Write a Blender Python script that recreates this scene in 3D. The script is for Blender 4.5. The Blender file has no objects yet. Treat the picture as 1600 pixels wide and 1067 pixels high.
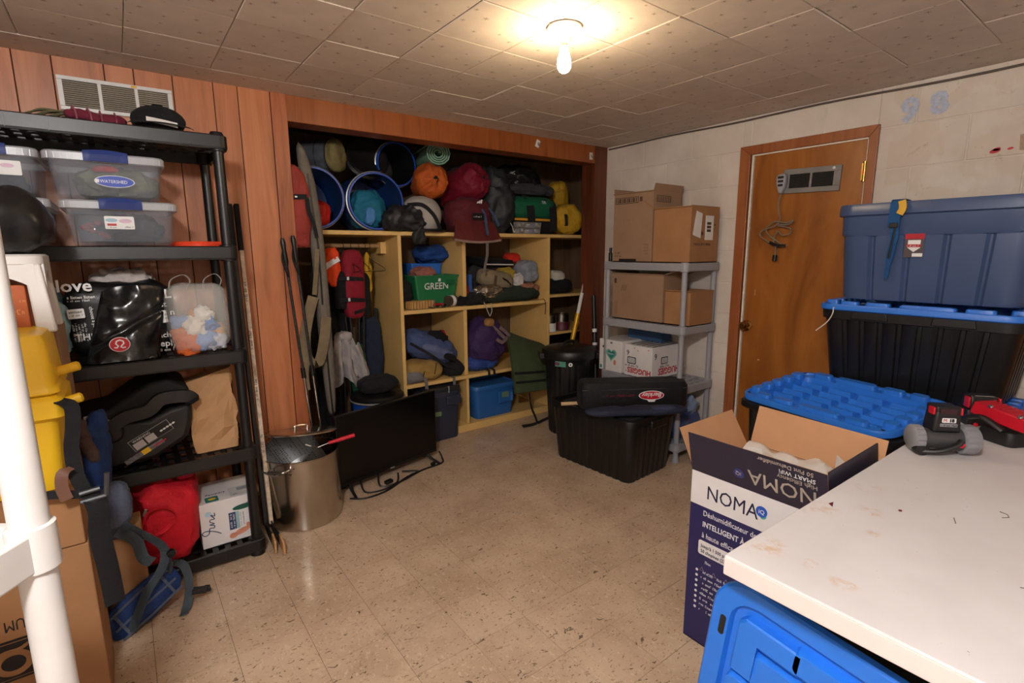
import bpy, bmesh, math, random
from mathutils import Vector, Matrix, Euler, noise
S = bpy.context.scene
COL = S.collection
PI = math.pi
def V(*a): return Vector(a) if a else Vector((0, 0, 0))

# ------------------------------------------------------------------ camera
YAW, PIT, ROLL = .64757, .17392, -.005886
fw = V(math.sin(YAW)*math.cos(PIT), math.cos(YAW)*math.cos(PIT), -math.sin(PIT))
r0 = V(math.cos(YAW), -math.sin(YAW), 0); u0 = r0.cross(fw)
rr = r0*math.cos(ROLL)+u0*math.sin(ROLL); uu = u0*math.cos(ROLL)-r0*math.sin(ROLL)
cd = bpy.data.cameras.new('camera'); cd.sensor_width = 36; cd.lens = 802/1600*36; cd.clip_start = .02
cam = bpy.data.objects.new('camera', cd); COL.objects.link(cam)
cam.matrix_world = Matrix(((rr.x, uu.x, -fw.x, 0), (rr.y, uu.y, -fw.y, 0), (rr.z, uu.z, -fw.z, 1.381), (0, 0, 0, 1)))
S.camera = cam

# ------------------------------------------------------------------ world, exposure (the lamps' light is in their builders)
w = bpy.data.worlds.new('world'); S.world = w; w.use_nodes = True
w.node_tree.nodes['Background'].inputs[0].default_value = (.01, .01, .01, 1)
S.view_settings.view_transform = 'Standard'; S.view_settings.look = 'None'
S.view_settings.gamma = 1; S.view_settings.use_curve_mapping = False
S.view_settings.exposure = -0.12
BULB_W, FLASH_W = 300.0, 420.0      # emission strength of the bare bulb / of the added globe standing in for the bounced flash
BULB_C, FLASH_C = (1.0, .77, .48), (1.0, .975, .955)

# ------------------------------------------------------------------ materials
def lin(c):
    return tuple((x/255/12.92 if x <= 10 else ((x/255+.055)/1.055)**2.4) for x in c[:3])+(1,)
MC = {}
class N:
    def __init__(s, name):
        s.m = bpy.data.materials.new(name); s.m.use_nodes = True; s.t = s.m.node_tree; s.b = s.t.nodes['Principled BSDF']
        s.out = s.t.nodes['Material Output']
    def n(s, typ, **kw):
        x = s.t.nodes.new(typ)
        for k, v in kw.items():
            if k in x.inputs: x.inputs[k].default_value = v
            else: setattr(x, k, v)
        return x
    def l(s, a, b): s.t.links.new(a, b)
    def co(s, scale=(1, 1, 1), kind='Object', rot=(0, 0, 0)):
        c = s.n('ShaderNodeTexCoord'); mp = s.n('ShaderNodeMapping'); mp.inputs['Scale'].default_value = scale; mp.inputs['Rotation'].default_value = rot
        s.l(c.outputs[kind], mp.inputs[0]); return mp.outputs[0]
    def noise(s, co, scale, detail=3, rough=.5, dist=0):
        x = s.n('ShaderNodeTexNoise'); x.inputs['Scale'].default_value = scale; x.inputs['Detail'].default_value = detail
        x.inputs['Roughness'].default_value = rough; x.inputs['Distortion'].default_value = dist; s.l(co, x.inputs['Vector']); return x.outputs[0]
    def ramp(s, fac, stops):
        x = s.n('ShaderNodeValToRGB'); e = x.color_ramp.elements
        while len(e) < len(stops): e.new(.5)
        for el, (p, c) in zip(e, stops): el.position = p; el.color = c if len(c) == 4 else lin(c)
        s.l(fac, x.inputs[0]); return x.outputs[0]
    def mix(s, fac, a, b, mode='MIX'):
        x = s.n('ShaderNodeMix', data_type='RGBA', blend_type=mode)
        for i, v in ((0, fac), (6, a), (7, b)):
            if hasattr(v, 'is_output'): s.l(v, x.inputs[i])
            else: x.inputs[i].default_value = v
        return x.outputs[2]
    def math(s, op, a, b=None):
        x = s.n('ShaderNodeMath', operation=op)
        for i, v in ((0, a), (1, b)):
            if v is None: continue
            if hasattr(v, 'is_output'): s.l(v, x.inputs[i])
            else: x.inputs[i].default_value = v
        return x.outputs[0]
    def bump(s, h, strength=.3, dist=.002):
        x = s.n('ShaderNodeBump'); x.inputs['Strength'].default_value = strength; x.inputs['Distance'].default_value = dist
        s.l(h, x.inputs['Height']); s.l(x.outputs[0], s.b.inputs['Normal'])
    def set(s, **kw):
        for k, v in kw.items(): s.b.inputs[k.replace('_', ' ')].default_value = v
def sc(c, f): return tuple(min(1, x*f) for x in c[:3])+(1,)
def M(name, col, rough=.5, metal=0, var=.12, vs=12, bump=0, bs=150, spec=.5, coat=0, bd=.002):
    if name in MC: return MC[name]
    k = N(name); c = lin(col)
    co = k.co(); f = k.noise(co, vs, 4, .6)
    k.l(k.ramp(f, [(.3, sc(c, 1-var)), (.7, sc(c, 1+var))]), k.b.inputs['Base Color'])
    k.set(Roughness=rough, Metallic=metal); k.b.inputs['Specular IOR Level'].default_value = spec
    k.b.inputs['Coat Weight'].default_value = coat
    if bump: k.bump(k.noise(co, bs, 3, .6), bump, bd)
    MC[name] = k.m; return k.m
def FAB(name, col, rough=.85, var=.2, bump=.5):    # woven cloth
    if name in MC: return MC[name]
    k = N(name); c = lin(col); co = k.co()
    f = k.noise(co, 9, 5, .65); k.l(k.ramp(f, [(.3, sc(c, 1-var)), (.7, sc(c, 1+var))]), k.b.inputs['Base Color'])
    k.set(Roughness=rough); k.b.inputs['Specular IOR Level'].default_value = .25; k.b.inputs['Sheen Weight'].default_value = .02
    h = k.math('ADD', k.noise(co, 38, 4, .6, .6), k.math('MULTIPLY', k.noise(co, 420, 2), .25)); k.bump(h, bump, .012)
    MC[name] = k.m; return k.m
def PLA(name, col, rough=.42, bump=.06): return M(name, col, rough, var=.06, vs=5, bump=bump, bs=320)
def WOOD(name, c0, c1, c2, sc3, rough=.45, rnd=.25, dist=1.2, bump=.1):
    if name in MC: return MC[name]
    k = N(name); co = k.co(sc3)
    oi = k.n('ShaderNodeObjectInfo'); va = k.n('ShaderNodeVectorMath', operation='ADD'); k.l(co, va.inputs[0]); 
    cm = k.n('ShaderNodeCombineXYZ'); k.l(k.math('MULTIPLY', oi.outputs['Random'], 37.0), cm.inputs[0]); k.l(k.math('MULTIPLY', oi.outputs['Random'], 19.0), cm.inputs[1]); k.l(cm.outputs[0], va.inputs[1])
    f = k.noise(va.outputs[0], 1.0, 8, .62, dist)
    col = k.ramp(f, [(.3, c0), (.52, c1), (.72, c2)])
    fine = k.noise(va.outputs[0], 9, 3, .7)
    col = k.mix(k.math('MULTIPLY', fine, .35), col, lin(c0))
    hs = k.n('ShaderNodeHueSaturation'); k.l(col, hs.inputs['Color']); k.l(k.math('ADD', k.math('MULTIPLY', oi.outputs['Random'], rnd), 1-rnd/2), hs.inputs['Value'])
    k.l(hs.outputs[0], k.b.inputs['Base Color']); k.set(Roughness=rough); k.bump(fine, bump, .001)
    MC[name] = k.m; return k.m
def GLASSY(name, col, opa=.3, rough=.25):   # milky see-through plastic
    if name in MC: return MC[name]
    k = N(name); k.set(Roughness=rough); co = k.co()
    k.l(k.ramp(k.noise(co, 6), [(.3, sc(lin(col), .9)), (.7, lin(col))]), k.b.inputs['Base Color'])
    tr = k.n('ShaderNodeBsdfTransparent'); mx = k.n('ShaderNodeMixShader'); mx.inputs[0].default_value = opa
    k.l(tr.outputs[0], mx.inputs[1]); k.l(k.b.outputs[0], mx.inputs[2]); k.l(mx.outputs[0], k.out.inputs[0])
    MC[name] = k.m; return k.m
def EMI(name, col, s):
    k = N(name); k.set(Base_Color=col+(1,), Emission_Color=col+(1,), Emission_Strength=s); MC[name] = k.m; return k.m

# ------------------------------------------------------------------ mesh builder
def ringpts(w, d, r, z, n=5, ribs=0, depth=.006, duty=.5, sides='all', ox=0, oy=0):
    """rounded rectangle ring, optional vertical corrugation of its straight sides"""
    pts = []; r = min(r, w/2-.001, d/2-.001)
    cs = [(w/2-r, -d/2+r, -PI/2), (w/2-r, d/2-r, 0), (-w/2+r, d/2-r, PI/2), (-w/2+r, -d/2+r, PI)]
    for i, (cx, cy, a0) in enumerate(cs):
        for k in range(n+1):
            a = a0+PI/2*k/n; pts.append((cx+r*math.cos(a), cy+r*math.sin(a), z))
        if ribs:
            nx = cs[(i+1) % 4]; a = a0+PI/2
            p = V(cx+r*math.cos(a), cy+r*math.sin(a), z); q = V(nx[0]+r*math.cos(nx[2]), nx[1]+r*math.sin(nx[2]), z)
            nr = V(math.cos(a), math.sin(a), 0); m = ribs[(i+1) % 2]
            for j in range(m):
                for t, o in ((j+.5-duty/2, 0), (j+.5-duty/2+.08, -depth), (j+.5+duty/2-.08, -depth), (j+.5+duty/2, 0)):
                    x = p+(q-p)*(t/m)+nr*o; pts.append(tuple(x))
    return [(x+ox, y+oy, zz) for x, y, zz in pts]
class B:
    def __init__(s): s.bm = bmesh.new()
    def ring(s, pts): return [s.bm.verts.new(p) for p in pts]
    def bridge(s, a, b, closed=True):
        n = len(a)
        for i in range(n if closed else n-1):
            j = (i+1) % n
            try: s.bm.faces.new((a[i], a[j], b[j], b[i]))
            except ValueError: pass
    def face(s, vs):
        try: return s.bm.faces.new(vs)
        except ValueError: pass
    def poly(s, pts): s.face(s.ring(pts)); return s
    def loft(s, rings, cap0=True, cap1=True):
        R = [s.ring(r) for r in rings]
        for a, b in zip(R, R[1:]): s.bridge(a, b)
        if cap0: s.face(R[0][::-1])
        if cap1: s.face(R[-1])
        return s
    def box(s, c, sz, rot=None, top=None):
        x, y, z = sz[0]/2, sz[1]/2, sz[2]/2; tx, ty = top if top else (1, 1)
        p = [V(-x, -y, -z), V(x, -y, -z), V(x, y, -z), V(-x, y, -z), V(-x*tx, -y*ty, z), V(x*tx, -y*ty, z), V(x*tx, y*ty, z), V(-x*tx, y*ty, z)]
        Rm = Euler(rot).to_matrix() if rot else None
        v = [s.bm.verts.new((Rm @ q if Rm else q)+V(*c)) for q in p]
        for f in ((3, 2, 1, 0), (4, 5, 6, 7), (0, 1, 5, 4), (1, 2, 6, 5), (2, 3, 7, 6), (3, 0, 4, 7)): s.bm.faces.new([v[i] for i in f])
        return s
    def slab(s, x0, x1, y0, y1, z0, z1): return s.box(((x0+x1)/2, (y0+y1)/2, (z0+z1)/2), (x1-x0, y1-y0, z1-z0))
    def tube(s, pts, r, n=8, closed=False, cap=True, flat=1.0):
        pts = [V(*p) for p in pts]; m = len(pts); R = []; prev = None
        rs = r if isinstance(r, (list, tuple)) else [r]*m
        for i, p in enumerate(pts):
            a = pts[i-1] if (i > 0 or closed) else p; b = pts[(i+1) % m] if (i < m-1 or closed) else p
            t = (b-a).normalized()
            if prev is None:
                up = V(0, 0, 1) if abs(t.z) < .9 else V(1, 0, 0); prev = t.cross(up).normalized()
            x = (prev-t*prev.dot(t)); x = x.normalized() if x.length > 1e-6 else t.orthogonal().normalized(); prev = x; y = t.cross(x)
            R.append(s.ring([p+x*math.cos(k*2*PI/n)*rs[i]+y*math.sin(k*2*PI/n)*rs[i]*flat for k in range(n)]))
        for a, b in zip(R, R[1:]): s.bridge(a, b)
        if closed: s.bridge(R[-1], R[0])
        elif cap: s.face(R[0][::-1]); s.face(R[-1])
        return s
    def cyl(s, p0, p1, ra, rb=None, n=20): return s.tube([p0, p1], [ra, ra if rb is None else rb], n)
    def lathe(s, prof, n=32, mat=None, cap0=False, cap1=False):
        R = []
        for r, z in prof:
            q = [V(r*math.cos(k*2*PI/n), r*math.sin(k*2*PI/n), z) for k in range(n)]
            R.append(s.ring([mat @ p if mat else p for p in q]))
        for a, b in zip(R, R[1:]): s.bridge(a, b)
        if cap0: s.face(R[0][::-1])
        if cap1: s.face(R[-1])
        return s
    def ribbon(s, pts, w, t=.003, side=(1, 0, 0)):
        """flat strap along pts; side = width direction (one vector or one per point)"""
        pts = [V(*p) for p in pts]; m = len(pts); R = []
        for i, p in enumerate(pts):
            a = pts[max(0, i-1)]; b = pts[min(m-1, i+1)]; tg = (b-a).normalized()
            sd = V(*(side[i] if isinstance(side[0], (tuple, list)) else side)); sd = (sd-tg*sd.dot(tg)); sd = sd.normalized() if sd.length > 1e-4 else tg.orthogonal().normalized(); nn = tg.cross(sd)
            ww = w[i] if isinstance(w, (list, tuple)) else w
            R.append(s.ring([p-sd*ww/2-nn*t/2, p+sd*ww/2-nn*t/2, p+sd*ww/2+nn*t/2, p-sd*ww/2+nn*t/2]))
        for a, b in zip(R, R[1:]): s.bridge(a, b)
        s.face(R[0][::-1]); s.face(R[-1]); return s
    def prism(s, poly, h, mat=None):
        a = [V(x, y, 0) for x, y in poly]; b = [V(x, y, h) for x, y in poly]
        if mat: a = [mat @ p for p in a]; b = [mat @ p for p in b]
        return s.loft([a, b])
    def grid(s, fn, nu, nv, thick=0):
        g = [[V(*fn(i/nu, j/nv)) for j in range(nv+1)] for i in range(nu+1)]
        def lay(off):
            return [[s.bm.verts.new(g[i][j]+nrm[i][j]*off) for j in range(nv+1)] for i in range(nu+1)]
        nrm = [[None]*(nv+1) for _ in range(nu+1)]
        for i in range(nu+1):
            for j in range(nv+1):
                a = g[min(nu, i+1)][j]-g[max(0, i-1)][j]; b = g[i][min(nv, j+1)]-g[i][max(0, j-1)]
                c = a.cross(b); nrm[i][j] = c.normalized() if c.length > 1e-9 else V(0, 0, 1)
        A = lay(0)
        for i in range(nu):
            for j in range(nv): s.face((A[i][j], A[i+1][j], A[i+1][j+1], A[i][j+1]))
        if thick:
            D = lay(-thick)
            for i in range(nu):
                for j in range(nv): s.face((D[i][j], D[i][j+1], D[i+1][j+1], D[i+1][j]))
            for i in range(nu):
                s.face((A[i][0], D[i][0], D[i+1][0], A[i+1][0])); s.face((A[i][nv], A[i+1][nv], D[i+1][nv], D[i][nv]))
            for j in range(nv):
                s.face((A[0][j], A[0][j+1], D[0][j+1], D[0][j])); s.face((A[nu][j], D[nu][j], D[nu][j+1], A[nu][j+1]))
        return s
    def blob(s, c, size, e=(.7, .7), wr=.02, fr=6, seed=0, rot=None, n=56, m=36, floor=None, fn=None, ridge=True):
        """soft sack: superellipsoid with folds; floor = lowest local z (flattened there)"""
        Rm = Euler(rot).to_matrix() if rot else Matrix.Identity(3)
        def sg(v, p): return math.copysign(abs(v)**p, v)
        R = []
        for j in range(m+1):
            ph = -PI/2+PI*j/m; ring = []
            for i in range(n):
                th = 2*PI*i/n
                d = V(sg(math.cos(ph), e[1])*sg(math.cos(th), e[0]), sg(math.cos(ph), e[1])*sg(math.sin(th), e[0]), sg(math.sin(ph), e[1]))
                p = V(d.x*size[0]/2, d.y*size[1]/2, d.z*size[2]/2)
                q = p*fr+V(seed*7.3, seed*3.1, seed*5.7)
                if ridge:
                    q = q+noise.noise_vector(q*.6)*.7
                    k = (1-abs(noise.noise(q))*2.6)*.75+(1-abs(noise.noise(q*2.2+V(3, 1, 4)))*2.6)*.42+(1-abs(noise.noise(q*4.6))*2.6)*.2-.35
                else: k = noise.noise(q)+.5*noise.noise(q*2.1)
                p = p+d.normalized()*k*wr
                if fn: p = fn(p)
                p = Rm @ p
                if floor is not None and p.z < floor: p.z = floor+(p.z-floor)*.04
                ring.append(p+V(*c))
            R.append(ring)
        V0 = s.bm.verts.new(sum(R[0], V())/n); V1 = s.bm.verts.new(sum(R[-1], V())/n)
        RR = [s.ring(x) for x in R[1:-1]]
        for a, b in zip(RR, RR[1:]): s.bridge(a, b)
        for i in range(n):
            s.face((V0, RR[0][(i+1) % n], RR[0][i])); s.face((V1, RR[-1][i], RR[-1][(i+1) % n]))
        return s
    def mesh(s, name, smooth=True, ang=38):
        me = bpy.data.meshes.new(name); bmesh.ops.recalc_face_normals(s.bm, faces=s.bm.faces); s.bm.to_mesh(me); s.bm.free()
        if smooth:
            me.shade_smooth(); me.set_sharp_from_angle(angle=math.radians(ang))
        return me
    def obj(s, name, mat, parent=None, bevel=0, loc=None, rot=None, smooth=True, ang=38, sub=0, label=None):
        return mkobj(name, s.mesh(name, smooth, ang), mat, parent, bevel, loc, rot, sub, label)
def mkobj(name, me, mat, parent=None, bevel=0, loc=None, rot=None, sub=0, label=None):
    o = bpy.data.objects.new(name, me); COL.objects.link(o)
    if mat and not me.materials: me.materials.append(mat)
    if parent: o.parent = parent
    if loc: o.location = loc
    if rot: o.rotation_euler = rot
    if bevel:
        md = o.modifiers.new('bevel', 'BEVEL'); md.width = bevel; md.segments = 2; md.limit_method = 'ANGLE'; md.angle_limit = math.radians(40)
    if sub: md = o.modifiers.new('sub', 'SUBSURF'); md.levels = md.render_levels = sub
    if label: o['label'] = label
    return o
def tag(o, label, cat, group=None):
    o['label'] = label; o['category'] = cat
    if group: o['group'] = group
    return o
def thing(name, label, cat, loc=(0, 0, 0), rz=0, group=None, rot=None):
    o = bpy.data.objects.new(name, None); COL.objects.link(o); o.location = loc
    o.rotation_euler = rot if rot else (0, 0, rz); o.empty_display_size = .05
    return tag(o, label, cat, group)
def struct(o): o['kind'] = 'structure'; return o
def copytree(o, parent=None):
    c = o.copy(); COL.objects.link(c); c.parent = parent
    for ch in list(o.children): copytree(ch, c)
    return c
def frame(o, x, y):                     # matrix with local X along x, Y along y (both as given), Z the outward normal
    x = V(*x).normalized(); y = V(*y); y = (y-x*y.dot(x)).normalized(); z = x.cross(y)
    return Matrix(((x.x, y.x, z.x, o[0]), (x.y, y.y, z.y, o[1]), (x.z, y.z, z.z, o[2]), (0, 0, 0, 1)))
TM = {}
def textmesh(txt, size, bold=0, align='LEFT', italic=0, ext=.0004):
    if any(c in txt for c in 'MWV'): bold = 0
    key = (txt, size, bold, align, italic)
    if key in TM: return TM[key]
    cu = bpy.data.curves.new('lettering', 'FONT'); cu.body = txt; cu.size = size; cu.offset = bold*size; cu.align_x = align; cu.shear = italic
    cu.resolution_u = 2; cu.extrude = ext
    o = bpy.data.objects.new('lettering', cu); COL.objects.link(o)
    dg = bpy.context.evaluated_depsgraph_get(); me = bpy.data.meshes.new_from_object(o.evaluated_get(dg))
    me.name = 'lettering'; bpy.data.objects.remove(o); bpy.data.curves.remove(cu); TM[key] = me; return me
def text(txt, size, mat, parent, o, x, y, bold=0, align='LEFT', italic=0, sx=1, name='lettering'):
    me = textmesh(txt, size, bold, align, italic)
    if me.users and me.materials and me.materials[0] != mat: me = me.copy(); me.materials.clear()
    ob = mkobj(name, me, mat, parent); ob.matrix_local = frame(o, x, y) @ Matrix.Diagonal((sx, 1, 1, 1)); return ob
def decal(name, poly, mat, parent, o, x, y, t=.0006):
    b = B(); b.prism(poly, t); ob = b.obj(name, mat, parent, smooth=False); ob.matrix_local = frame(o, x, y); return ob
def rectp(w, h, r=0, n=4):
    if not r: return [(0, 0), (w, 0), (w, h), (0, h)]
    p = []
    for cx, cy, a0 in ((w-r, r, -PI/2), (w-r, h-r, 0), (r, h-r, PI/2), (r, r, PI)):
        for k in range(n+1): a = a0+PI/2*k/n; p.append((cx+r*math.cos(a), cy+r*math.sin(a)))
    return p
def ell(a, b, n=28): return [(a*math.cos(i*2*PI/n), b*math.sin(i*2*PI/n)) for i in range(n)]
def catmull(P, k=6):
    P = [V(*p) for p in P]; out = []
    for i in range(len(P)-1):
        a, b, c, d = P[max(0, i-1)], P[i], P[i+1], P[min(len(P)-1, i+2)]
        for j in range(k):
            t = j/k; out.append(.5*((2*b)+(c-a)*t+(2*a-5*b+4*c-d)*t*t+(3*b-a-3*c+d)*t**3))
    out.append(P[-1]); return [tuple(p) for p in out]
rnd = random.Random(4)
def drape(w0, w1, h, seed, folds=3.2, amp=.022, tilt=0, nu=30, nv=26, th=.006):
    """cloth hanging from a gathered top edge: folds deepen towards the hem"""
    def f(u, v):
        wv = w0+(w1-w0)*v**.7; q = V(u*3+seed, v*2.5, seed*1.7)
        a = amp*(.35+.65*v)
        y = a*math.sin(folds*2*PI*u+2.2*noise.noise(q)+seed)+.6*a*noise.noise(q*2.1)
        return ((u-.5)*wv+tilt*v+.25*a*noise.noise(q*1.7+V(9, 0, 0)), y-.03*math.sin(PI*u), -h*v*(1-.10*math.cos(u*9+seed)*v)+.02*noise.noise(q*1.3))
    return B().grid(f, nu, nv, th)
def scribble(w, h, mat, parent, o, x, y, seed=1, name='small_print'):
    """print too small to read: a row of letter-sized strokes"""
    rn = random.Random(seed); b = B(); p = 0
    while p < w:
        k = h*rn.uniform(.35, .7); hh = h*rn.choice((.62, .66, 1)); 
        if rn.random() > .16:
            b.prism([(p, 0), (p+k*.28, 0), (p+k*.28, hh), (p, hh)], .0005); b.prism([(p+k*.28, hh-h*.14), (p+k, hh-h*.14), (p+k, hh), (p+k*.28, hh)], .0005)
            if rn.random() > .4: b.prism([(p+k*.74, 0), (p+k, 0), (p+k, hh-h*.14), (p+k*.74, hh-h*.14)], .0005)
            if rn.random() > .5: b.prism([(p+k*.28, 0), (p+k*.74, 0), (p+k*.74, h*.14), (p+k*.28, h*.14)], .0005)
        p += k+h*.18
    ob = b.obj(name, mat, parent, smooth=False); ob.matrix_local = frame(o, x, y); ob['kind'] = 'stuff'; return ob

# common materials
WHITEP = PLA('white_plastic', (212, 210, 208), .35); BLKP = PLA('black_plastic', (17, 17, 19), .4, .1); GREYP = PLA('grey_plastic', (150, 150, 156), .45)
BLUEP = PLA('blue_plastic', (42, 114, 212), .38, .1); NAVYP = PLA('slate_blue_plastic', (62, 80, 116), .28, .05)
CARD = M('cardboard', (158, 116, 80), .8, var=.1, vs=7, bump=.12, bs=60, spec=.2); CARD2 = M('cardboard_pale', (150, 120, 96), .8, var=.09, vs=6, bump=.1, bs=60, spec=.2)
BLKF = FAB('black_cloth', (22, 22, 25)); INK = M('black_ink', (20, 18, 20), .6); WPRINT = M('white_print', (225, 225, 225), .6, var=.03)
STEEL = M('brushed_steel', (170, 165, 158), .28, 1, var=.12, vs=3, bump=.05, bs=90); CHROME = M('chrome', (200, 200, 200), .12, 1, var=.03)
STRAP = FAB('black_webbing', (30, 30, 33)); PAPERW = M('white_paper', (222, 220, 216), .7, var=.05)
REDP = PLA('red_plastic', (175, 22, 34), .35); YELP = PLA('yellow_plastic', (240, 194, 36), .4)
# ================================================================== THE SETTING
CZ, XW, YW = 2.178, 3.165, 2.932
def m_floor():
    k = N('vinyl_floor_tile'); co = k.co((1, 1, 1)); g = k.n('ShaderNodeNewGeometry')
    oi = k.n('ShaderNodeObjectInfo'); mp = k.n('ShaderNodeMapping'); k.l(g.outputs['Position'], mp.inputs[0])
    ps = mp.outputs[0]
    base = k.ramp(k.noise(ps, 3.2, 5, .6), [(.3, (178, 152, 128)), (.7, (203, 179, 154))])
    mp2 = k.n('ShaderNodeMapping'); mp2.inputs['Scale'].default_value = (1, 1.9, 1); mp2.inputs['Rotation'].default_value = (0, 0, .5); k.l(ps, mp2.inputs[0])
    f1 = k.noise(mp2.outputs[0], 62, 2, .55, 1.0); dark = k.ramp(f1, [(.63, (0, 0, 0)), (.675, (255, 255, 255))])
    f1b = k.noise(mp2.outputs[0], 30, 1, .5, 1.6); dark2 = k.ramp(f1b, [(.70, (0, 0, 0)), (.725, (255, 255, 255))])
    mp3 = k.n('ShaderNodeMapping'); mp3.inputs['Scale'].default_value = (1.8, 1, 1); mp3.inputs['Location'].default_value = (5, 3, 0); k.l(ps, mp3.inputs[0])
    f2 = k.noise(mp3.outputs[0], 50, 2, .5, 1.0); light = k.ramp(f2, [(.62, (0, 0, 0)), (.66, (255, 255, 255))])
    c = k.mix(k.math('MULTIPLY', light, .55), base, lin((214, 194, 170)))
    c = k.mix(k.math('MULTIPLY', dark, .62), c, lin((98, 74, 54)))
    c = k.mix(k.math('MULTIPLY', dark2, .75), c, lin((62, 46, 36)))
    st = k.ramp(k.noise(ps, 2.1, 6, .7, .8), [(.60, (0, 0, 0)), (.78, (255, 255, 255))]); c = k.mix(k.math('MULTIPLY', st, .3), c, lin((120, 86, 58)))
    hs = k.n('ShaderNodeHueSaturation'); k.l(c, hs.inputs['Color']); k.l(k.math('ADD', k.math('MULTIPLY', oi.outputs['Random'], .07), .965), hs.inputs['Value'])
    k.l(hs.outputs[0], k.b.inputs['Base Color'])
    k.l(k.ramp(k.noise(ps, 5, 4), [(.3, (90, 90, 90)), (.7, (140, 140, 140))]), k.b.inputs['Roughness'])
    k.b.inputs['Roughness'].default_value = .5; k.b.inputs['Specular IOR Level'].default_value = .3; k.bump(f1, .05, .001); return k.m
FLOOR = m_floor()
GROUT = M('floor_joint', (74, 58, 46), .9)
P9 = .2286
fl = struct(B().slab(-1.65, 3.65, -1.45, 3.85, -.12, -.0025).obj('floor', GROUT, smooth=False))
tile = B().box((0, 0, -.002), (P9-.0014, P9-.0014, .004)).mesh('tile', False); tile.materials.append(FLOOR)
near = []; far = B()
for i in range(-9, 16):
    for j in range(-13, 13):
        cx, cy = .180+P9*(i+.5), 1.1476+P9*(j+.5)
        if not (-1.62 < cx < 3.62 and -1.42 < cy < 3.82): continue
        if -.4 < cx < 3.16 and .25 < cy < 3.4: near.append((cx, cy))
        else: far.box((cx, cy, -.002), (P9-.0014, P9-.0014, .004))
for cx, cy in near: mkobj('tile', tile, None, fl, loc=(cx, cy, rnd.uniform(-.0005, .0004)), rot=(rnd.uniform(-.0015, .0015), rnd.uniform(-.0015, .0015), rnd.choice((0, PI/2, PI, -PI/2))))
o = far.obj('tile_field', FLOOR, fl, smooth=False); o['kind'] = 'stuff'

def m_ceil():
    k = N('starburst_ceiling_tile'); co = k.co(); c0 = lin((216, 202, 189))
    base = k.ramp(k.noise(co, 9, 5, .6), [(.3, sc(c0, .92)), (.7, sc(c0, 1.05))])
    oi = k.n('ShaderNodeObjectInfo'); hs = k.n('ShaderNodeHueSaturation'); k.l(k.math('ADD', k.math('MULTIPLY', oi.outputs['Random'], .1), .95), hs.inputs['Value'])
    vo = k.n('ShaderNodeTexVoronoi', voronoi_dimensions='2D'); vo.inputs['Scale'].default_value = 12; k.l(co, vo.inputs['Vector'])
    sb = k.n('ShaderNodeVectorMath', operation='SUBTRACT'); k.l(co, sb.inputs[0]); k.l(vo.outputs['Position'], sb.inputs[1])
    sx = k.n('ShaderNodeSeparateXYZ'); k.l(sb.outputs[0], sx.inputs[0])
    ln = k.math('POWER', k.math('ADD', k.math('MULTIPLY', sx.outputs[0], sx.outputs[0]), k.math('MULTIPLY', sx.outputs[1], sx.outputs[1])), .5)
    cx = k.n('ShaderNodeSeparateColor'); k.l(vo.outputs['Color'], cx.inputs[0])
    rad = k.math('MULTIPLY', k.math('ADD', k.math('MULTIPLY', cx.outputs[0], 1.2), .25), .0135)
    d = None
    for a in (.2, .2+PI/3, .2+2*PI/3):
        e = k.math('ABSOLUTE', k.math('ADD', k.math('MULTIPLY', sx.outputs[0], math.sin(a)), k.math('MULTIPLY', sx.outputs[1], -math.cos(a))))
        d = e if d is None else k.math('MINIMUM', d, e)
    wdt = k.math('MULTIPLY', k.math('SUBTRACT', rad, ln), .16)
    star = k.math('LESS_THAN', d, wdt)
    c = k.mix(k.math('MULTIPLY', star, .58), base, lin((92, 74, 60)))
    k.l(c, hs.inputs['Color']); k.l(hs.outputs[0], k.b.inputs['Base Color']); k.set(Roughness=.75); k.b.inputs['Specular IOR Level'].default_value = .3
    k.bump(k.noise(co, 130, 4, .7), .25, .001); return k.m
CEIL = m_ceil(); PC = .308
ce = struct(B().slab(-1.65, XW+.14, -1.45, YW+.14, CZ+.006, CZ+.1).obj('ceiling', M('ceiling_board', (96, 78, 64), .9), smooth=False))
def tilemesh():
    b = B(); a = PC/2-.0009; e = .0035
    b.loft([[(-a, -a, .006), (a, -a, .006), (a, a, .006), (-a, a, .006)][::-1], [(-a, -a, .0025), (a, -a, .0025), (a, a, .0025), (-a, a, .0025)][::-1], [(-a+e, -a+e, 0), (a-e, -a+e, 0), (a-e, a-e, 0), (-a+e, a-e, 0)][::-1]]); return b.mesh('tile', False)
ct = tilemesh(); ct.materials.append(CEIL); far = B()
for i in range(-11, 6):
    for j in range(-11, 5):
        cx, cy = 1.644+PC*(i+.5), 1.813+PC*(j+.5)
        x0, x1, y0, y1 = max(cx-PC/2, -1.6), min(cx+PC/2, XW), cy-PC/2, min(cy+PC/2, YW)
        if x1-x0 < .03 or y1-y0 < .03 or y1 < -1.35: continue
        if x1-x0 > PC-.01 and y1-y0 > PC-.01 and cx > -.7 and cy > .2:
            mkobj('tile', ct, None, ce, loc=(cx, cy, CZ+rnd.uniform(-.0012, .0012)), rot=(rnd.uniform(-.004, .004), rnd.uniform(-.004, .004), rnd.choice((0, PI/2, PI))))
        elif cx > -.7 and cy > .2: B().slab(x0, x1, y0, y1, CZ-.0005, CZ+.006).obj('tile', CEIL, ce, smooth=False)
        else: far.slab(x0+.001, x1-.001, y0+.001, y1-.001, CZ, CZ+.006)
o = far.obj('tile_field', CEIL, ce, smooth=False); o['kind'] = 'stuff'

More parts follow.
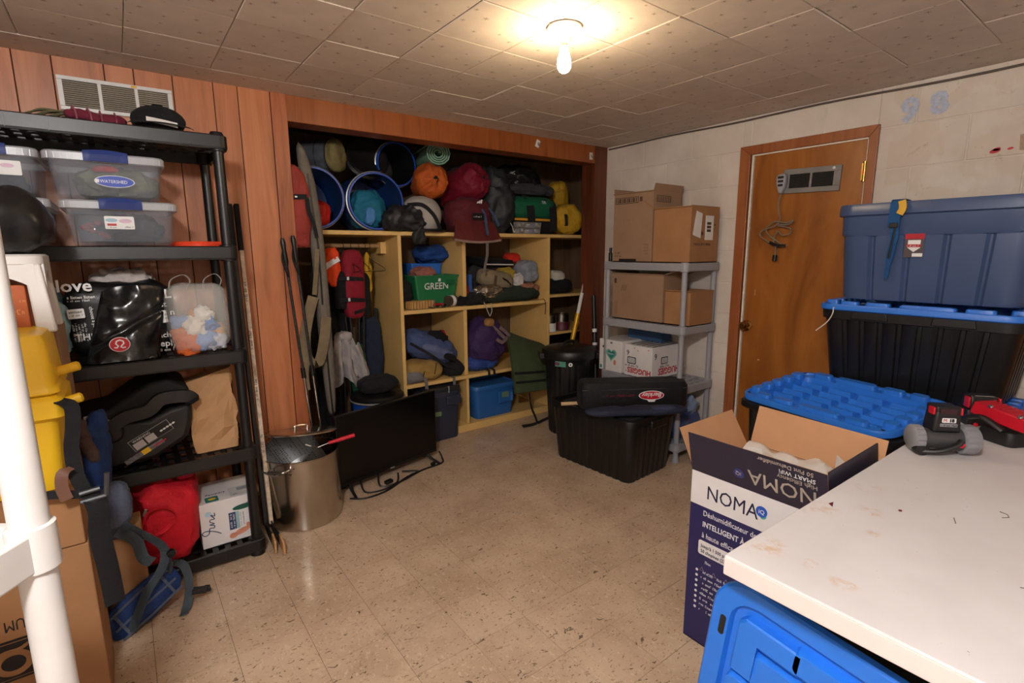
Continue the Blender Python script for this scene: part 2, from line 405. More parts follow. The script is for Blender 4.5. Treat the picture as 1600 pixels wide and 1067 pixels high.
# --- panelled wall with the closet opening
PANEL = WOOD('orange_wood_panel', (154, 92, 56), (188, 118, 77), (203, 135, 92), (14, 14, 1.1), .42, .14)
TRIM = WOOD('orange_wood_trim', (128, 68, 40), (164, 94, 58), (178, 108, 70), (16, 16, 1.4), .4, .12)
HEAD = WOOD('orange_wood_header', (118, 60, 24), (150, 81, 36), (164, 95, 47), (14, 10, 1.2), .4, .1)
GROOVE = M('groove_brown', (58, 30, 20), .8)
wl = struct(B().slab(-1.65, .70, YW+.007, YW+.10, 0, CZ+.006).obj('wall_closet_side', GROOVE, smooth=False))
gx = [-1.6, -1.42, -1.26, -1.1, -.95, -.8, -.69, -.53, -.41, -.249, -.13, .039, .142, .285, .447, .551, .698]
for a, b_ in zip(gx, gx[1:]): B().slab(a+.0018, b_-.0018, YW, YW+.008, 0, CZ+.004).obj('plank', PANEL, wl, bevel=.0015, smooth=False)
j = struct(B().slab(.698, .772, YW-.012, YW+.16, 0, CZ).obj('trim_1', TRIM, bevel=.003, smooth=False))
j = struct(B().slab(.772, 3.028, YW-.006, YW+.13, 2.048, CZ).obj('trim_2', HEAD, bevel=.003, smooth=False))
j = struct(B().slab(3.028, XW, YW-.010, YW+.13, 0, CZ).obj('trim_3', WOOD('dark_wood_jamb', (74, 34, 20), (104, 52, 30), (120, 64, 38), (16, 16, 1.4), .4, .1), bevel=.003, smooth=False))
INNER = WOOD('closet_inner_board', (84, 62, 44), (112, 86, 60), (126, 98, 70), (6, 6, 1), .7, .1)
for nm, a in (('wall_closet_back', (.5, 3.6, 3.80, 3.86, 0, 2.2)), ('wall_closet_left', (.44, .5, YW+.1, 3.86, 0, 2.2)), ('wall_closet_right', (3.6, 3.66, YW+.1, 3.86, 0, 2.2)), ('ceiling_closet', (.44, 3.66, YW+.08, 3.86, 2.184, 2.24)), ('wall_closet_return', (.5, .698, YW+.1, YW+.16, 0, 2.2)), ('wall_closet_return_right', (XW, 3.6, YW+.02, YW+.13, 0, 2.2))):
    struct(B().slab(*a).obj(nm, INNER, smooth=False))

# --- painted block wall with the door
def m_block():
    k = N('painted_block'); g = k.n('ShaderNodeNewGeometry'); ps = g.outputs['Position']; oi = k.n('ShaderNodeObjectInfo')
    c = k.ramp(k.noise(ps, 2.2, 5, .6), [(.3, (196, 184, 174)), (.7, (222, 212, 202))])
    sx = k.n('ShaderNodeSeparateXYZ'); k.l(ps, sx.inputs[0])
    old = k.ramp(sx.outputs[1], [(.0, (255, 255, 255)), (1, (0, 0, 0))])
    mask = k.math('LESS_THAN', sx.outputs[1], 1.02)
    patch = k.ramp(k.noise(ps, 5.5, 4, .5, .4), [(.47, (0, 0, 0)), (.53, (255, 255, 255))])
    c = k.mix(k.math('MULTIPLY', k.math('MULTIPLY', patch, mask), .32), c, lin((196, 178, 152)))
    p2 = k.ramp(k.noise(ps, 13, 5, .7, .6), [(.62, (0, 0, 0)), (.68, (255, 255, 255))])
    c = k.mix(k.math('MULTIPLY', k.math('MULTIPLY', p2, mask), .4), c, lin((150, 122, 96)))
    p3 = k.ramp(k.noise(ps, 40, 5, .8, .4), [(.66, (0, 0, 0)), (.70, (255, 255, 255))]); far_ = k.math('LESS_THAN', sx.outputs[1], .85)
    c = k.mix(k.math('MULTIPLY', k.math('MULTIPLY', p3, far_), .7), c, lin((98, 88, 88)))
    hs = k.n('ShaderNodeHueSaturation'); k.l(c, hs.inputs['Color']); k.l(k.math('ADD', k.math('MULTIPLY', oi.outputs['Random'], .06), .97), hs.inputs['Value']); k.l(hs.outputs[0], k.b.inputs['Base Color'])
    k.set(Roughness=.65); k.b.inputs['Specular IOR Level'].default_value = .35
    k.bump(k.math('ADD', k.noise(ps, 120, 4, .7), k.math('MULTIPLY', k.noise(ps, 14, 3), .8)), .35, .002); return k.m
BLOCK = m_block(); MORT = M('painted_mortar', (210, 200, 190), .7, bump=.3, bs=90)
D0, D1, DT = 1.075, 1.795, 1.995
b = B(); b.slab(XW+.003, XW+.13, -1.45, D0, 0, CZ+.01); b.slab(XW+.003, XW+.13, D1, YW+.02, 0, CZ+.01); b.slab(XW+.003, XW+.13, D0, D1, DT, CZ+.01)
wr_ = struct(b.obj('wall_right', MORT, smooth=False))
zl = [CZ+.005, 1.984]+[1.984-.2032*i for i in range(1, 10)]+[-.02]
for ci, (zt, zb) in enumerate(zip(zl, zl[1:])):
    off = 2.564 if ci % 2 == 0 else 2.357
    ys = sorted(set([YW]+[off-.4115*i for i in range(-2, 12) if -1.4 < off-.4115*i < YW]+[-1.42]))
    for ya, yb in zip(ys, ys[1:]):
        a, b_, c, d = ya+.003, yb-.003, max(zb, 0)+.0025, zt-.0025
        if b_-a < .02: continue
        segs = []
        if c < DT and b_ > D0 and a < D1:
            if a < D0: segs.append((a, D0, c, d))
            if b_ > D1: segs.append((D1, b_, c, d))
            if d > DT: segs.append((max(a, D0), min(b_, D1), DT, d))
        else: segs.append((a, b_, c, d))
        for q in segs:
            if q[1]-q[0] > .012: B().slab(XW-rnd.uniform(0, .0015), XW+.02, *q).obj('block', BLOCK, wr_, bevel=.003, smooth=False)
# marks on the old paint
BLUEM = M('faded_blue_paint', (176, 184, 204), .7, var=.2, vs=60); REDM = M('red_paint', (190, 40, 54), .6)
text('9', .15, BLUEM, wr_, (XW-.0025, .985, 1.985+.015), (0, -1, 0), (0, 0, 1), bold=.05, name='paint_mark'); text('8', .13, BLUEM, wr_, (XW-.0025, .86, 2.01), (0, -1, .15), (0, 0, 1), bold=.06, name='paint_mark')
for y, z, s_ in ((.605, 1.815, .012), (.61, 1.808, .016), (.56, 1.812, .009)): decal('paint_mark', ell(s_*1.2, s_*.6, 9), REDM, wr_, (XW-.0024, y, z), (0, -1, .2), (0, 0, 1))
OLDM = M('old_paint_patch', (168, 144, 118), .7, var=.2, vs=20)
decal('paint_mark', [(0, 0), (.25, .02), (.25, .13), (.01, .13), (-.01, .06)], OLDM, wr_, (XW-.0022, .505, 2.02), (0, -1, 0), (0, 0, 1))
decal('paint_mark', ell(.055, .04, 20), M('pale_patch', (206, 186, 168), .7), wr_, (XW-.003, .41, 2.085), (0, -1, 0), (0, 0, 1))
decal('paint_mark', [(0, 0), (.035, -.005), (.045, .07), (-.005, .065)], OLDM, wr_, (XW-.0022, .53, 1.80), (0, -1, 0), (0, 0, 1))
decal('paint_mark', [(0, 0), (.04, -.005), (.05, .04), (.02, .06), (-.01, .04)], OLDM, wr_, (XW-.0022, .5, 1.9), (0, -1, 0), (0, 0, 1))
for nm, a in (('wall_left', (-1.72, -1.6, -1.45, YW+.1, 0, CZ+.01)), ('wall_front', (-1.72, XW+.13, -1.52, -1.40, 0, CZ+.01))): struct(B().slab(*a).obj(nm, MORT, smooth=False))

# --- door
DOORW = WOOD('honey_door_veneer', (126, 72, 26), (160, 98, 40), (176, 114, 52), (3.2, 3.2, .75), .33, .02, 2.2)
dr = bpy.data.objects.new('door_1', None); COL.objects.link(dr); dr.location = (XW, 1.415, 0); struct(dr)
TRIMD = WOOD('brown_door_casing', (126, 70, 36), (156, 90, 50), (168, 104, 62), (18, 18, 1.3), .4, .05)
B().slab(.004, .04, -.302, .300, .01, 1.948).obj('door_slab', DOORW, dr, bevel=.002, smooth=False)
# mitred casing
def casing(a, b_, c, d): B().loft([[(-.016, *p) for p in (a, b_, c, d)], [(.02, *p) for p in (a, b_, c, d)]]).obj('casing', TRIMD, dr, bevel=.003, smooth=False)
oL, oR, oT, iL, iR, iT = .389, -.351, 2.006, .322, -.308, 1.952
casing((oL, 0), (iL, 0), (iL, iT), (oL, oT)); casing((iR, 0), (oR, 0), (oR, oT), (iR, iT)); casing((iL, iT), (iR, iT), (oR, oT), (oL, oT))
WS = M('white_weatherstrip', (222, 214, 200), .5)
B().slab(-.006, .012, .303, .314, 0, 1.950).obj('weather_strip', WS, dr, smooth=False); B().slab(-.006, .012, -.306, .303, 1.9435, 1.951).obj('weather_strip', WS, dr, smooth=False); B().slab(-.006, .012, -.3075, -.3025, 0, 1.95).obj('weather_strip', WS, dr, smooth=False)
BRASS = M('brass', (176, 134, 74), .22, 1, var=.08)
mk = Matrix.Translation((0, .275, .905)) @ Matrix.Rotation(-PI/2, 4, 'Y')
kn = B().lathe([(.0, .062), (.018, .062), (.026, .055), (.028, .045), (.022, .034), (.012, .026), (.011, .012), (.034, .006), (.034, -.003)], 28, mk).obj('knob', BRASS, dr)
for z in (1.78, .25):
    h = B(); h.cyl((-.012, -.303, z-.045), (-.012, -.303, z+.045), .007, n=12)
    for q in (-.047, .047): h.cyl((-.012, -.303, z+q-.004), (-.012, -.303, z+q+.004), .009, n=12)
    h.slab(-.006, .004, -.303, -.285, z-.045, z+.045); h.obj('hinge', BRASS, dr)
GRM = M('grey_painted_metal', (128, 124, 122), .5, .2)
gz, g0, g1 = 1.768, .115, -.19     # grille centre z, y extents (local)
g = bpy.data.objects.new('vent_grille', None); COL.objects.link(g); g.parent = dr; g.location = (0, (g0+g1)/2, gz); g.rotation_euler = (.03, 0, 0)
fr = B()
W, H = .305, .135
for a in ((-W/2, W/2, H/2-.03, H/2), (-W/2, W/2, -H/2, -H/2+.028), (-W/2, -W/2+.035, -H/2+.028, H/2-.03), (W/2-.035, W/2, -H/2+.028, H/2-.03), (-.006, .006, -H/2+.028, H/2-.03)): fr.slab(-.010, .003, *a)
fr.obj('grille_frame', GRM, g, bevel=.0015, smooth=False)
B().slab(-.001, .003, -W/2+.03, W/2-.03, -H/2+.02, H/2-.02).obj('grille_back', INK, g, smooth=False)
sl = B().box((0, 0, 0), (.008, W-.07, .0016), (0, .6, 0)).mesh('slat', False); sl.materials.append(M('dark_slat_metal', (62, 60, 58), .5, .2))
for i in range(9): mkobj('slat', sl, None, g, loc=(-.005, 0, -H/2+.035+i*.0088))
B().lathe([(.0, .004), (.006, .003), (.008, 0)], 12, Matrix.Translation((-.010, -.115, .054)) @ Matrix.Rotation(-PI/2, 4, 'Y')).obj('screw', WHITEP, g)
for y, z in ((.19, .69), (.24, 1.1)): decal('nick', rectp(.012, .008) if z < 1 else rectp(.003, .035), M('bare_wood', (214, 172, 120), .6), dr, (.0035, y, z), (0, -1, 0), (0, 0, 1))
# --- wall vent grille over the black shelf, on the panelled wall
t = thing('wall_vent', 'white metal louvred vent on the panelled wall above the black shelf', 'vent', (.078, YW, 2.04), rot=(0, -.01, 0))
W, H = .40, .135
fr = B()
for a in ((-W/2, W/2, H/2-.016, H/2), (-W/2, W/2, -H/2, -H/2+.016), (-W/2, -W/2+.018, -H/2+.016, H/2-.016), (W/2-.018, W/2, -H/2+.016, H/2-.016)): fr.slab(a[0], a[1], -.012, 0, a[2], a[3])
fr.obj('vent_frame', WHITEP, t, bevel=.002, smooth=False)
B().slab(-W/2+.01, W/2-.01, -.003, -.001, -H/2+.01, H/2-.01).obj('vent_back', M('vent_shadow', (42, 36, 32), .8), t, smooth=False)
for x in (-.062, .066): B().slab(x-.006, x+.006, -.011, -.002, -H/2+.012, H/2-.012).obj('mullion', WHITEP, t, smooth=False)
sl = B().box((0, 0, 0), (W-.03, .006, .0022), (-.5, 0, 0)).mesh('slat', False); sl.materials.append(M('vent_slat_metal', (176, 166, 150), .5))
for i in range(12): mkobj('slat', sl, None, t, loc=(0, -.006, -H/2+.022+i*.0083))
decal('tape', rectp(.02, .01), M('yellow_tape', (220, 170, 40), .5), t, (.05, -.0125, H/2-.013), (1, 0, 0), (0, 0, 1))
# --- cable along the top of the block wall
pts = [(XW-.008, y, CZ-.014-.012*min(1, max(0, 1.6-y))+.004*math.sin(y*6)) for y in [2.9-.14*i for i in range(27)]]
tag(B().tube(pts, .0055, 8).obj('cable', M('dark_cable', (88, 78, 72), .5)), 'thin dark cable running along the top of the white block wall', 'cable')
# --- bare bulb
def bulb(name, label, cat, loc, em):
    t = thing(name, label, cat, loc)
    B().lathe([(0, 0), (.062, 0), (.064, -.008), (.058, -.016), (.036, -.026), (.026, -.036), (.024, -.052), (0, -.052)], 36).obj('porcelain_socket', M('white_porcelain', (236, 230, 222), .2), t)
    B().lathe([(.0135, -.050), (.0135, -.066), (.0145, -.066)], 20).obj('screw_base', STEEL, t)
    g = B().lathe([(.0135, -.064), (.0145, -.072), (.019, -.090), (.0235, -.108), (.0255, -.122), (.024, -.136), (.017, -.148), (.008, -.153), (.0005, -.154)], 28).obj('glass_bulb', em, t)
    return t
bulb('ceiling_bulb', 'lit bare light bulb in a white porcelain socket on the tiled ceiling', 'light bulb', (1.38, 1.498, CZ), EMI('lit_bulb', BULB_C, BULB_W))
t = thing('flash_standin', 'unseen white globe added on the ceiling in place of the bounced flash', 'stand-in lamp', (-.33, .02, CZ))  # unseen fixture, added to give the light of a flash bounced off the ceiling
B().lathe([(0, 0), (.075, 0), (.078, -.012), (.06, -.022), (0, -.022)], 32).obj('standin_base', WHITEP, t)
B().lathe([(.052, -.018), (.075, -.03), (.098, -.055), (.105, -.085), (.098, -.115), (.075, -.14), (.04, -.158), (.0005, -.163)], 32).obj('flash_globe', EMI('flash_globe_glow', FLASH_C, FLASH_W), t)
# hooks on the header
for x, z, a in ((2.45, 2.128, .35), (2.985, 2.098, -.05)):
    t = thing('adhesive_hook', 'white adhesive hook on the closet header, '+('near its middle' if x < 2.7 else 'at its right end by the block wall'), 'hook', (x, YW-.006, z), rot=(0, a, 0), group='hooks on the closet header')
    B().slab(-.017, .017, -.004, 0, -.026, .026).obj('hook_plate', WHITEP, t, bevel=.003, smooth=False)
    B().tube([(0, -.004, .008), (0, -.010, -.004), (0, -.016, -.012), (0, -.024, -.008), (0, -.026, .0)], .004, 8).obj('hook_arm', M('hook_grey', (120, 112, 104), .4), t)
# ================================================================== LEFT SIDE
X_, Y_ = (1, 0, 0), (0, 0, 1)
# --- black resin shelf
t = thing('shelving_unit', 'tall black plastic five-tier shelving unit against the orange panelled wall', 'shelf', (-.06, 2.672, 0))
SW, SD = .93, .47
def deck(name, mat, par, z, SW, SD, th=.055, gap=.05, seams=True):
    b = B(); b.loft([ringpts(SW, SD, .03, z-th), ringpts(SW+.004, SD+.004, .03, z-th+.008), ringpts(SW+.004, SD+.004, .03, z-.004), ringpts(SW-.004, SD-.004, .028, z), ringpts(SW-.03, SD-.03, .02, z), ringpts(SW-.03, SD-.03, .02, z-th), ringpts(SW, SD, .03, z-th)], False, False)
    n = int(SW/gap)
    for i in range(n): x = -SW/2+.03+(SW-.06)*(i+.5)/n; b.box((x, 0, z-.008), (.022, SD-.028, .012))
    for y in (-.14, -.05, .05, .14): b.box((0, y*SD/.47, z-.012), (SW-.028, .026, .012))
    if seams:
        for x in (-.3, -.19, -.08, .1, .2, .3): b.box((x, -SD/2-.0025, z-th/2), (.0025, .003, th-.008))
    return b.obj(name, mat, par, smooth=False)
for z in (.080, .522, .967, 1.409, 1.848): deck('shelf_deck', BLKP, t, z, SW, SD)
for sx in (-1, 1):
    for sy in (-1, 1):
        x, y = sx*(SW/2-.033), sy*(SD/2-.033); b = B(); pr = [(.0, 0), (.032, 0), (.030, .018), (.0215, .026)]
        for zt in (.080, .522, .967, 1.409, 1.848): pr += [(.0205, zt-.062), (.031, zt-.060), (.031, zt+.004), (.0215, zt+.006)]
        pr = pr[:-2]+[(.026, 1.852), (.022, 1.862), (0, 1.862)]
        b.lathe(pr, 20, Matrix.Translation((x, y, 0))).obj('post', BLKP, t)

# --- clear storage totes with blue latches
CLEAR = GLASSY('clear_tote_plastic', (160, 166, 178), .19, .2); CLEARL = GLASSY('clear_tote_lid', (205, 210, 218), .62, .3); LATCH = PLA('navy_latch', (38, 56, 118), .4)
def cleartote(loc, label, W=.36, D=.40, H=.165, rz=0):
    t = thing('storage_tote', label, 'storage box', loc, rz, 'clear totes with blue latches')
    b = B(); b.loft([ringpts(W*.84, D*.9, .03, .002), ringpts(W*.86, D*.92, .034, .012), ringpts(W*.93, D*.97, .034, H-.03), ringpts(W*.93-.004, D*.97-.004, .032, H-.03), ringpts(W*.86-.004, D*.92-.004, .03, .015)], True, True).obj('tote_body', CLEAR, t)
    l = B(); l.loft([ringpts(W*.95, D*.98, .034, H-.034), ringpts(W, D+.01, .036, H-.030), ringpts(W, D+.01, .036, H-.006), ringpts(W*.97, D*.98, .034, H), ringpts(W*.88, D*.88, .03, H-.004)], False, True)
    for i in range(5):
        for s in (-1, 1): l.box((s*(W/2-.018-i*.018), -D/2-.006, H-.02), (.0025, .005, .022))
    l.obj('lid', CLEARL, t)
    b = B(); b.loft([[(x, -D/2-.010-.006*(1-(x/.065)**2), H-.032) for x in [-.065+.013*i for i in range(11)]]+[(x, -D/2+.01, H-.03) for x in (.065, -.065)],
                     [(x, -D/2-.014-.010*(1-(x/.065)**2), H-.012+.004*(1-(x/.065)**2)) for x in [-.065+.013*i for i in range(11)]]+[(x, -D/2+.01, H-.012) for x in (.065, -.065)],
                     [(x, -D/2-.008-.006*(1-(x/.065)**2), H+.004+.005*(1-(x/.065)**2)) for x in [-.065+.013*i for i in range(11)]]+[(x, -D/2+.01, H+.004) for x in (.065, -.065)]]).obj('latch', LATCH, t)
    return t
z2 = 1.409
ta = cleartote((.030, 2.665, z2+.001), 'lower clear tote with white product label, on the black shelf')
tb = cleartote((.004, 2.665, z2+.168), 'upper clear tote with oval blue sticker, holding patterned clothing')
tc = cleartote((-.312, 2.665, z2+.001), 'lower left clear tote, mostly hidden behind the black bag', W=.285)
td = cleartote((-.325, 2.665, z2+.168), 'upper left clear tote with a pale product label, cut by the picture edge', W=.285)
yf = -.1960
def yz(z, k=0): return -.1885-.081*(z-.068)-.0008*k
TD = (0, -.081, 1)
decal('label', rectp(.09, .047, .004), WPRINT, ta, (-.055, yz(.062), .062), X_, TD)
decal('label_print', ell(.018, .007), M('label_blue', (150, 182, 200), .5), ta, (-.034, yz(.094, 1), .094), X_, TD); decal('label_print', ell(.02, .008), M('label_pink', (206, 176, 196), .5), ta, (.008, yz(.092, 1), .092), X_, TD)
decal('label_print', rectp(.028, .008), M('label_red', (176, 40, 50), .5), ta, (-.048, yz(.074, 1), .074), X_, TD); scribble(.03, .005, INK, ta, (-.048, yz(.066, 1), .066), X_, TD); scribble(.026, .006, INK, ta, (.005, yz(.067, 1), .067), X_, TD, 4)
decal('label', rectp(.075, .047, .004), WPRINT, td, (.02, yz(.07), .07), X_, TD); decal('label_print', ell(.018, .007), M('label_pink', (206, 176, 196), .5), td, (.06, yz(.10, 1), .10), X_, TD)
BLST = M('sticker_blue', (24, 62, 168), .4); decal('sticker_edge', ell(.060, .0215), WPRINT, tb, (.018, yz(.068), .068), X_, TD); decal('sticker', ell(.0575, .0195), BLST, tb, (.018, yz(.068, 1), .068), X_, TD)
text('WATERSHED', .0165, WPRINT, tb, (-.026, yz(.062, 2.2), .062), X_, TD, sx=.85); decal('sticker_mark', rectp(.012, .012), WPRINT, tb, (-.040, yz(.062, 2), .062), X_, TD)
def blobthing(name, label, cat, loc, size, mat, wr=.02, fr=7, seed=1, e=(.75, .8), rot=None, group=None, rz=0, n=52, m=32, fl=True, fn=None):
    o = B().blob((0, 0, size[2]/2), size, e, wr, fr, seed, rot, n, m, (-size[2]/2+.004) if fl else None, fn).obj(name, mat, None, ang=60)
    o.location = loc; o.rotation_euler = (0, 0, rz); return tag(o, label, cat, group)
blobthing('clothing_bundle', 'patterned green and brown clothing inside the upper clear tote', 'clothes', (.03, 2.665, z2+.186), (.25, .3, .105), FAB('moss_cloth', (112, 118, 92), var=.7), .02, 14, 3)
blobthing('clothing_bundle', 'red cap at the top of the upper clear tote', 'clothes', (.0, 2.54, z2+.27), (.08, .06, .03), FAB('red_cloth', (190, 44, 44)), .006, 14, 5)
blobthing('clothing_bundle', 'dark clothing inside the lower clear tote', 'clothes', (.06, 2.70, z2+.02), (.20, .28, .10), FAB('charcoal_cloth', (52, 52, 58)), .02, 12, 4)
t = thing('plastic_jar', 'round clear jar with red plastic pieces inside the lower clear tote', 'jar', (-.055, 2.555, z2+.02))
B().lathe([(0, 0), (.05, 0), (.052, .01), (.052, .075), (.045, .085), (.045, .093)], 28).obj('jar_body', GLASSY('jar_plastic', (170, 175, 180), .3, .1), t)
for i in range(6): B().blob((.028*math.cos(i), .028*math.sin(i*1.7), .018+.01*i), (.03, .025, .02), wr=.002, n=14, m=8, seed=i).obj('red_piece', REDP, t)
blobthing('clothing_bundle', 'pale grey cloth inside the lower left clear tote', 'clothes', (-.30, 2.63, z2+.02), (.20, .26, .11), FAB('pale_cloth', (176, 176, 184)), .02, 10, 6)
blobthing('clothing_bundle', 'black clothing inside the upper left clear tote', 'clothes', (-.36, 2.66, z2+.186), (.24, .28, .11), BLKF, .02, 10, 7)
t = thing('flying_disc', 'orange-red plastic flying disc lying beside the clear totes', 'disc', (.283, 2.61, z2+.001))
B().lathe([(0, .020), (.085, .020), (.100, .018), (.106, .010), (.105, 0), (.100, 0), (.100, .010), (.09, .014), (0, .015)], 40).obj('disc_body', PLA('orange_red_plastic', (226, 70, 40), .35), t)
# --- on top of the shelf: black cap-shaped hood, maroon sandals
z1 = 1.850
t = thing('cap', 'black peaked cap with a white band on top of the black shelf', 'cap', (.188, 2.56, z1))
B().blob((0, 0, .045), (.18, .15, .105), (1, .9), .004, 9, 2, floor=-.045, n=36, m=20).obj('cap_crown', BLKF, t, ang=60)
B().grid(lambda u, v: ((u-.5)*.22, -.06-.05*v*math.sin(PI*u), .018+.012*math.sin(PI*u)*(1-v)), 14, 5, .004).obj('cap_brim', BLKF, t)
B().grid(lambda u, v: (-.045+.1*u, -.076-.006*math.sin(PI*u)-.002*v, .026+.018*v-.012*u), 8, 2, .003).obj('cap_band', FAB('white_felt', (214, 208, 204)), t)
B().blob((-.0, .0, .098), (.04, .035, .022), wr=.003, n=16, m=10).obj('cap_tab', BLKF, t)
MARO = FAB('maroon_cloth', (112, 38, 56))
for i, (x, y, rz, s_) in enumerate(((-.035, 2.57, .35, 1), (.045, 2.60, .15, .92))):
    t = thing('sandal', 'maroon strap sandal on top of the black shelf, '+('nearer the left end' if i == 0 else 'beside the black cap'), 'shoe', (x-.01, y, z1), rz, 'maroon sandals')
    b = B(); b.loft([[(q[0]*s_, q[1]*s_, z) for q in ell(.062, .03, 24)] for z in (0, .012)]).obj('sole', BLKP, t)
    B().blob((.0, 0, .034), (.11*s_, .05, .04), (.9, .9), .006, 18, i+2, n=24, m=14).obj('upper', MARO, t)
    for xx in (-.03, .015): B().tube([(xx, -.03, .01), (xx, -.022, .045), (xx, 0, .062), (xx, .022, .045), (xx, .03, .01)], .006, 8, flat=.5).obj('strap', FAB('dusty_pink_strap', (150, 84, 98)), t)
t = thing('cord_bundle', 'tangled olive cord on top of the black shelf by the left picture edge', 'cord', (-.15, 2.56, z1))
b = B()
for k in range(4): b.tube([(.05*math.cos(a)*(1+.25*math.sin(2*a+k)), .022*math.sin(a)+.004*k, .022+.018*math.sin(a+k)) for a in [i*2*PI/26 for i in range(26)]], .0035, 6, True)
b.obj('cord_loops', FAB('olive_cord', (96, 92, 66)), t)
# --- hockey sticks leaning beside the shelf
WOODL = WOOD('pale_stick_wood', (160, 116, 70), (196, 150, 98), (210, 168, 116), (20, 20, 2), .5, .1)
for i, (hx, hy, tx, ty, tipx, tipy) in enumerate(((.462, 2.60, .493, 2.905, .466, 2.36), (.437, 2.60, .463, 2.912, .437, 2.40))):
    t = thing('hockey_stick', ('hockey stick with printed shaft leaning beside the black shelf, nearer the pot', 'hockey stick standing close to the post of the black shelf')[i], 'hockey stick', (hx, hy, 0), group='hockey sticks by the shelf')
    d = V(tx-hx, ty-hy, 1.6); n_ = d.normalized()
    a = V(0, 0, .06); b = B(); b.ribbon([tuple(a+n_*s_) for s_ in (0, .5, 1.0, 1.36)], .03, .019, (0, 1, 0)).obj('shaft', M('stick_print', (196, 176, 156), .4, var=.35, vs=40) if i == 0 else BLKP, t, bevel=.003)
    B().ribbon([tuple(a+n_*s_) for s_ in (1.355, 1.50, 1.585)], .033, .022, (0, 1, 0)).obj('tape_grip', BLKF, t, bevel=.003)
    e = V(tipx-hx, tipy-hy, .035); pts = [tuple(V(0, .015, .075)), (.002, -.03, .042), tuple(e*.55+V(.004, 0, .018)), tuple(e*.98)]
    B().ribbon(pts, [.032, .05, .062, .05], .007, [(0, -.5, 1), (0, -.2, 1), (0, 0, 1), (0, 0, 1)]).obj('blade', BLKP, t, bevel=.002)
    B().ribbon([tuple(e*.62+V(.004, 0, .018)), tuple(e*.99)], [.068, .06], .010, (0, 0, 1)).obj('blade_tip', WOODL, t, bevel=.003)
    if i == 0:
        for k, s_ in enumerate((.35, .62, .86, 1.1)): scribble(.10, .012, INK, t, tuple(a+n_*s_+V(.003, -.0165, 0)), tuple(n_), (-1, 0, 0), k)

# --- shelf 3: printed bags, clear bag
z3 = .968
t = thing('shopping_bag', 'black reusable shopping bag covered in white slogans', 'bag', (-.01, 2.66, z3))
PRB = M('black_printed_bag', (20, 20, 22), .45, bump=.3, bs=14, bd=.01)
B().blob((0, 0, .155), (.35, .27, .31), (.45, .5), .012, 7, 11, floor=-.155).obj('bag_body', PRB, t, ang=60)
B().blob((.02, .02, .30), (.2, .14, .09), (.9, .9), .02, 14, 3).obj('tissue_paper', FAB('tissue_white', (196, 186, 182)), t, ang=60)
yb = -.147
for s_, x, z, sz_, bd in (('love', -.185, .275, .062, .02), ('s listen listen', -.158, .247, .016, .012), 
                          ('THE', -.150, .09, .034, .01), ('s', -.115, .012, .05, .02), ('st', .125, .20, .03, .012), ('L', .142, .235, .05, .02), ('n', .155, .165, .034, .01), ('each', .095, .075, .030, .012), ('eeply', .092, .038, .036, .012)):
    if sz_: text(s_, sz_, WPRINT, t, (x, yb, z), (1, 0, 0), (0, 0, 1), bold=bd)
decal('printed_panel', rectp(.05, .036, .004), WPRINT, t, (-.162, yb, .172), (1, 0, .05), (0, 0, 1)); text('ximized', .0125, INK, t, (-.159, yb-.0012, .193), (1, 0, .05), (0, 0, 1), bold=.01); scribble(.04, .006, INK, t, (-.159, yb-.0012, .181), (1, 0, .05), (0, 0, 1)); scribble(.062, .007, WPRINT, t, (-.158, yb, .236), (1, 0, 0), (0, 0, 1)); scribble(.03, .007, INK, t, (.115, yb-.0003, .163), (1, 0, .08), (0, 0, 1)); scribble(.03, .007, INK, t, (.115, yb-.0003, .148), (1, 0, .08), (0, 0, 1)); scribble(.07, .010, WPRINT, t, (.09, yb, .018), X_, Y_)
decal('printed_panel', rectp(.034, .05, .004), WPRINT, t, (.113, yb+.001, .133), (1, 0, .08), (0, 0, 1))
text('choose a positive attitude', .0165, WPRINT, t, (-.098, yb, .215), (.06, 0, -1), (1, 0, .06), bold=.01)
for i in range(5): scribble(.07, .0055, WPRINT, t, (-.155+.009*i, yb, .155), (.03, 0, -1), (1, 0, .03), i)
t = thing('shopping_bag', 'glossy black bag with a round red logo lying against the slogan bag', 'bag', (.01, 2.522, z3))
def fb(u, v):
    x = -.075+.205*u-(.05+.03*(1-u))*v; z = .29-.285*v-.02*abs(2*u-1)**3; q = V(x*9, 3, z*9)
    y = .015-.055*v-.03*math.sin(PI*u)**.6-.012*(1-abs(noise.noise(q))*2)-.006*noise.noise(q*2.6)+.016*max(0, 1-abs((z-.12)-(x+.02)*.55)/.02)*(v > .2)
    return (x, y, max(z, .004))
B().grid(fb, 30, 34, -.035).obj('bag_body', M('glossy_black_vinyl', (16, 16, 18), .22, bump=.3, bs=11, bd=.012), t, ang=60)
RL = M('logo_red', (176, 22, 40), .4); decal('logo_edge', ell(.0325, .0285), WPRINT, t, (-.04, -0.0830, .072), (1, 0, .02), (0, -.04, 1)); decal('logo', ell(.0305, .0265), RL, t, (-.04, -0.0839, .072), (1, 0, .02), (0, -.04, 1))
om = [(-.018, -.010), (-.010, -.012), (-.005, -.006), (-.012, .004), (-.008, .014), (.002, .017), (.011, .012), (.013, .003), (.006, -.004), (.002, -.009), (.009, -.014), (.017, -.012)]
b = B(); b.tube([(x, y, 0) for x, y in om], .0026, 6, flat=.4); o = b.obj('logo_mark', WPRINT, t); o.matrix_local = frame((-.04, -0.0848, .072), (1, 0, .02), (0, -.04, 1))
t = thing('plastic_bag', 'clear plastic carrier bag full of orange, blue and white cloth', 'bag', (.243, 2.52, z3))
CB = GLASSY('clear_bag_plastic', (212, 212, 208), .32, .3)
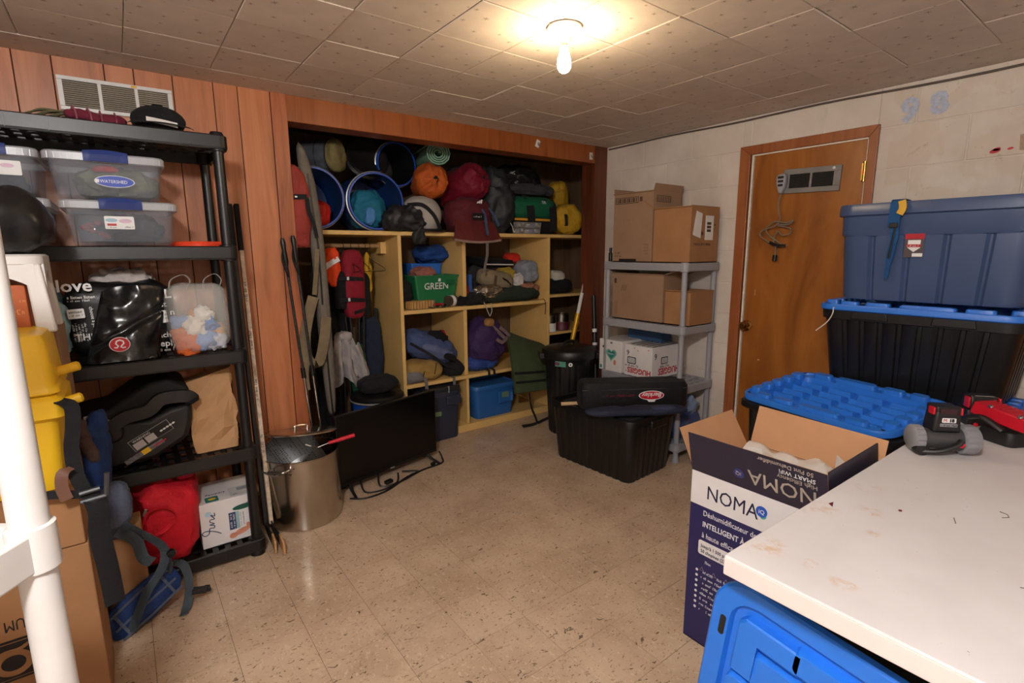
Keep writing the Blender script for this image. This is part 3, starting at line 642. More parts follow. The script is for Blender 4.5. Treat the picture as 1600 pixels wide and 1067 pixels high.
B().blob((0, 0, .145), (.225, .12, .285), (.5, .45), .008, 9, 8, floor=-.145, n=48, m=28, fn=lambda p: V(p.x*(1.0+.25*p.z), p.y*(1-1.6*max(0, p.z)), p.z)).obj('bag_film', CB, t, ang=60)
for x0, lean in ((-.06, .02), (.06, .015)): B().ribbon(catmull([(x0-.03, 0, .265), (x0-.02, .01, .305), (x0+.005+lean, .02, .325), (x0+.028+lean, .02, .30), (x0+.03, .01, .268)], 4), .022, .0015, (.3, 1, 0)).obj('bag_handle', GLASSY('handle_film', (214, 214, 208), .7, .3), t)
for i, (x, y, z, s_, c) in enumerate(((-.045, -.022, .045, .085, (216, 104, 48)), (-.06, -.01, .09, .06, (216, 120, 64)), (.015, -.028, .05, .07, (126, 158, 214)), (.055, -.02, .04, .06, (196, 200, 216)), (-.02, -.025, .11, .075, (228, 222, 214)), (.035, -.02, .12, .06, (54, 120, 190)), (.0, -.02, .155, .055, (214, 150, 96)), (.02, -.025, .165, .05, (228, 226, 222)), (.06, -.01, .085, .05, (196, 150, 104)), (-.065, -.01, .13, .05, (120, 150, 200)))):
    o = tag(B().blob((0, 0, 0), (s_*1.15, s_*.6, s_*1.1), (.9, .9), .016, 22, i+20, n=26, m=16).obj('cloth', FAB('bagcloth_%d' % i, c), None, ang=60), ('orange', 'apricot', 'sky blue', 'pale lilac', 'white', 'bright blue', 'tan', 'off-white', 'beige', 'denim blue')[i]+' cloth bunched inside the clear plastic bag', 'cloth', 'cloths in the clear bag'); o.location = (.243+x, 2.52+y, z3+z)
blobthing('plastic_bag', 'pale blue plastic bag at the left end of the third shelf tier', 'bag', (-.245, 2.58, z3), (.13, .2, .30), M('pale_blue_film', (150, 186, 200), .3, bump=.4, bs=20, bd=.01), .02, 9, 4)

# --- shelf 4: infant seat base, paper bag
z4 = .523
t = thing('infant_car_seat', 'black infant car seat with warning labels, on the fourth shelf tier', 'car seat', (-.02, 2.66, z4))
SEAT = PLA('seat_black', (24, 24, 26), .5, .15); SEAT2 = PLA('seat_black_soft', (15, 15, 17), .7, .2)
def side(poly, y0, y1, name, mat, bevel=.012): return B().loft([[(x, y0, z) for x, z in poly], [(x, y1, z) for x, z in poly]]).obj(name, mat, t, bevel=bevel)
side([(-.165, .02), (-.10, .004), (.06, .02), (.175, .085), (.20, .16), (.205, .235), (.12, .225), (.05, .19), (-.03, .205), (-.10, .235), (-.17, .20), (-.19, .10)], -.165, .19, 'seat_shell', SEAT, .02)
side([(-.19, .23), (-.08, .245), (.0, .30), (.06, .335), (.13, .345), (.20, .30), (.20, .27), (.10, .255), (.02, .225), (-.07, .205), (-.18, .20)], -.15, .17, 'seat_pad', SEAT2, .02)
B().ribbon(catmull([(-.10, -.185, .17), (-.03, -.185, .22), (.05, -.187, .235), (.10, -.187, .275), (.19, -.185, .27), (.205, -.18, .24)], 5), [.05]*25+[.04], .03, (0, 0, 1)).obj('carry_handle', SEAT, t, bevel=.006)
B().lathe([(0, .014), (.028, .014), (.034, .010), (.040, .0), (.040, -.02)], 32, Matrix.Translation((-.075, -.185, .165)) @ Matrix.Rotation(PI/2, 4, 'X')).obj('handle_hub', SEAT, t)
B().box((-.075, -.2005, .165), (.007, .003, .026)).obj('hub_slot', SEAT2, t)
decal('label', rectp(.027, .014, .002), WPRINT, t, (-.15, -.187, .235), (1, 0, -.03), (0, 0, 1)); text('clek', .010, INK, t, (-.147, -.1885, .239), (1, 0, -.03), (0, 0, 1))
B().blob((-.085, -.19, .218), (.03, .012, .010), n=16, m=10, wr=0).obj('release_button', M('button_grey', (176, 172, 170), .5), t)
GRL = M('label_grey', (196, 190, 190), .5)
WLN = [0]
def wl_(x, z, w_, h_, m_, n='warning_label'): WLN[0] += 1; decal(n, rectp(w_, h_), m_, t, (x, -.1662-.0007*WLN[0], z), (1, 0, .52), (-.52, 0, 1))
wl_(-.008, .066, .155, .050, M('label_light', (150, 146, 146), .5)); wl_(-.0065, .0685, .150, .046, INK); wl_(-.003, .072, .040, .028, GRL); wl_(.038, .094, .036, .028, GRL)
for k in range(5): decal('warning_print', ell(.006, .004, 8), WPRINT, t, (.085+.011*k, -.1712, .138+.0062*k), (1, 0, .52), (-.52, 0, 1))
text('WARNING', .014, WPRINT, t, (-.012, -.1712, .104), (1, 0, .52), (-.52, 0, 1), bold=.02)
wl_(-.04, .018, .15, .020, M('label_print_grey', (110, 106, 108), .6, var=.5, vs=90)); decal('warning_label', rectp(.03, .021), YELP, t, (.018, -.1712, .048), (1, 0, .52), (-.52, 0, 1)); decal('warning_label', rectp(.05, .006), RL, t, (.055, -.1712, .075), (1, 0, .52), (-.52, 0, 1))
def crumple(name, label, cat, loc, w0, d0, w1, d1, h, mat, seed, amp=.012, n=8, m=7, rz=0, top=0):
    rn = random.Random(seed); b = B(); R = []
    for j in range(m+1):
        f = j/m; w_, d_ = w0+(w1-w0)*f, d0+(d1-d0)*f; ring = ringpts(w_, d_, .012, h*f, 2, ribs=0)
        pts = []
        for i, p in enumerate(ring):
            q = ring[(i+1) % len(ring)]
            for s_ in range(3 if (V(*p)-V(*q)).length > .03 else 1):
                v = V(*p).lerp(V(*q), s_/3); k = amp*(.2+.8*math.sin(PI*min(1, f*1.1)))
                if j: v += V(rn.uniform(-k, k), rn.uniform(-k, k), rn.uniform(-k, k)*.8+top*(v.x/w0)*f)
                pts.append(tuple(v))
        R.append(pts)
    b.loft(R); o = b.obj(name, mat, None, smooth=False, rot=(0, 0, rz)); o.location = loc; return tag(o, label, cat)
crumple('paper_bag', 'crumpled brown paper bag beside the car seat', 'bag', (.262, 2.615, z4), .165, .22, .175, .10, .33, M('kraft_paper', (176, 134, 92), .75, var=.08, bump=.3, bs=10, bd=.008), 5, .014, top=.05)

# --- shelf 5: red duffel, diaper box
z5 = .081
t = thing('duffel_bag', 'red nylon duffel bag on the bottom tier of the black shelf', 'bag', (.045, 2.60, z5))
RED = FAB('red_nylon', (206, 28, 44), .6, .12)
B().blob((0, 0, .18), (.23, .34, .36), (.5, .55), .022, 6, 9, floor=-.178, rot=(0, .15, 0), n=48, m=30).obj('bag_body', RED, t, ang=60)
B().tube(catmull([(-.085, -.155, .20), (-.06, -.185, .27), (.0, -.19, .275), (.03, -.175, .22), (-.03, -.178, .17), (-.08, -.16, .19)], 5), .010, 8, flat=.5).obj('handle', RED, t)
B().box((-.07, -.185, .275), (.012, .006, .03), (0, .4, 0)).obj('zip_pull', STEEL, t, bevel=.002)
B().blob((.085, -.06, .37), (.07, .07, .06), wr=.008, n=22, m=14, seed=3).obj('end_strap', FAB('crimson_strap', (160, 24, 56)), t, ang=60)
blobthing('stuff_sack', 'teal fabric bundle wedged above the red duffel bag', 'bag', (-.02, 2.62, z5+.345), (.12, .12, .06), FAB('teal_cloth', (44, 110, 130)), .01, 12, 3)
PW = M('box_white', (224, 220, 220), .45, var=.03)
t = thing('diaper_box', 'white diaper carton with handwriting-style Pure lettering on the bottom tier', 'box', (.278, 2.62, z5)); t.scale = (1.16, 1, 1.1)
B().box((0, 0, .095), (.20, .25, .19)).obj('carton', PW, t, bevel=.002, smooth=False)
yb = -.1256; X_, Y_ = (1, 0, 0), (0, 0, 1)
b = B(); b.tube(catmull([(.0, -.02, 0), (.012, .0, 0), (.02, .03, 0), (.012, .045, 0), (.0, .035, 0), (.008, .022, 0), (.03, .02, 0), (.03, .006, 0), (.04, .006, 0), (.045, .022, 0), (.048, .006, 0), (.056, .02, 0), (.066, .02, 0), (.068, .006, 0), (.078, .014, 0), (.086, .02, 0), (.08, .006, 0), (.094, .008, 0)], 4), .0018, 5, flat=.3)
NV = M('print_navy', (34, 58, 98), .5); TEAL = M('print_teal', (44, 128, 124), .5); GRN = M('print_green', (20, 84, 68), .5); SK = M('print_skin', (206, 138, 112), .5, var=.15, vs=40); LTX = M('print_grey', (140, 146, 156), .6)
o = b.obj('lettering', NV, t); o.matrix_local = frame((-.052, yb-.0005, .055), (.0, 0, 1), (-1, 0, 0)); o.matrix_local = frame((-.055, yb-.0005, .052), (.12, 0, 1), (-1, 0, .12))
decal('print', ell(.038, .011), GRN, t, (.048, yb, .142), (1, 0, .05), Y_); decal('print', rectp(.024, .075), NV, t, (-.005, yb, .052), X_, Y_); decal('print', rectp(.012, .075), M('print_pale_teal', (150, 184, 190), .5), t, (.0195, yb, .052), X_, Y_)
for k in range(2): scribble(.065, .006, WPRINT, t, (.005+.010*k, yb-.001, .055), (0, 0, 1), (-1, 0, 0), k)
for k in range(2): scribble(.06, .005, LTX, t, (.038+.010*k, yb-.001, .06), (0, 0, 1), (-1, 0, 0), k+5)
decal('print', ell(.030, .012), SK, t, (.035, yb, .036), (1, 0, .3), Y_); decal('print', ell(.014, .012), SK, t, (.005, yb-.0006, .026), X_, Y_); decal('print', ell(.009, .016), SK, t, (.062, yb-.0006, .052), (1, 0, .3), Y_)
text('2', .022, NV, t, (.075, yb, .148), (0, 0, 1), (-1, 0, 0)); decal('print', ell(.011, .011, 16), M('print_pale_blue', (176, 206, 222), .5), t, (-.072, yb, .145), X_, Y_)
for k in range(4): decal('print', ell(.005, .005, 10), LTX, t, (.075+.010*(k % 2), yb, .11-.012*(k//2)), X_, Y_)
decal('print', rectp(.045, .055, .006), TEAL, t, (-.075, -.115, .1905), X_, (0, 1, 0)); decal('print', ell(.014, .01, 12), YELP, t, (-.052, -.088, .1915), X_, (0, 1, 0)); decal('print', rectp(.085, .10), M('print_pale_grey', (196, 194, 196), .6), t, (.01, -.11, .1905), X_, (0, 1, 0))
text('Pampers', .02, NV, t, (-.07, -.04, .1905), X_, (0, 1, 0)); text('o', .03, LTX, t, (.02, -.10, .1915), X_, (0, 1, 0)); decal('print', rectp(.045, .035), LTX, t, (.04, -.06, .1912), X_, (0, 1, 0))

# --- boxes in the near left corner
def carton(name, label, loc, W, D, H, mat, rz=0, flaps=None, group=None, tape=True):
    t = thing(name, label, 'box', loc, rz, group); th = .005
    if flaps:
        b = B(); b.slab(-W/2, W/2, -D/2, -D/2+th, 0, H); b.slab(-W/2, W/2, D/2-th, D/2, 0, H); b.slab(-W/2, -W/2+th, -D/2+th, D/2-th, 0, H); b.slab(W/2-th, W/2, -D/2+th, D/2-th, 0, H); b.slab(-W/2, W/2, -D/2, D/2, 0, th); b.obj('carton_body', mat, t, smooth=False)
        for f, ln, an in flaps:
            o = B()
            if f in 'fb': o.slab(-W/2, W/2, 0, th, 0, ln)
            else: o.slab(0, th, -D/2, D/2, 0, ln)
            q = o.obj('flap', mat, t, smooth=False)
            q.location = {'f': (0, -D/2, H), 'b': (0, D/2-th, H), 'l': (-W/2, 0, H), 'r': (W/2-th, 0, H)}[f]
            q.rotation_euler = {'f': (an, 0, 0), 'b': (-an, 0, 0), 'l': (0, -an, 0), 'r': (0, an, 0)}[f]
    else:
        B().box((0, 0, H/2), (W, D, H)).obj('carton_body', mat, t, bevel=.004, smooth=False)
        b = B(); b.box((0, 0, H+.0003), (W+.0004, .0025, .001)); b.obj('flap_seam', M('seam_brown', (96, 68, 46), .8), t, smooth=False)
        if tape: B().box((0, 0, H+.0006), (W+.001, .05, .0008)).obj('packing_tape', M('packing_tape', (186, 146, 104), .2), t, smooth=False)
    return t
t = carton('cardboard_box', 'large cardboard box with black emblem at the bottom left of the picture', (-.475, 1.985, 0), .63, .25, .545, CARD)
text('PREMIUM', .046, INK, t, (.236, -.1256, .376), (-1, 0, .0), (0, 0, -1), sx=.66); 
decal('emblem', rectp(.124, .124), INK, t, (.058, -.1256, .195), X_, Y_); decal('emblem_edge', rectp(.110, .110), CARD, t, (.065, -.1264, .202), X_, Y_); decal('emblem', rectp(.106, .106), INK, t, (.067, -.1272, .204), X_, Y_)
b = B(); b.tube([(.034*math.cos(a), .031*math.sin(a), 0) for a in [i*2*PI/28 for i in range(28)]], .008, 6, True, flat=.1); b.tube(catmull([(-.035, .03, 0), (-.012, .037, 0), (.012, .036, 0), (.028, .042, 0), (.036, .050, 0)], 4), [.006]*10+[.005]*4+[.003]*3, 6, flat=.1); o = b.obj('emblem_mark', CARD, t); o.matrix_local = frame((.118, -.1285, .250), X_, Y_)
t = carton('cardboard_box', 'flat cardboard box with creased top under the yellow case', (-.475, 1.98, .548), .62, .25, .175, CARD)
carton('cardboard_box', 'tall cardboard box standing behind the yellow case', (-.405, 2.265, 0), .46, .26, 1.15, CARD2)
carton('cardboard_box', 'small cardboard box on the floor behind the blue backpack', (-.1, 2.34, 0), .12, .155, .37, CARD)

# --- yellow case
t = thing('dry_case', 'yellow plastic lidded case with lug handles beside the white shelf post', 'case', (-.325, 1.97, .7245))
def yl(n, rs, bv=0): B().loft(rs).obj(n, YELP, t, bevel=bv)
yl('case_body', [ringpts(.255, .22, .024, .002), ringpts(.27, .235, .024, .02), ringpts(.29, .25, .024, .22), ringpts(.292, .252, .024, .235)])
yl('case_band', [ringpts(.30, .26, .024, .205), ringpts(.325, .285, .024, .215), ringpts(.325, .285, .024, .262), ringpts(.30, .262, .024, .275)])
yl('lid', [ringpts(.30, .262, .024, .277), ringpts(.318, .276, .024, .283), ringpts(.316, .274, .024, .296), ringpts(.304, .264, .024, .302), ringpts(.288, .248, .024, .425), ringpts(.275, .235, .024, .440), ringpts(.25, .21, .024, .446)])
yl('lid_ridge', [ringpts(.14, .19, .02, .438), ringpts(.13, .18, .02, .458), ringpts(.11, .16, .02, .463)])
for z, y in ((.245, -.09), (.325, -.02)): B().tube([(.12, y, z-.01), (.165, y, z), (.198, y, z+.008), (.202, y, z+.009)], [.016, .014, .014, .008], 12).obj('lug_handle', YELP, t)
# --- step stool with black bag
t = thing('step_stool', 'white plastic step stool holding a black bag in the near left corner', 'stool', (-.36, 2.135, 1.153))
B().loft([ringpts(.36, .23, .04, .195), ringpts(.37, .24, .045, .20), ringpts(.37, .24, .045, .222), ringpts(.355, .225, .04, .228)]).obj('stool_top', WHITEP, t)
for s_, y in ((1, -.112), (-1, .112)):
    B().grid(lambda u, v: (-.165+.33*u, y, .20-(.02+.055*abs(2*u-1)**2.5)*v), 20, 3, .006*s_).obj('apron', WHITEP, t)
for x in (-1, 1):
    for y in (-1, 1): B().box((x*.165, y*.1, .1), (.046, .036, .2), (0, -x*.06, 0), top=(.8, .9)).obj('leg', WHITEP, t, bevel=.006)
    B().grid(lambda u, v: (x*.178, -.09+.18*u, .20-(.02+.05*abs(2*u-1)**2.5)*v), 14, 3, .006).obj('apron', WHITEP, t)
blobthing('stuff_sack', 'black nylon bag resting on the white step stool', 'bag', (-.29, 2.12, 1.382), (.27, .22, .19), M('black_nylon', (18, 18, 20), .35, bump=.35, bs=12, bd=.012), .018, 7, 8, e=(.8, .8), fn=lambda p: V(p.x*(1.0-.9*max(0, p.z)), p.y, p.z))
t = thing('gift_box', 'orange-brown box with pale lettering under the white step stool', 'box', (-.345, 2.125, 1.153))
B().box((0, 0, .07), (.24, .15, .14)).obj('carton', M('burnt_orange_card', (170, 84, 34), .6, var=.06), t, bevel=.003, smooth=False)
TANP = M('print_tan', (206, 140, 86), .6)
text('Marshall', .03, TANP, t, (-.012, -.0756, .02), X_, Y_); scribble(.13, .014, TANP, t, (-.02, -.0756, .055), X_, Y_, 3); scribble(.14, .010, TANP, t, (-.03, -.0756, .09), X_, Y_, 5)
# --- white resin shelf post in the foreground
t = thing('shelving_unit', 'white plastic shelving unit whose post crosses the lower left corner', 'shelf', (-.161, 1.085, 0), math.radians(143-180)+PI)
# local +x points away to the left, local +y towards the camera
for z in (.30, .943, 1.58):
    b = B(); b.loft([ringpts(.90, .40, .03, z-.066), ringpts(.90, .40, .03, z), ringpts(.86, .36, .02, z), ringpts(.86, .36, .02, z-.012)], True, True); o = b.obj('shelf_deck', WHITEP, t, bevel=.004); o.location = (.43, .18, 0)
for x, y in ((0, 0), (.86, 0), (0, .36), (.86, .36)):
    pr = [(0, 0), (.03, 0), (.026, .02)]
    for z in (.30, .943, 1.58): pr += [(.026, z-.070), (.0325, z-.068), (.0325, z+.006), (.026, z+.008)]
    B().lathe(pr+[(.026, 1.66), (0, 1.66)], 24, Matrix.Translation((x, y, 0))).obj('post', WHITEP, t)

# --- straps draped over the boxes
t = thing('pack_harness', 'black webbing harness with grey buckle hanging over the cardboard boxes', 'strap', (-.135, 1.83, .55))
def lp(P): return [(x+.135, y-1.83, z-.55) for x, y, z in P]
B().ribbon(catmull(lp([(-.18, 1.85, .985), (-.147, 1.815, .97), (-.15, 1.812, .91), (-.16, 1.815, .85), (-.16, 1.82, .775), (-.145, 1.81, .715)]), 5), .034, .004, (1, .3, 0)).obj('strap', STRAP, t)
B().ribbon(catmull(lp([(-.27, 1.82, .733), (-.20, 1.815, .725), (-.118, 1.81, .70)]), 5), .022, .005, (0, .3, 1)).obj('strap', STRAP, t)
B().ribbon(catmull(lp([(-.128, 1.80, .70), (-.122, 1.795, .655), (-.128, 1.80, .59), (-.122, 1.815, .47), (-.118, 1.82, .35)]), 5), .05, .004, (1, .2, 0)).obj('strap', STRAP, t)
b = B()
for p, q in (((-.158, 1.80, .695), (-.10, 1.80, .70)), ((-.10, 1.80, .70), (-.092, 1.80, .765)), ((-.158, 1.80, .72), (-.112, 1.80, .725))): b.tube(lp([p, q]), .007, 8)
b.obj('buckle', M('gunmetal', (84, 86, 90), .3, .6), t)
B().ribbon(catmull(lp([(-.165, 1.80, .80), (-.185, 1.79, .79), (-.19, 1.79, .75), (-.183, 1.79, .715)]), 4), .028, .003, (1, 0, .2)).obj('leather_tab', M('brown_leather', (104, 70, 56), .6), t)
# --- blue hiking backpack on the floor
t = thing('backpack', 'blue and grey hiking backpack slumped on the floor between the boxes and black shelf', 'backpack', (-.08, 2.27, 0))
BLU = FAB('royal_blue_nylon', (30, 56, 108), .6); SLA = FAB('slate_grey_nylon', (84, 92, 112), .75); GST = FAB('grey_webbing', (70, 80, 90), .8)
B().blob((-.075, .03, .60), (.09, .11, .48), (.7, .7), .014, 8, 3, rot=(.1, .14, 0)).obj('pack_body', BLU, t, ang=60)
B().blob((-.03, -.01, .46), (.095, .10, .20), (.7, .7), .010, 9, 6, rot=(0, .1, 0)).obj('pocket', SLA, t, ang=60)
B().blob((-.075, -.02, .74), (.04, .07, .16), (.8, .8), .01, 9, 7, rot=(0, -.2, 0)).obj('side_panel', FAB('brown_lining', (82, 64, 60)), t, ang=60)
hb = Matrix.Translation((.015, -.035, .082)) @ Euler((-.25, -.38, .42)).to_matrix().to_4x4()
def hbf(p): return V(p.x, p.y-.5*p.x*p.x, p.z*(1-.9*abs(p.x)))
o = B().blob((0, 0, 0), (.27, .045, .135), (.8, .55), .004, 8, 4, fn=hbf).obj('hip_belt', BLU, t, ang=60); o.matrix_local = hb
for q in (-.052, -.004, .05): o = B().ribbon([tuple(hbf(V(x, -.0235, q))) for x in [-.115+.023*i for i in range(11)]], .009, .004, (0, 0, 1)).obj('belt_piping', SLA, t); o.matrix_local = hb
for q in (-.09, .085): o = B().ribbon([tuple(hbf(V(q, -.0245, z))) for z in (-.055, 0, .05)], .010, .004, (1, 0, 0)).obj('belt_piping', SLA, t); o.matrix_local = hb
B().ribbon(catmull([(-.015, -.05, .42), (.03, -.07, .38), (.09, -.05, .30), (.10, -.05, .25), (.08, -.06, .20), (.03, -.08, .14), (-.01, -.09, .06), (-.03, -.10, .02)], 5), .030, .004, (1, -.3, .2)).obj('shoulder_strap', GST, t)
B().ribbon(catmull([(.10, -.05, .27), (.11, -.03, .2), (.10, .0, .13)], 5), .022, .004, (1, -.3, 0)).obj('shoulder_strap', GST, t)
B().ribbon(catmull([(-.03, -.06, .40), (.02, -.09, .36), (.035, -.10, .29), (.06, -.09, .26)], 5), .036, .003, (1, 0, 1)).obj('shoulder_strap', GST, t)
B().lathe([(0, .012), (.014, .010), (.016, 0), (.014, -.01), (0, -.012)], 16, Matrix.Translation((.12, -.055, .255)) @ Matrix.Rotation(PI/2, 4, 'X')).obj('buckle_knob', BLKP, t)
B().ribbon(catmull([(.12, .05, .16), (.155, .02, .15), (.165, -.01, .09), (.15, -.05, .02), (.13, -.09, .006)], 5), .032, .004, (.8, .6, .3)).obj('waist_strap', GST, t)
b = B(); b.box((.195, -.02, .045), (.05, .032, .016), (0, .2, -.1)); b.box((.225, -.018, .04), (.02, .009, .012), (0, .2, -.1)); b.box((.225, -.032, .04), (.02, .007, .012), (0, .2, -.1)); b.box((.225, -.004, .04), (.02, .007, .012), (0, .2, -.1)); b.obj('clip_buckle', BLKP, t, bevel=.002, smooth=False)
B().blob((.13, .045, .12), (.045, .04, .04), wr=.004, n=18, m=12).obj('strap_adjuster', BLKP, t)
# ================================================================== CLOSET
YB = M('pale_yellow_board', (222, 184, 116), .55, var=.07, vs=6, bump=.06, bs=80)
YF, ZT, ZM, ZLo = 3.26, 1.517, .978, .447
t = thing('closet_shelving', 'built-in pale yellow wooden cubby shelving inside the closet', 'shelf', (2.05, 3.5, 0))
def cl(name, x0, x1, y0, y1, z0, z1): B().slab(x0-2.05, x1-2.05, y0-3.5, y1-3.5, z0, z1).obj(name, YB, t, bevel=.0015, smooth=False)
cl('top_shelf', .505, 3.595, YF, 3.79, ZT-.026, ZT)
cl('divider', 1.508, 1.533, YF, 3.79, 0, ZT-.026); cl('divider', 2.026, 2.056, YF+.02, 3.79, ZM, ZT-.026); cl('divider', 2.026, 2.056, YF+.02, 3.79, ZLo, ZM-.026); cl('divider', 2.034, 2.056, YF+.01, 3.79, .058, ZLo-.026); cl('divider', 2.845, 2.868, YF, 3.79, 0, ZT-.026)
cl('middle_shelf', 1.533, 2.845, YF, 3.79, ZM-.026, ZM); cl('lower_shelf', 1.533, 2.845, YF, 3.79, ZLo-.026, ZLo); cl('plinth', 1.945, 2.845, YF, 3.79, 0, .056)
cl('side_shelf', 2.868, 3.595, YF+.03, 3.79, .99, 1.012); cl('side_shelf', 2.868, 3.595, YF+.03, 3.79, .665, .687)
cl('rod_bracket', 1.47, 1.508, 3.46, 3.54, 1.37, 1.45)
t = thing('closet_rod', 'pale hanging rod in the left bay of the closet', 'rod', (1.0, 3.5, 1.425))
B().cyl((-.49, 0, 0), (.47, 0, 0), .014, n=14).obj('rod', M('rod_wood', (176, 140, 96), .5), t)
WIRE = M('hanger_wire', (70, 62, 54), .4, .7)
for i, (x, y) in enumerate(((1.21, 0), (1.27, 0), (1.32, 0), (1.36, 0), (1.41, 0))):
    o = B().tube(catmull([(0, -.012, -.03), (0, -.020, .005), (0, 0, .017), (0, .020, .005), (0, .004, -.03), (0, 0, -.06), (.01, .1, -.11), (.012, .19, -.165), (.0, 0, -.175), (-.012, -.19, -.165), (-.01, -.1, -.11), (0, 0, -.06)], 5), .0022, 6).obj('wire_hanger', WIRE)
    o.location = (x, 3.5, 1.425); o.rotation_euler = (0, 0, (.35, -.2, .1, .5, -.4)[i]); tag(o, 'wire coat hanger on the closet rod, '+('beside the red life vest', 'second from the red life vest', 'third from the red life vest', 'next to last toward the divider', 'nearest the yellow divider')[i], 'hanger', 'wire hangers on the rod')

# --- barrels on the top shelf
BBL = PLA('barrel_blue', (24, 72, 170), .35); BBI = PLA('barrel_blue_dark', (20, 62, 128), .4); CLAMP = M('clamp_ring', (196, 192, 190), .35, .5)
def barrel(loc, label, r, L, rz, tilt=0, body=BBI):
    t = thing('canoe_barrel', label, 'barrel', loc, rot=(PI/2+tilt, 0, rz), group='barrels on the closet top shelf')   # local +z points to the room
    w_ = .005
    B().lathe([(0, -L), (r*.93, -L), (r*.97, -L+.02), (r, -L+.06), (r, -L*.66), (r*.98, -L*.64), (r, -L*.6), (r, -.05), (r*.955, -.02), (r*.955, 0), (r*.955-w_, 0), (r*.955-w_, -.02), (r-w_, -.05), (r-w_, -L+.05), (r*.9, -L+.012), (0, -L+.012)], 48).obj('barrel_body', body, t)
    B().lathe([(r*.955, -.016), (r*.985, -.014), (r*.99, -.002), (r*.97, .005), (r*.92, .005), (r*.915, 0)], 48).obj('barrel_rim', BBL, t)
    B().lathe([(r*.97, -.036), (r*1.015, -.034), (r*1.02, -.018), (r*.98, -.015)], 48).obj('clamp_ring', CLAMP, t)
    return t
barrel((.985, 3.29, ZT+.191), 'open blue barrel lying at the left end of the closet top shelf', .187, .44, -.10)
barrel((1.385, 3.29, ZT+.191), 'open blue barrel with teal sack inside, lying beside the grey sack', .187, .44, -.10)
barrel((1.60, 3.42, 1.975), 'dark barrel lying on top of the others, near the foam roll', .15, .34, .05, 0, PLA('barrel_black', (16, 18, 24), .4))
t = thing('barrel_lid', 'black round barrel lid leaning at the top of the closet', 'lid', (1.40, 3.46, 2.0), rot=(PI/2-.35, -.25, .0))
B().lathe([(0, .012), (.10, .012), (.115, .02), (.135, .02), (.15, .008), (.152, -.01), (.145, -.01)], 40).obj('lid_disc', BLKP, t)
B().tube([(.125*math.cos(a), .125*math.sin(a), .022) for a in [i*.12+3.6 for i in range(14)]], .003, 6).obj('lid_highlight_rim', M('lid_highlight_grey', (120, 118, 116), .3, .8), t)  # pale arc laid on as the silvery highlight of the black rim
blobthing('stuff_sack', 'bright red sack inside the left blue barrel', 'bag', (1.02, 3.37, ZT+.012), (.14, .16, .17), FAB('bright_red_nylon', (184, 36, 28), .5), .018, 9, 3)
blobthing('stuff_sack', 'teal sack stuffed inside the open blue barrel', 'bag', (1.36, 3.40, ZT+.014), (.22, .2, .25), FAB('teal_nylon', (22, 104, 134), .6), .02, 9, 5)
blobthing('stuff_sack', 'light blue pouch tucked in the mouth of the blue barrel', 'bag', (1.345, 3.31, ZT+.035), (.07, .04, .12), FAB('light_blue_nylon', (74, 130, 190), .6), .008, 9, 6)
t = thing('sleeping_bag_sack', 'grey and olive sleeping bag sack on top of the blue barrels', 'bag', (1.13, 3.44, 1.985), rot=(0, PI/2, -.75))
B().blob((0, 0, -.06), (.19, .19, .22), (1, .5), .008, 8, 3).obj('sack_body', FAB('slate_sack', (74, 78, 86)), t, ang=60)
B().blob((0, 0, .055), (.195, .195, .10), (1, .7), .010, 9, 4).obj('sack_end', FAB('olive_sack', (122, 112, 74)), t, ang=60)
for q in (-.04, .03): B().tube([(.097*math.cos(a), .097*math.sin(a), q) for a in [i*2*PI/24 for i in range(24)]], .005, 6, True, flat=.4).obj('strap', STRAP, t)
blobthing('jacket', 'black jacket crumpled over the shelf edge in front of the barrel', 'jacket', (1.56, 3.30, ZT), (.30, .20, .155), M('black_shell', (30, 31, 36), .55, bump=.4, bs=16, bd=.01), .035, 9, 13)
o = B().blob((0, 0, 0), (.09, .035, .15), (.8, .8), .014, 12, 5).obj('jacket', MC['black_shell'], None, ang=60); o.location = (1.655, 3.238, ZT-.02); o.parent = bpy.data.objects['jacket']; o.location = (1.655-1.56, 3.236-3.30, -.015); o.name = 'sleeve'
t = thing('helmet_bag', 'pale grey dome-shaped bag with a black strap on the closet top shelf', 'bag', (1.745, 3.37, ZT))
B().blob((0, 0, .115), (.30, .24, .27), (1, .9), .004, 6, 3, floor=-.115).obj('dome', FAB('pale_grey_shell', (172, 166, 160), .6, .08, .2), t, ang=60)
B().ribbon(catmull([(-.13, -.06, .18), (-.05, -.118, .18), (.03, -.125, .12), (.09, -.10, .04), (.11, -.08, .0)], 6), .026, .005, (.6, -.2, .8)).obj('strap', STRAP, t)
B().lathe([(0, 0), (.17, 0), (.175, .015), (.16, .02)], 40).obj('brim', BLKP, t)
def sack(label, loc, size, mat, rot, seed, cord=True, wr=.016):
    t = thing('stuff_sack', label, 'bag', loc, rot=rot)
    B().blob((0, 0, 0), size, (1, .55), wr, 9, seed).obj('sack_body', mat, t, ang=60)
    if cord:
        h = size[2]/2; b = B(); b.tube(catmull([(0, 0, h+.002), (.015, .01, h+.02), (.03, -.01, h+.012), (.02, -.03, h+.004), (.03, -.06, h-.02)], 4), .003, 6); b.box((.012, 0, h+.014), (.016, .012, .02)); b.obj('drawcord', STRAP, t)
    return t
sack('orange drawstring sack on the closet top shelf', (1.835, 3.40, 1.87), (.235, .235, .26), FAB('orange_nylon', (178, 84, 28), .6), (PI/2-.1, 0, -.25), 4)
t = thing('foam_roll', 'mint green foam sleeping mat rolled up at the top of the closet', 'sleeping mat', (1.885, 3.46, 2.055), rot=(PI/2, 0, -.2))
MINT = M('mint_foam', (120, 158, 136), .8, bump=.2, bs=120)
sp = [(.02+.0075*a/ (2*PI)*2.2) for a in [i*PI/6 for i in range(54)]]
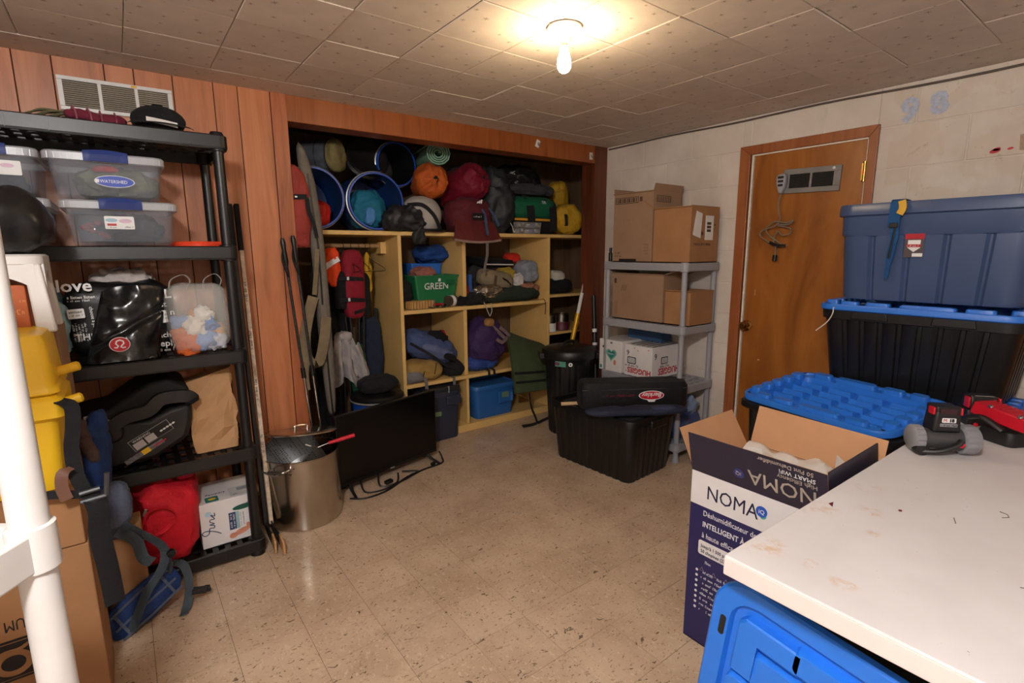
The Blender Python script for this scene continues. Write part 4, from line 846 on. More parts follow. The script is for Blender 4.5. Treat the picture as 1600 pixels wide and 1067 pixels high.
B().ribbon([(sp[i]*math.cos(i*PI/6), sp[i]*math.sin(i*PI/6)*.9, 0) for i in range(54)], .36, .010, (0, 0, 1)).obj('mat', MINT, t)
sack('large crimson stuff sack next to the orange sack', (2.12, 3.42, 1.86), (.26, .26, .42), FAB('crimson_nylon', (112, 16, 38), .5), (PI/2-.25, .3, .12), 6, True, .022)
t = thing('backpack', 'maroon daypack hanging over the front edge of the closet top shelf', 'backpack', (2.10, 3.30, ZT))
MAR = FAB('maroon_canvas', (88, 28, 38), .7)
B().blob((0, .02, .12), (.34, .24, .26), (.7, .7), .016, 7, 3, floor=-.118).obj('pack_body', MAR, t, ang=60)
B().grid(lambda u, v: ((u-.5)*(.32+.08*v), -.06-.05*math.sin(v*1.5)-.016*math.sin(PI*u), .075-.145*v-.02*(1-math.sin(PI*u))*0+.018*abs(2*u-1)**2*v), 18, 10, .018).obj('flap', FAB('rust_leather', (94, 34, 34), .5), t, ang=60)
B().grid(lambda u, v: ((u-.5)*(.40), -.112-.016*math.sin(PI*u), -.062-.016*v+.018*abs(2*u-1)**2), 18, 2, .02).obj('flap_trim', FAB('taupe_trim', (150, 122, 112), .6), t)
B().ribbon(catmull([(.03, -.08, .20), (.06, -.115, .14), (.065, -.135, .05), (.07, -.145, -.02)], 5), .022, .004, (1, 0, .1)).obj('strap', FAB('steel_blue_webbing', (66, 76, 104)), t)
B().ribbon(catmull([(.12, -.09, .18), (.15, -.12, .12), (.19, -.12, .05)], 5), .022, .004, (1, 0, .1)).obj('strap', FAB('steel_blue_webbing', (66, 76, 104)), t)
B().ribbon([(.065, -.145, -.07), (.07, -.135, -.16), (.068, -.09, -.29)], .022, .003, (1, 0, 0)).obj('hanging_strap', FAB('grey_strap', (116, 110, 108)), t)
decal('logo_patch', rectp(.10, .045), BLKF, t, (-.045, -.128, .09), X_, (0, .1, 1)); 
for k in range(3): decal('logo_bar', [(0, 0), (.012, 0), (.022, .014+.007*k), (.010, .014+.007*k)], WPRINT, t, (-.005+.016*k, -.120, .205), X_, (0, .2, 1))
scribble(.07, .010, WPRINT, t, (-.037, -.1295, .106), X_, (0, .1, 1))
blobthing('jacket', 'black jacket heaped on the closet top shelf right of the crimson sack', 'jacket', (2.40, 3.42, ZT), (.27, .34, .50), M('charcoal_shell', (34, 37, 42), .6, bump=.5, bs=14, bd=.012), .04, 7, 17, e=(.9, .9))
blobthing('jacket', 'slate blue jacket behind the black jacket', 'jacket', (2.24, 3.66, ZT+.15), (.3, .18, .38), FAB('slate_blue_shell', (52, 66, 80)), .03, 7, 18)
b = B(); b.tube(catmull([(0, 0, .06), (.01, -.012, .03), (.02, -.018, -.01), (.03, -.02, -.0)], 4), .0025, 6)
o = b.obj('drawcord', M('white_cord', (196, 190, 184), .6), bpy.data.objects['jacket.001']); o.location = (.05, -.17, .02)
blobthing('garbage_bag', 'shiny dark plastic bag at the top right of the closet', 'bag', (2.70, 3.55, 1.80), (.46, .36, .26), M('black_bin_liner', (30, 28, 30), .18, bump=.8, bs=18, bd=.02), .05, 9, 5, e=(.9, .9))
t = thing('tool_case', 'green and black duffel with POWER lettering under the dark plastic bag', 'bag', (2.79, 3.46, ZT))
GRNF = FAB('green_duffel', (22, 94, 66), .6, .1); 
B().blob((0, 0, .21), (.50, .26, .20), (.4, .7), .008, 6, 3).obj('bag_body', GRNF, t, ang=60)
B().blob((0, 0, .07), (.49, .25, .15), (.4, .5), .006, 6, 4, floor=-.068).obj('bag_base', BLKF, t, ang=60)
B().ribbon([(-.235, -.128, .118), (0, -.133, .118), (.235, -.128, .118)], .018, .006, (0, 0, 1)).obj('piping', M('amber_piping', (214, 150, 40), .5), t)
for x in (-.08, .16): B().ribbon([(x, .0, .312), (x, -.10, .285), (x, -.139, .21), (x+.01, -.138, .12), (x+.015, -.132, .03)], .075, .006, (1, 0, 0)).obj('strap', STRAP, t)
decal('logo_patch', rectp(.20, .04), BLKF, t, (-.045, -.128, .245), X_, (0, .4, 1)); text('POWER', .036, WPRINT, t, (-.03, -.1295, .25), X_, (0, .4, 1), bold=.02)
blobthing('jacket', 'folded dark grey jacket on top of the green duffel', 'jacket', (2.79, 3.46, ZT+.315), (.50, .26, .09), FAB('dark_grey_cloth', (56, 57, 60)), .018, 7, 5)
for i, z in enumerate((0, .047)):
    t = thing('tackle_box', ('lower', 'upper')[i]+' clear plastic tackle organiser at the front of the closet top shelf', 'box', (2.645+.01*i, 3.295, ZT+z+.001), .03*i, 'clear tackle organisers')
    B().loft([ringpts(.25, .05, .008, 0), ringpts(.26, .056, .01, .044)]).obj('case', GLASSY('organiser_plastic', (170, 166, 162), .5, .2), t)
    for k in range(5): B().box((-.1+.05*k, 0, .02), (.03, .035, .024)).obj('contents', (GREYP, BLKP, WPRINT, BLUEP, GREYP)[k], t, bevel=.003, smooth=False)
    for x in (-.07, .07): B().box((x, -.029, .03), (.02, .005, .02)).obj('latch', GREYP, t, bevel=.001, smooth=False)
YDB = FAB('mustard_vinyl', (188, 146, 36), .5, .1)
t = thing('dry_bag', 'mustard yellow dry bag lying at the right end of the closet top shelf', 'bag', (3.14, 3.37, ZT+.132), rot=(PI/2-.06, .0, -.30))
B().blob((0, 0, -.03), (.26, .26, .28), (.95, .45), .014, 8, 5).obj('bag_body', YDB, t, ang=60)
B().ribbon(catmull([(-.05, .03, .113), (-.055, -.0, .128), (-.05, -.05, .122), (-.045, -.07, .10)], 5), .028, .005, (1, 0, 0)).obj('closure_strap', M('black_strap_vinyl', (40, 36, 28), .5), t)
t = thing('dry_bag', 'mustard yellow dry bag standing behind the other at the closet right end', 'bag', (3.27, 3.60, ZT+.28), rot=(.2, -.35, 0))
B().blob((0, 0, 0), (.17, .17, .40), (1, .4), .012, 8, 6).obj('bag_body', YDB, t, ang=60)
B().tube([(.088*math.cos(a), .088*math.sin(a), .15) for a in [i*2*PI/20 for i in range(20)]], .006, 6, True).obj('rim_cord', YDB, t)

# --- things hung at the left jamb
t = thing('rod_case', 'long taupe padded gun-style case hanging at the left side of the closet', 'case', (.87, 2.985, 1.15))
TAU = FAB('taupe_padded', (108, 101, 92), .8, .12)
Lp = [(.815, 1.97), (.828, 1.72), (.868, 1.40), (.862, 1.00), (.880, .62), (.893, .39)]; Rp = [(.85, 1.975), (.918, 1.83), (.938, 1.40), (.946, 1.00), (.945, .60), (.935, .42)]
R = []
for (xa, za), (xb, zb) in zip(Lp, Rp):
    cx, cz, hw = (xa+xb)/2-.87, (za+zb)/2-1.15, (xb-xa)/2
    R.append([(cx+hw*math.cos(a), .032*math.sin(a), cz) for a in [i*2*PI/14 for i in range(14)]])
B().loft(R).obj('case_body', TAU, t, sub=1)
B().ribbon([(x-.87, -.034, z-1.15) for x, z in [(.862, 1.8), (.892, 1.40), (.893, 1.0), (.903, .6), (.91, .42)]], .008, .005, (1, 0, 0)).obj('zip', BLKP, t)
B().box((.895-.87, -.036, 1.03-1.15), (.035, .008, .12)).obj('patch', FAB('taupe_patch', (112, 104, 94)), t, bevel=.003)
KH = FAB('khaki_webbing', (116, 102, 80), .8)
B().ribbon(catmull([(x-.87, y-.035-2.985, z-1.15) for x, y, z in ((.882, 2.98, 1.40), (.868, 2.97, 1.30), (.845, 2.965, 1.15))], 5), .024, .005, (1, 0, 0)).obj('sling', KH, t)
B().ribbon(catmull([(x-.87, y-.035-2.985, z-1.15) for x, y, z in ((.838, 2.965, 1.14), (.80, 2.955, 1.03), (.775, 2.95, .92), (.775, 2.95, .82), (.80, 2.95, .77), (.845, 2.955, .78), (.88, 2.96, .90), (.90, 2.965, 1.02))], 5), .056, .008, (1, 0, .2)).obj('sling_pad', KH, t)
B().ribbon(catmull([(x-.87, y-.035-2.985, z-1.15) for x, y, z in ((.775, 2.95, .80), (.765, 2.95, .70), (.77, 2.95, .62))], 4), .026, .004, (1, 0, .2)).obj('sling_tail', KH, t)
B().ribbon(catmull([(x-.87, y-.035-2.985, z-1.15) for x, y, z in ((.92, 2.985, .42), (.93, 2.97, .37), (.905, 2.96, .33))], 4), .028, .006, (1, 0, .2)).obj('tail_buckle', M('tan_leather', (150, 112, 80), .5), t)
t = thing('hanging_pack', 'faded red nylon pack hanging at the left closet jamb', 'bag', (.792, 2.965, 1.62))
RDF = FAB('faded_red_nylon', (142, 54, 46), .6, .12)
B().blob((0, 0, 0), (.135, .06, .42), (.8, .6), .014, 8, 8, fn=lambda p: V(p.x*(1-.9*max(0, -p.z)-.6*max(0, p.z))+.10*max(0, -p.z), p.y, p.z)).obj('pack_body', RDF, t, ang=60)
B().ribbon([(-.065, -.025, .055), (-.02, -.038, .052), (.05, -.034, .055)], .026, .004, (0, 0, 1)).obj('strap', STRAP, t); decal('strap_mark', rectp(.012, .008), WPRINT, t, (-.012, -.041, .048), X_, Y_)
B().ribbon(catmull([(.05, -.034, .05), (.055, -.038, -.02), (.075, -.034, -.08), (.09, -.03, -.16)], 4), .02, .005, (1, 0, 0)).obj('strap', STRAP, t)
B().ribbon(catmull([(-.055, -.02, -.05), (-.045, -.02, -.15), (-.02, -.02, -.20)], 4), .018, .004, (1, 0, 0)).obj('strap', STRAP, t)
for i, (P0, P1, lab) in enumerate((((.695, 2.905, 1.455), (.80, 2.90, .0), 'black and silver trekking pole leaning on the closet jamb, left of the pair'), ((.748, 2.905, 1.47), (.84, 2.88, .0), 'black and silver trekking pole leaning on the closet jamb, right of the pair'))):
    t = thing('trekking_pole', lab, 'pole', P1, group='trekking poles'); d = V(*P0)-V(*P1); pt = lambda s: tuple(d*s)
    B().tube([pt(1), pt(.985), pt(.96), pt(.92), pt(.905)], [.008, .014, .011, .013, .009], 12).obj('grip', BLKP, t)
    B().tube([pt(.905), pt(.50)], .007, 10).obj('upper_shaft', M('black_patterned_shaft', (42, 42, 44), .3, var=.9, vs=70), t)
    B().tube([pt(.52), pt(.48)], .012, 10).obj('collar', BLKP, t); B().tube([pt(.48), pt(.03), pt(0)], [.007, .007, .003], 10).obj('lower_shaft', CHROME, t)
    B().lathe([(.007, 0), (.03, .004), (.03, .006), (.007, .006)], 18, Matrix.Translation(pt(.05))).obj('basket', BLKP, t)
    B().tube(catmull([pt(.97), tuple(V(*pt(.92))+V(-.02, -.012, 0)), tuple(V(*pt(.86))+V(0, -.016, 0)), pt(.93)], 4), .004, 6).obj('wrist_strap', STRAP, t)
# --- left bay: life vests, clothes, folded chairs, barrel
t = thing('life_vest', 'dark red life vest with black side panels on the closet rod', 'life vest', (1.245, 3.44, 1.40), .2)
RV = FAB('vest_red', (136, 26, 44), .65, .1)
B().blob((0, -.01, -.23), (.15, .09, .46), (.6, .45), .008, 6, 3).obj('front_panel', RV, t, ang=60)
B().blob((.085, .01, -.31), (.09, .10, .30), (.7, .5), .006, 6, 4).obj('side_panel', BLKF, t, ang=60); B().blob((-.085, .01, -.27), (.08, .10, .26), (.7, .5), .006, 6, 5).obj('side_panel', BLKF, t, ang=60)
for z in (-.19, -.33): B().ribbon([(-.12, -.04, z), (-.05, -.062, z), (.05, -.062, z-.01)], .026, .006, (0, 0, 1)).obj('strap', STRAP, t); decal('reflector', rectp(.016, .022), WPRINT, t, (-.075, -.066, z-.01), X_, Y_)
B().ribbon([(-.03, -.064, -.42), (.03, -.062, -.41), (.075, -.04, -.40)], .02, .005, (0, 0, 1)).obj('waist_strap', STRAP, t)
t = thing('life_vest', 'bright orange vest with a white reflective stripe on the closet rod', 'life vest', (1.115, 3.43, 1.40), -.3)
B().blob((0, 0, -.115), (.095, .06, .25), (.8, .6), .012, 9, 3, fn=lambda p: V(p.x*(1-1.2*max(0, p.z-.05)), p.y, p.z)).obj('vest_body', FAB('safety_orange', (232, 72, 28), .6), t, ang=60)
B().ribbon([(-.05, -.032, -.12), (0, -.038, -.085), (.045, -.03, -.06)], .034, .003, (0, .2, 1)).obj('reflective_stripe', M('reflective_tape', (220, 220, 220), .4), t)
blobthing('webbing_strap', 'yellow webbing hanging from the closet rod', 'strap', (1.37, 3.47, 1.02), (.05, .05, .36), FAB('yellow_webbing', (190, 150, 40)), .012, 9, 5, fl=False)
t = thing('jacket', 'black garment hanging behind the red life vest', 'jacket', (1.12, 3.57, 1.38))
drape(.16, .30, .62, 7, 3, .03).obj('garment', FAB('black_garment', (28, 28, 32)), t, ang=60)
t = thing('sweatshirt', 'pale grey sweatshirt draped in the left closet bay', 'clothes', (1.135, 3.36, .84))
PG = FAB('pale_grey_sweat', (166, 160, 160))
drape(.10, .21, .32, 3, 2.2, .03, .02).obj('body', PG, t, ang=60); o = drape(.07, .10, .24, 5, 1.6, .02, .05).obj('sleeve', PG, t, ang=60); o.location = (.06, -.03, -.06)
B().blob((0, 0, -.01), (.11, .09, .06), (.9, .9), .012, 12, 3).obj('hood', PG, t, ang=60)
t = thing('stick_bundle', 'thin dark sticks standing under the grey sweatshirt', 'sticks', (1.08, 3.33, 0))
for k in range(5): B().tube([(-.05+.028*k, .01*(k % 2), 0), (-.06+.035*k, .02, .55)], .006, 6).obj('stick', BLKP, t)
def campchair(label, loc, mat, rz, size, h):
    t = thing('camp_chair', label, 'chair', loc, rz, 'folded camp chairs in the closet')
    for k, (x, y) in enumerate(((-.04, -.03), (.04, -.03), (.04, .03), (-.04, .03))): B().tube([(x*1.25, y*1.2, 0), (x*.8, y*.8, h*.6), (x*1.3, y, h)], .009, 8).obj('leg', BLKP, t)
    B().blob((0, 0, h*.62), size, (.7, .5), .014, 9, int(h*10)).obj('folded_seat', mat, t, ang=60)
    return t
campchair('folded dark green camp chair in the left closet bay', (1.245, 3.43, 0), FAB('forest_green', (26, 78, 56)), .2, (.11, .10, .34), .95)
campchair('folded navy camp chair against the closet divider', (1.40, 3.56, 0), FAB('navy_canvas', (34, 42, 62)), -.2, (.16, .12, .62), .98)
campchair('folded black camp chair at the left of the closet bay', (1.03, 3.42, 0), BLKF, .4, (.11, .10, .5), .72)
t = thing('canoe_barrel', 'upright blue barrel with black lid at the bottom of the left closet bay', 'barrel', (1.30, 3.235, 0))
B().lathe([(0, 0), (.15, 0), (.16, .02), (.165, .06), (.165, .30), (.16, .32), (.165, .34), (.165, .40), (.155, .415)], 44).obj('barrel_body', BBL, t)
B().lathe([(.155, .40), (.176, .402), (.178, .432), (.165, .445), (.12, .45), (0, .45)], 44).obj('barrel_lid', BLKP, t); B().lathe([(.174, .405), (.181, .407), (.181, .416), (.174, .418)], 44).obj('clamp_ring', CLAMP, t)
blobthing('hip_pouch', 'black padded pouch lying on the upright blue barrel', 'bag', (1.305, 3.23, .451), (.26, .17, .11), FAB('black_pouch', (26, 26, 29)), .012, 8, 6)

# --- middle tier
def box_lip(name, label, cat, loc, W, D, H, mat, tp=.86, rz=0):
    t = thing(name, label, cat, loc, rz)
    B().loft([ringpts(W*tp, D*tp, .012, 0), ringpts(W, D, .014, H-.012), ringpts(W+.014, D+.014, .016, H-.012), ringpts(W+.014, D+.014, .016, H), ringpts(W-.006, D-.006, .012, H), ringpts(W*tp, D*tp, .01, .02)], True, True).obj('bin_body', mat, t); return t
t = box_lip('recycling_bin', 'small green plastic bin with GREEN lettering on the middle closet shelf', 'bin', (1.84, 3.44, ZM), .36, .22, .235, PLA('bin_green', (32, 112, 68), .4), .80)
text('GREEN', .068, WPRINT, t, (-.115, -.117, .135), X_, (0, -.1, 1), bold=.006, sx=.95); 
decal('print', rectp(.02, .022), WPRINT, t, (.0, -.1215, .19), X_, (0, -.1, 1)); decal('print', rectp(.075, .035), M('print_dark_green', (26, 96, 60), .5), t, (.065, -.1225, .165), X_, (0, -.1, 1))
blobthing('scarf', 'pinkish knitted scarf on top of the green bin', 'scarf', (1.78, 3.44, ZM+.205), (.18, .14, .08), FAB('pink_knit', (150, 96, 88)), .02, 16, 3)
blobthing('tarp', 'bright blue cloth on top of the blue crate', 'cloth', (1.92, 3.57, ZM+.315), (.26, .2, .13), FAB('bright_blue_cloth', (28, 66, 134)), .025, 8, 4)
t = box_lip('crate', 'blue plastic crate behind the green bin', 'crate', (1.88, 3.66, ZM), .26, .20, .315, BLUEP)
blobthing('cap', 'black cap on the middle closet shelf against the left divider', 'cap', (1.60, 3.46, ZM), (.12, .26, .22), FAB('black_wool', (24, 24, 27)), .014, 8, 4)
blobthing('duffel_bag', 'dark slate bag behind the green bin at the left divider', 'bag', (1.63, 3.67, ZM), (.17, .2, .32), FAB('dark_slate', (54, 58, 66)), .02, 7, 5)
t = thing('cartridge_tray', 'clear tray of yellow cylinders at the front of the middle closet shelf', 'tray', (1.69, 3.33, ZM), .1)
B().loft([ringpts(.20, .10, .008, 0), ringpts(.21, .11, .01, .062)]).obj('tray', GLASSY('tray_plastic', (176, 164, 140), .3, .2), t)
cy = B().cyl((0, 0, .004), (0, 0, .058), .0095, n=10).mesh('cylinder'); cy.materials.append(M('amber_yellow', (214, 150, 38), .4))
for i in range(8):
    for j_ in range(4): mkobj('cylinder', cy, None, t, loc=(-.084+.024*i, -.036+.024*j_, 0))
t = thing('multi_tool', 'red-handled tool among small items on the middle shelf', 'tool', (1.83, 3.315, ZM), .2)
B().ribbon([(-.06, 0, .02), (0, .01, .026), (.05, 0, .02)], .03, .016, (0, 1, 0)).obj('handle', REDP, t, bevel=.004); B().ribbon([(.05, 0, .018), (.09, -.01, .012)], .016, .008, (0, 1, 0)).obj('jaw', CHROME, t)
t = thing('carabiner_pile', 'black and silver carabiner cluster beside the amber tray', 'hardware', (1.80, 3.295, ZM))
for k in range(5): o = B().tube([(.022*math.cos(a), .012*math.sin(a), 0) for a in [i*2*PI/16 for i in range(16)]], .0035, 6, True).obj('carabiner', (BLKP, CHROME)[k % 2], t, loc=(-.04+.026*k, -.01+.008*(k % 3), .007+.006*(k % 2)), rot=(.4*(k % 2), .3, k))
t = thing('canister', 'small canister with white label on the middle shelf below the green bin', 'can', (1.945, 3.325, ZM), rot=(0, 0, .3))
B().cyl((-.04, 0, .042), (.04, 0, .042), .041, n=24).obj('can_body', M('can_dark', (96, 84, 76), .35, .5), t); B().cyl((-.015, 0, .042), (.018, 0, .042), .0418, n=24).obj('can_label', WPRINT, t)
blobthing('glove', 'black gloves lying at the middle of the closet shelf', 'glove', (2.08, 3.31, ZM), (.17, .1, .07), BLKF, .016, 13, 6)
blobthing('small_bag', 'dark navy pouch on the middle shelf behind the canister', 'bag', (2.0, 3.47, ZM), (.16, .14, .12), FAB('navy_pouch', (36, 42, 60)), .014, 8, 7)
t = thing('hip_pack', 'khaki zippered hip pack on the middle closet shelf', 'bag', (2.40, 3.42, ZM+.10), rot=(0, .22, 0))
KP = FAB('khaki_nylon', (136, 122, 100), .7)
B().blob((0, 0, .075), (.33, .16, .15), (.7, .6), .010, 7, 4).obj('pack_body', KP, t, ang=60)
B().ribbon([(.0, -.082, .10), (.06, -.084, .085), (.11, -.075, .06)], .014, .004, (0, 0, 1)).obj('zip', BLKP, t); B().ribbon([(-.06, -.05, .15), (-.055, -.085, .10), (-.05, -.085, .02)], .024, .004, (1, 0, 0)).obj('strap', FAB('brown_strap', (92, 72, 56)), t)
blobthing('tarp', 'dark green cloth spread along the front of the middle closet shelf', 'cloth', (2.50, 3.39, ZM), (.66, .24, .115), FAB('dark_green_cloth', (40, 50, 42)), .02, 7, 8)
blobthing('foil_pack', 'silver foil bundle at the shelf front beside the dark green cloth', 'bundle', (2.27, 3.315, ZM+.045), (.26, .12, .09), M('crinkled_foil', (196, 186, 170), .25, .9, bump=1, bs=30, bd=.02), .02, 16, 4)
blobthing('stuff_sack', 'silver grey stuff sack at the right end of the middle shelf', 'bag', (2.745, 3.44, ZM+.13), (.17, .22, .19), FAB('silver_grey_nylon', (132, 138, 152), .45), .02, 8, 6)
blobthing('scarf', 'brown and cream patterned scarf under the silver sack', 'scarf', (2.72, 3.40, ZM+.045), (.22, .17, .09), M('patterned_knit', (156, 106, 82), .9, var=.5, vs=70, bump=.4, bs=60), .018, 15, 4)
blobthing('knit_hat', 'red knitted hat on the middle closet shelf', 'hat', (2.66, 3.52, ZM+.30), (.14, .13, .09), FAB('red_knit', (196, 44, 34)), .006, 10, 4)
t = thing('folder', 'black folder lying on top of the pile on the middle shelf', 'folder', (2.46, 3.56, ZM+.30), rot=(.12, .03, .1))
B().slab(-.17, .17, -.11, .11, 0, .05).obj('cover', BLKF, t, bevel=.004, smooth=False); B().slab(-.13, .172, -.112, .10, .006, .016).obj('paper_sheet', PAPERW, t, smooth=False)
blobthing('glove', 'yellow and grey gloves tucked beside the khaki hip pack', 'glove', (2.55, 3.45, ZM+.17), (.15, .12, .10), FAB('yellow_grey_glove', (170, 146, 60)), .016, 12, 5)
blobthing('cloth', 'white crumpled cloth between the hip pack and silver sack', 'cloth', (2.625, 3.40, ZM+.12), (.09, .1, .10), FAB('white_cloth', (206, 202, 200)), .016, 14, 5)
blobthing('clothing_bundle', 'dark clothes stacked at the back of the middle shelf', 'clothes', (2.45, 3.63, ZM), (.6, .26, .30), FAB('mixed_dark_cloth', (58, 54, 56)), .03, 8, 5)
t = thing('book', 'blue hardback standing beside the centre divider', 'book', (2.125, 3.42, ZM), .0)
B().slab(-.014, .014, -.09, .09, 0, .23).obj('cover', M('book_blue', (44, 84, 150), .5), t, bevel=.002, smooth=False); B().slab(-.010, .010, -.088, .092, .004, .226).obj('pages', PAPERW, t, smooth=False)
blobthing('small_bag', 'small red and black pouch beside the blue book', 'bag', (2.095, 3.36, ZM), (.05, .08, .15), FAB('red_black', (120, 28, 28)), .01, 9, 4)
t = thing('cord', 'white drawcord dangling from the front of the middle closet shelf', 'cord', (2.22, 3.25, ZM))
b = B(); b.tube(catmull([(-.03, .02, .035), (-.02, -.005, -.0), (.0, -.008, -.05), (.02, -.008, -.09)], 5), .0035, 6); b.tube(catmull([(.02, -.008, -.09), (.04, -.006, -.05), (.035, .0, .01)], 5), .003, 6); b.obj('cord_line', M('pale_cord', (176, 176, 172), .6), t)
t = thing('cord', 'short dark cord hanging by the right divider', 'cord', (2.80, 3.245, ZM))
B().tube(catmull([(0, .03, .01), (0, -.002, -.005), (.005, -.004, -.06), (.0, -.004, -.12)], 5), .003, 6).obj('cord_line', M('umber_cord', (70, 52, 38), .6), t)
# --- lower tier
t = thing('backpack', 'slate blue backpack lying on the lower closet shelf, left bay', 'backpack', (1.80, 3.40, ZLo), -.15)
SB = FAB('slate_blue_nylon', (66, 80, 122), .65)
B().blob((0, .05, .22), (.44, .24, .20), (.7, .7), .022, 7, 3, rot=(0, .42, 0)).obj('pack_body', SB, t, ang=60)
B().blob((.03, -.05, .20), (.26, .08, .10), (.7, .7), .01, 8, 4, rot=(.4, .42, 0)).obj('pocket', FAB('slate_blue_light', (92, 104, 142), .65), t, ang=60)
B().blob((.12, -.10, .155), (.10, .02, .05), (.7, .7), .004, 8, 5, rot=(.3, .42, 0)).obj('mesh_patch', BLKF, t, ang=60)
B().ribbon(catmull([(-.17, -.05, .28), (-.05, -.11, .20), (.08, -.13, .10), (.16, -.12, .08)], 5), .02, .004, (0, 0, 1)).obj('strap', STRAP, t)
B().blob((.06, -.02, .315), (.16, .07, .06), (.8, .8), .012, 12, 5, rot=(0, .3, 0)).obj('harness', BLKF, t, ang=60)
t = thing('backpack', 'tan rucksack under the slate blue backpack', 'backpack', (1.68, 3.355, ZLo))
B().blob((.02, 0, .075), (.30, .19, .15), (.7, .7), .012, 7, 4, floor=-.072, rot=(0, .12, 0)).obj('pack_body', FAB('tan_canvas', (156, 126, 70), .7), t, ang=60)
B().blob((-.07, -.045, .05), (.16, .10, .09), (.7, .7), .01, 8, 5).obj('pocket', FAB('grey_canvas', (116, 112, 116), .7), t, ang=60)
for x in (-.02, .07): B().tube(catmull([(x, -.09, .03), (x+.01, -.098, .08), (x+.03, -.08, .13)], 4), .003, 6).obj('compression_cord', STRAP, t)
B().ribbon([(.0, -.088, .03), (-.0, -.105, .0), (-.0, -.108, -.075)], .026, .003, (1, 0, 0)).obj('hanging_strap', FAB('grey_strap', (116, 110, 108)), t)
blobthing('stuff_sack', 'black stuff sack at the shelf edge beside the centre divider', 'bag', (1.955, 3.335, ZLo), (.155, .14, .12), FAB('black_stuff', (28, 28, 31)), .012, 8, 5)
t = thing('webbing_strap', 'grey strap end hanging off the lower shelf beside the centre divider', 'strap', (1.91, 3.25, ZLo))
B().ribbon([(0, .03, .008), (0, 0, .004), (0, -.006, -.03), (0, -.006, -.075)], .022, .003, (1, 0, 0)).obj('webbing', FAB('grey_strap', (116, 110, 108)), t)
blobthing('pouch', 'small red pouch at the back of the left lower shelf', 'bag', (1.97, 3.56, ZLo+.16), (.12, .1, .16), FAB('red_pouch', (166, 24, 36)), .012, 9, 5, fl=False)
blobthing('clothing_bundle', 'blue clothing heaped behind the slate backpack', 'clothes', (1.93, 3.56, ZLo), (.2, .3, .2), FAB('mid_blue_cloth', (44, 72, 132)), .02, 8, 6)
t = thing('backpack', 'purple rucksack lying on the lower closet shelf, right bay', 'backpack', (2.30, 3.40, ZLo))
PUR = FAB('purple_nylon', (58, 38, 84), .6)
B().blob((0, 0, .215), (.36, .24, .36), (.8, .7), .026, 7, 4, rot=(0, .55, .1)).obj('pack_body', PUR, t, ang=60)
B().blob((-.04, -.07, .17), (.24, .12, .19), (.8, .8), .016, 8, 5, rot=(0, .3, 0)).obj('pocket', PUR, t, ang=60)
for P in ([(-.02, -.10, .37), (.05, -.12, .30), (.10, -.13, .25), (.16, -.12, .24)], [(.06, -.12, .34), (.13, -.13, .28), (.17, -.12, .23)], [(.02, -.13, .25), (.07, -.14, .22), (.12, -.135, .255)]): B().ribbon(catmull(P, 5), .026, .010, (0, 0, 1)).obj('shoulder_strap', FAB('dusty_brown_strap', (110, 92, 94)), t)
B().blob((-.035, -.11, .385), (.08, .05, .06), wr=.008, n=22, m=14, seed=3).obj('top_buckle', FAB('ochre_patch', (150, 112, 66)), t, ang=60)
blobthing('tarp', 'folded blue tarp under the purple rucksack', 'tarp', (2.22, 3.40, ZLo), (.32, .22, .12), FAB('tarp_blue', (40, 66, 134), .5), .016, 9, 6)
blobthing('cloth', 'olive green cloth behind the purple rucksack', 'cloth', (2.18, 3.60, ZLo+.1), (.2, .2, .22), FAB('olive_cloth', (84, 86, 60)), .02, 8, 6, fl=False)
for i, x in enumerate((2.235, 2.285)):
    t = thing('webbing_strap', 'short black strap end on the shelf edge under the purple rucksack, '+('left' if i == 0 else 'right')+' one', 'strap', (x, 3.27, ZLo), group='black strap ends')
    B().ribbon([(0, .08, .03), (0, .03, .02), (0, -.012, .006), (0, -.018, -.03)], .02, .004, (1, 0, 0)).obj('webbing', STRAP, t)
t = thing('camp_stool_bag', 'olive green canvas pack with black stripes hanging off the lower shelf', 'bag', (2.62, 3.20, ZLo))
OLV = FAB('olive_canvas', (62, 74, 48), .85)
cv = lambda u, v: ((u-.5)*(.28+.30*v)-.03+.05*v, .14-.24*v-.03*math.sin(PI*u)*v-.02*v*v, .21-.06*(2*u-1)-.02*v-.36*v*v+.05*(1-(2*u-1)**2)*0+.10*(u-.5)*v)
B().grid(cv, 20, 16, .03).obj('canvas', OLV, t, ang=60)
for v0 in (.80, .90): B().ribbon([tuple(V(*cv(u, v0))+V(0, -.036, .012)) for u in [i/14 for i in range(15)]], .018, .006, (0, -.3, -1)).obj('stripe', BLKF, t)
B().ribbon([tuple(V(*cv(.58, v))+V(0, -.038, .012)) for v in (.62, .75, .88, 1.0)], .022, .006, (1, 0, 0)).obj('centre_strap', OLV, t)
for P in ([(-.12, -.12, -.18), (-.10, -.12, -.30), (-.06, -.13, -.40), (-.08, -.15, -.435), (-.22, -.16, -.425)], [(.13, -.10, -.13), (.14, -.10, -.24), (.19, -.10, -.34), (.15, -.12, -.41), (.0, -.14, -.43), (-.06, -.15, -.435)]): B().ribbon(catmull(P, 5), .022, .006, (.8, .5, .2)).obj('hanging_strap', STRAP, t)
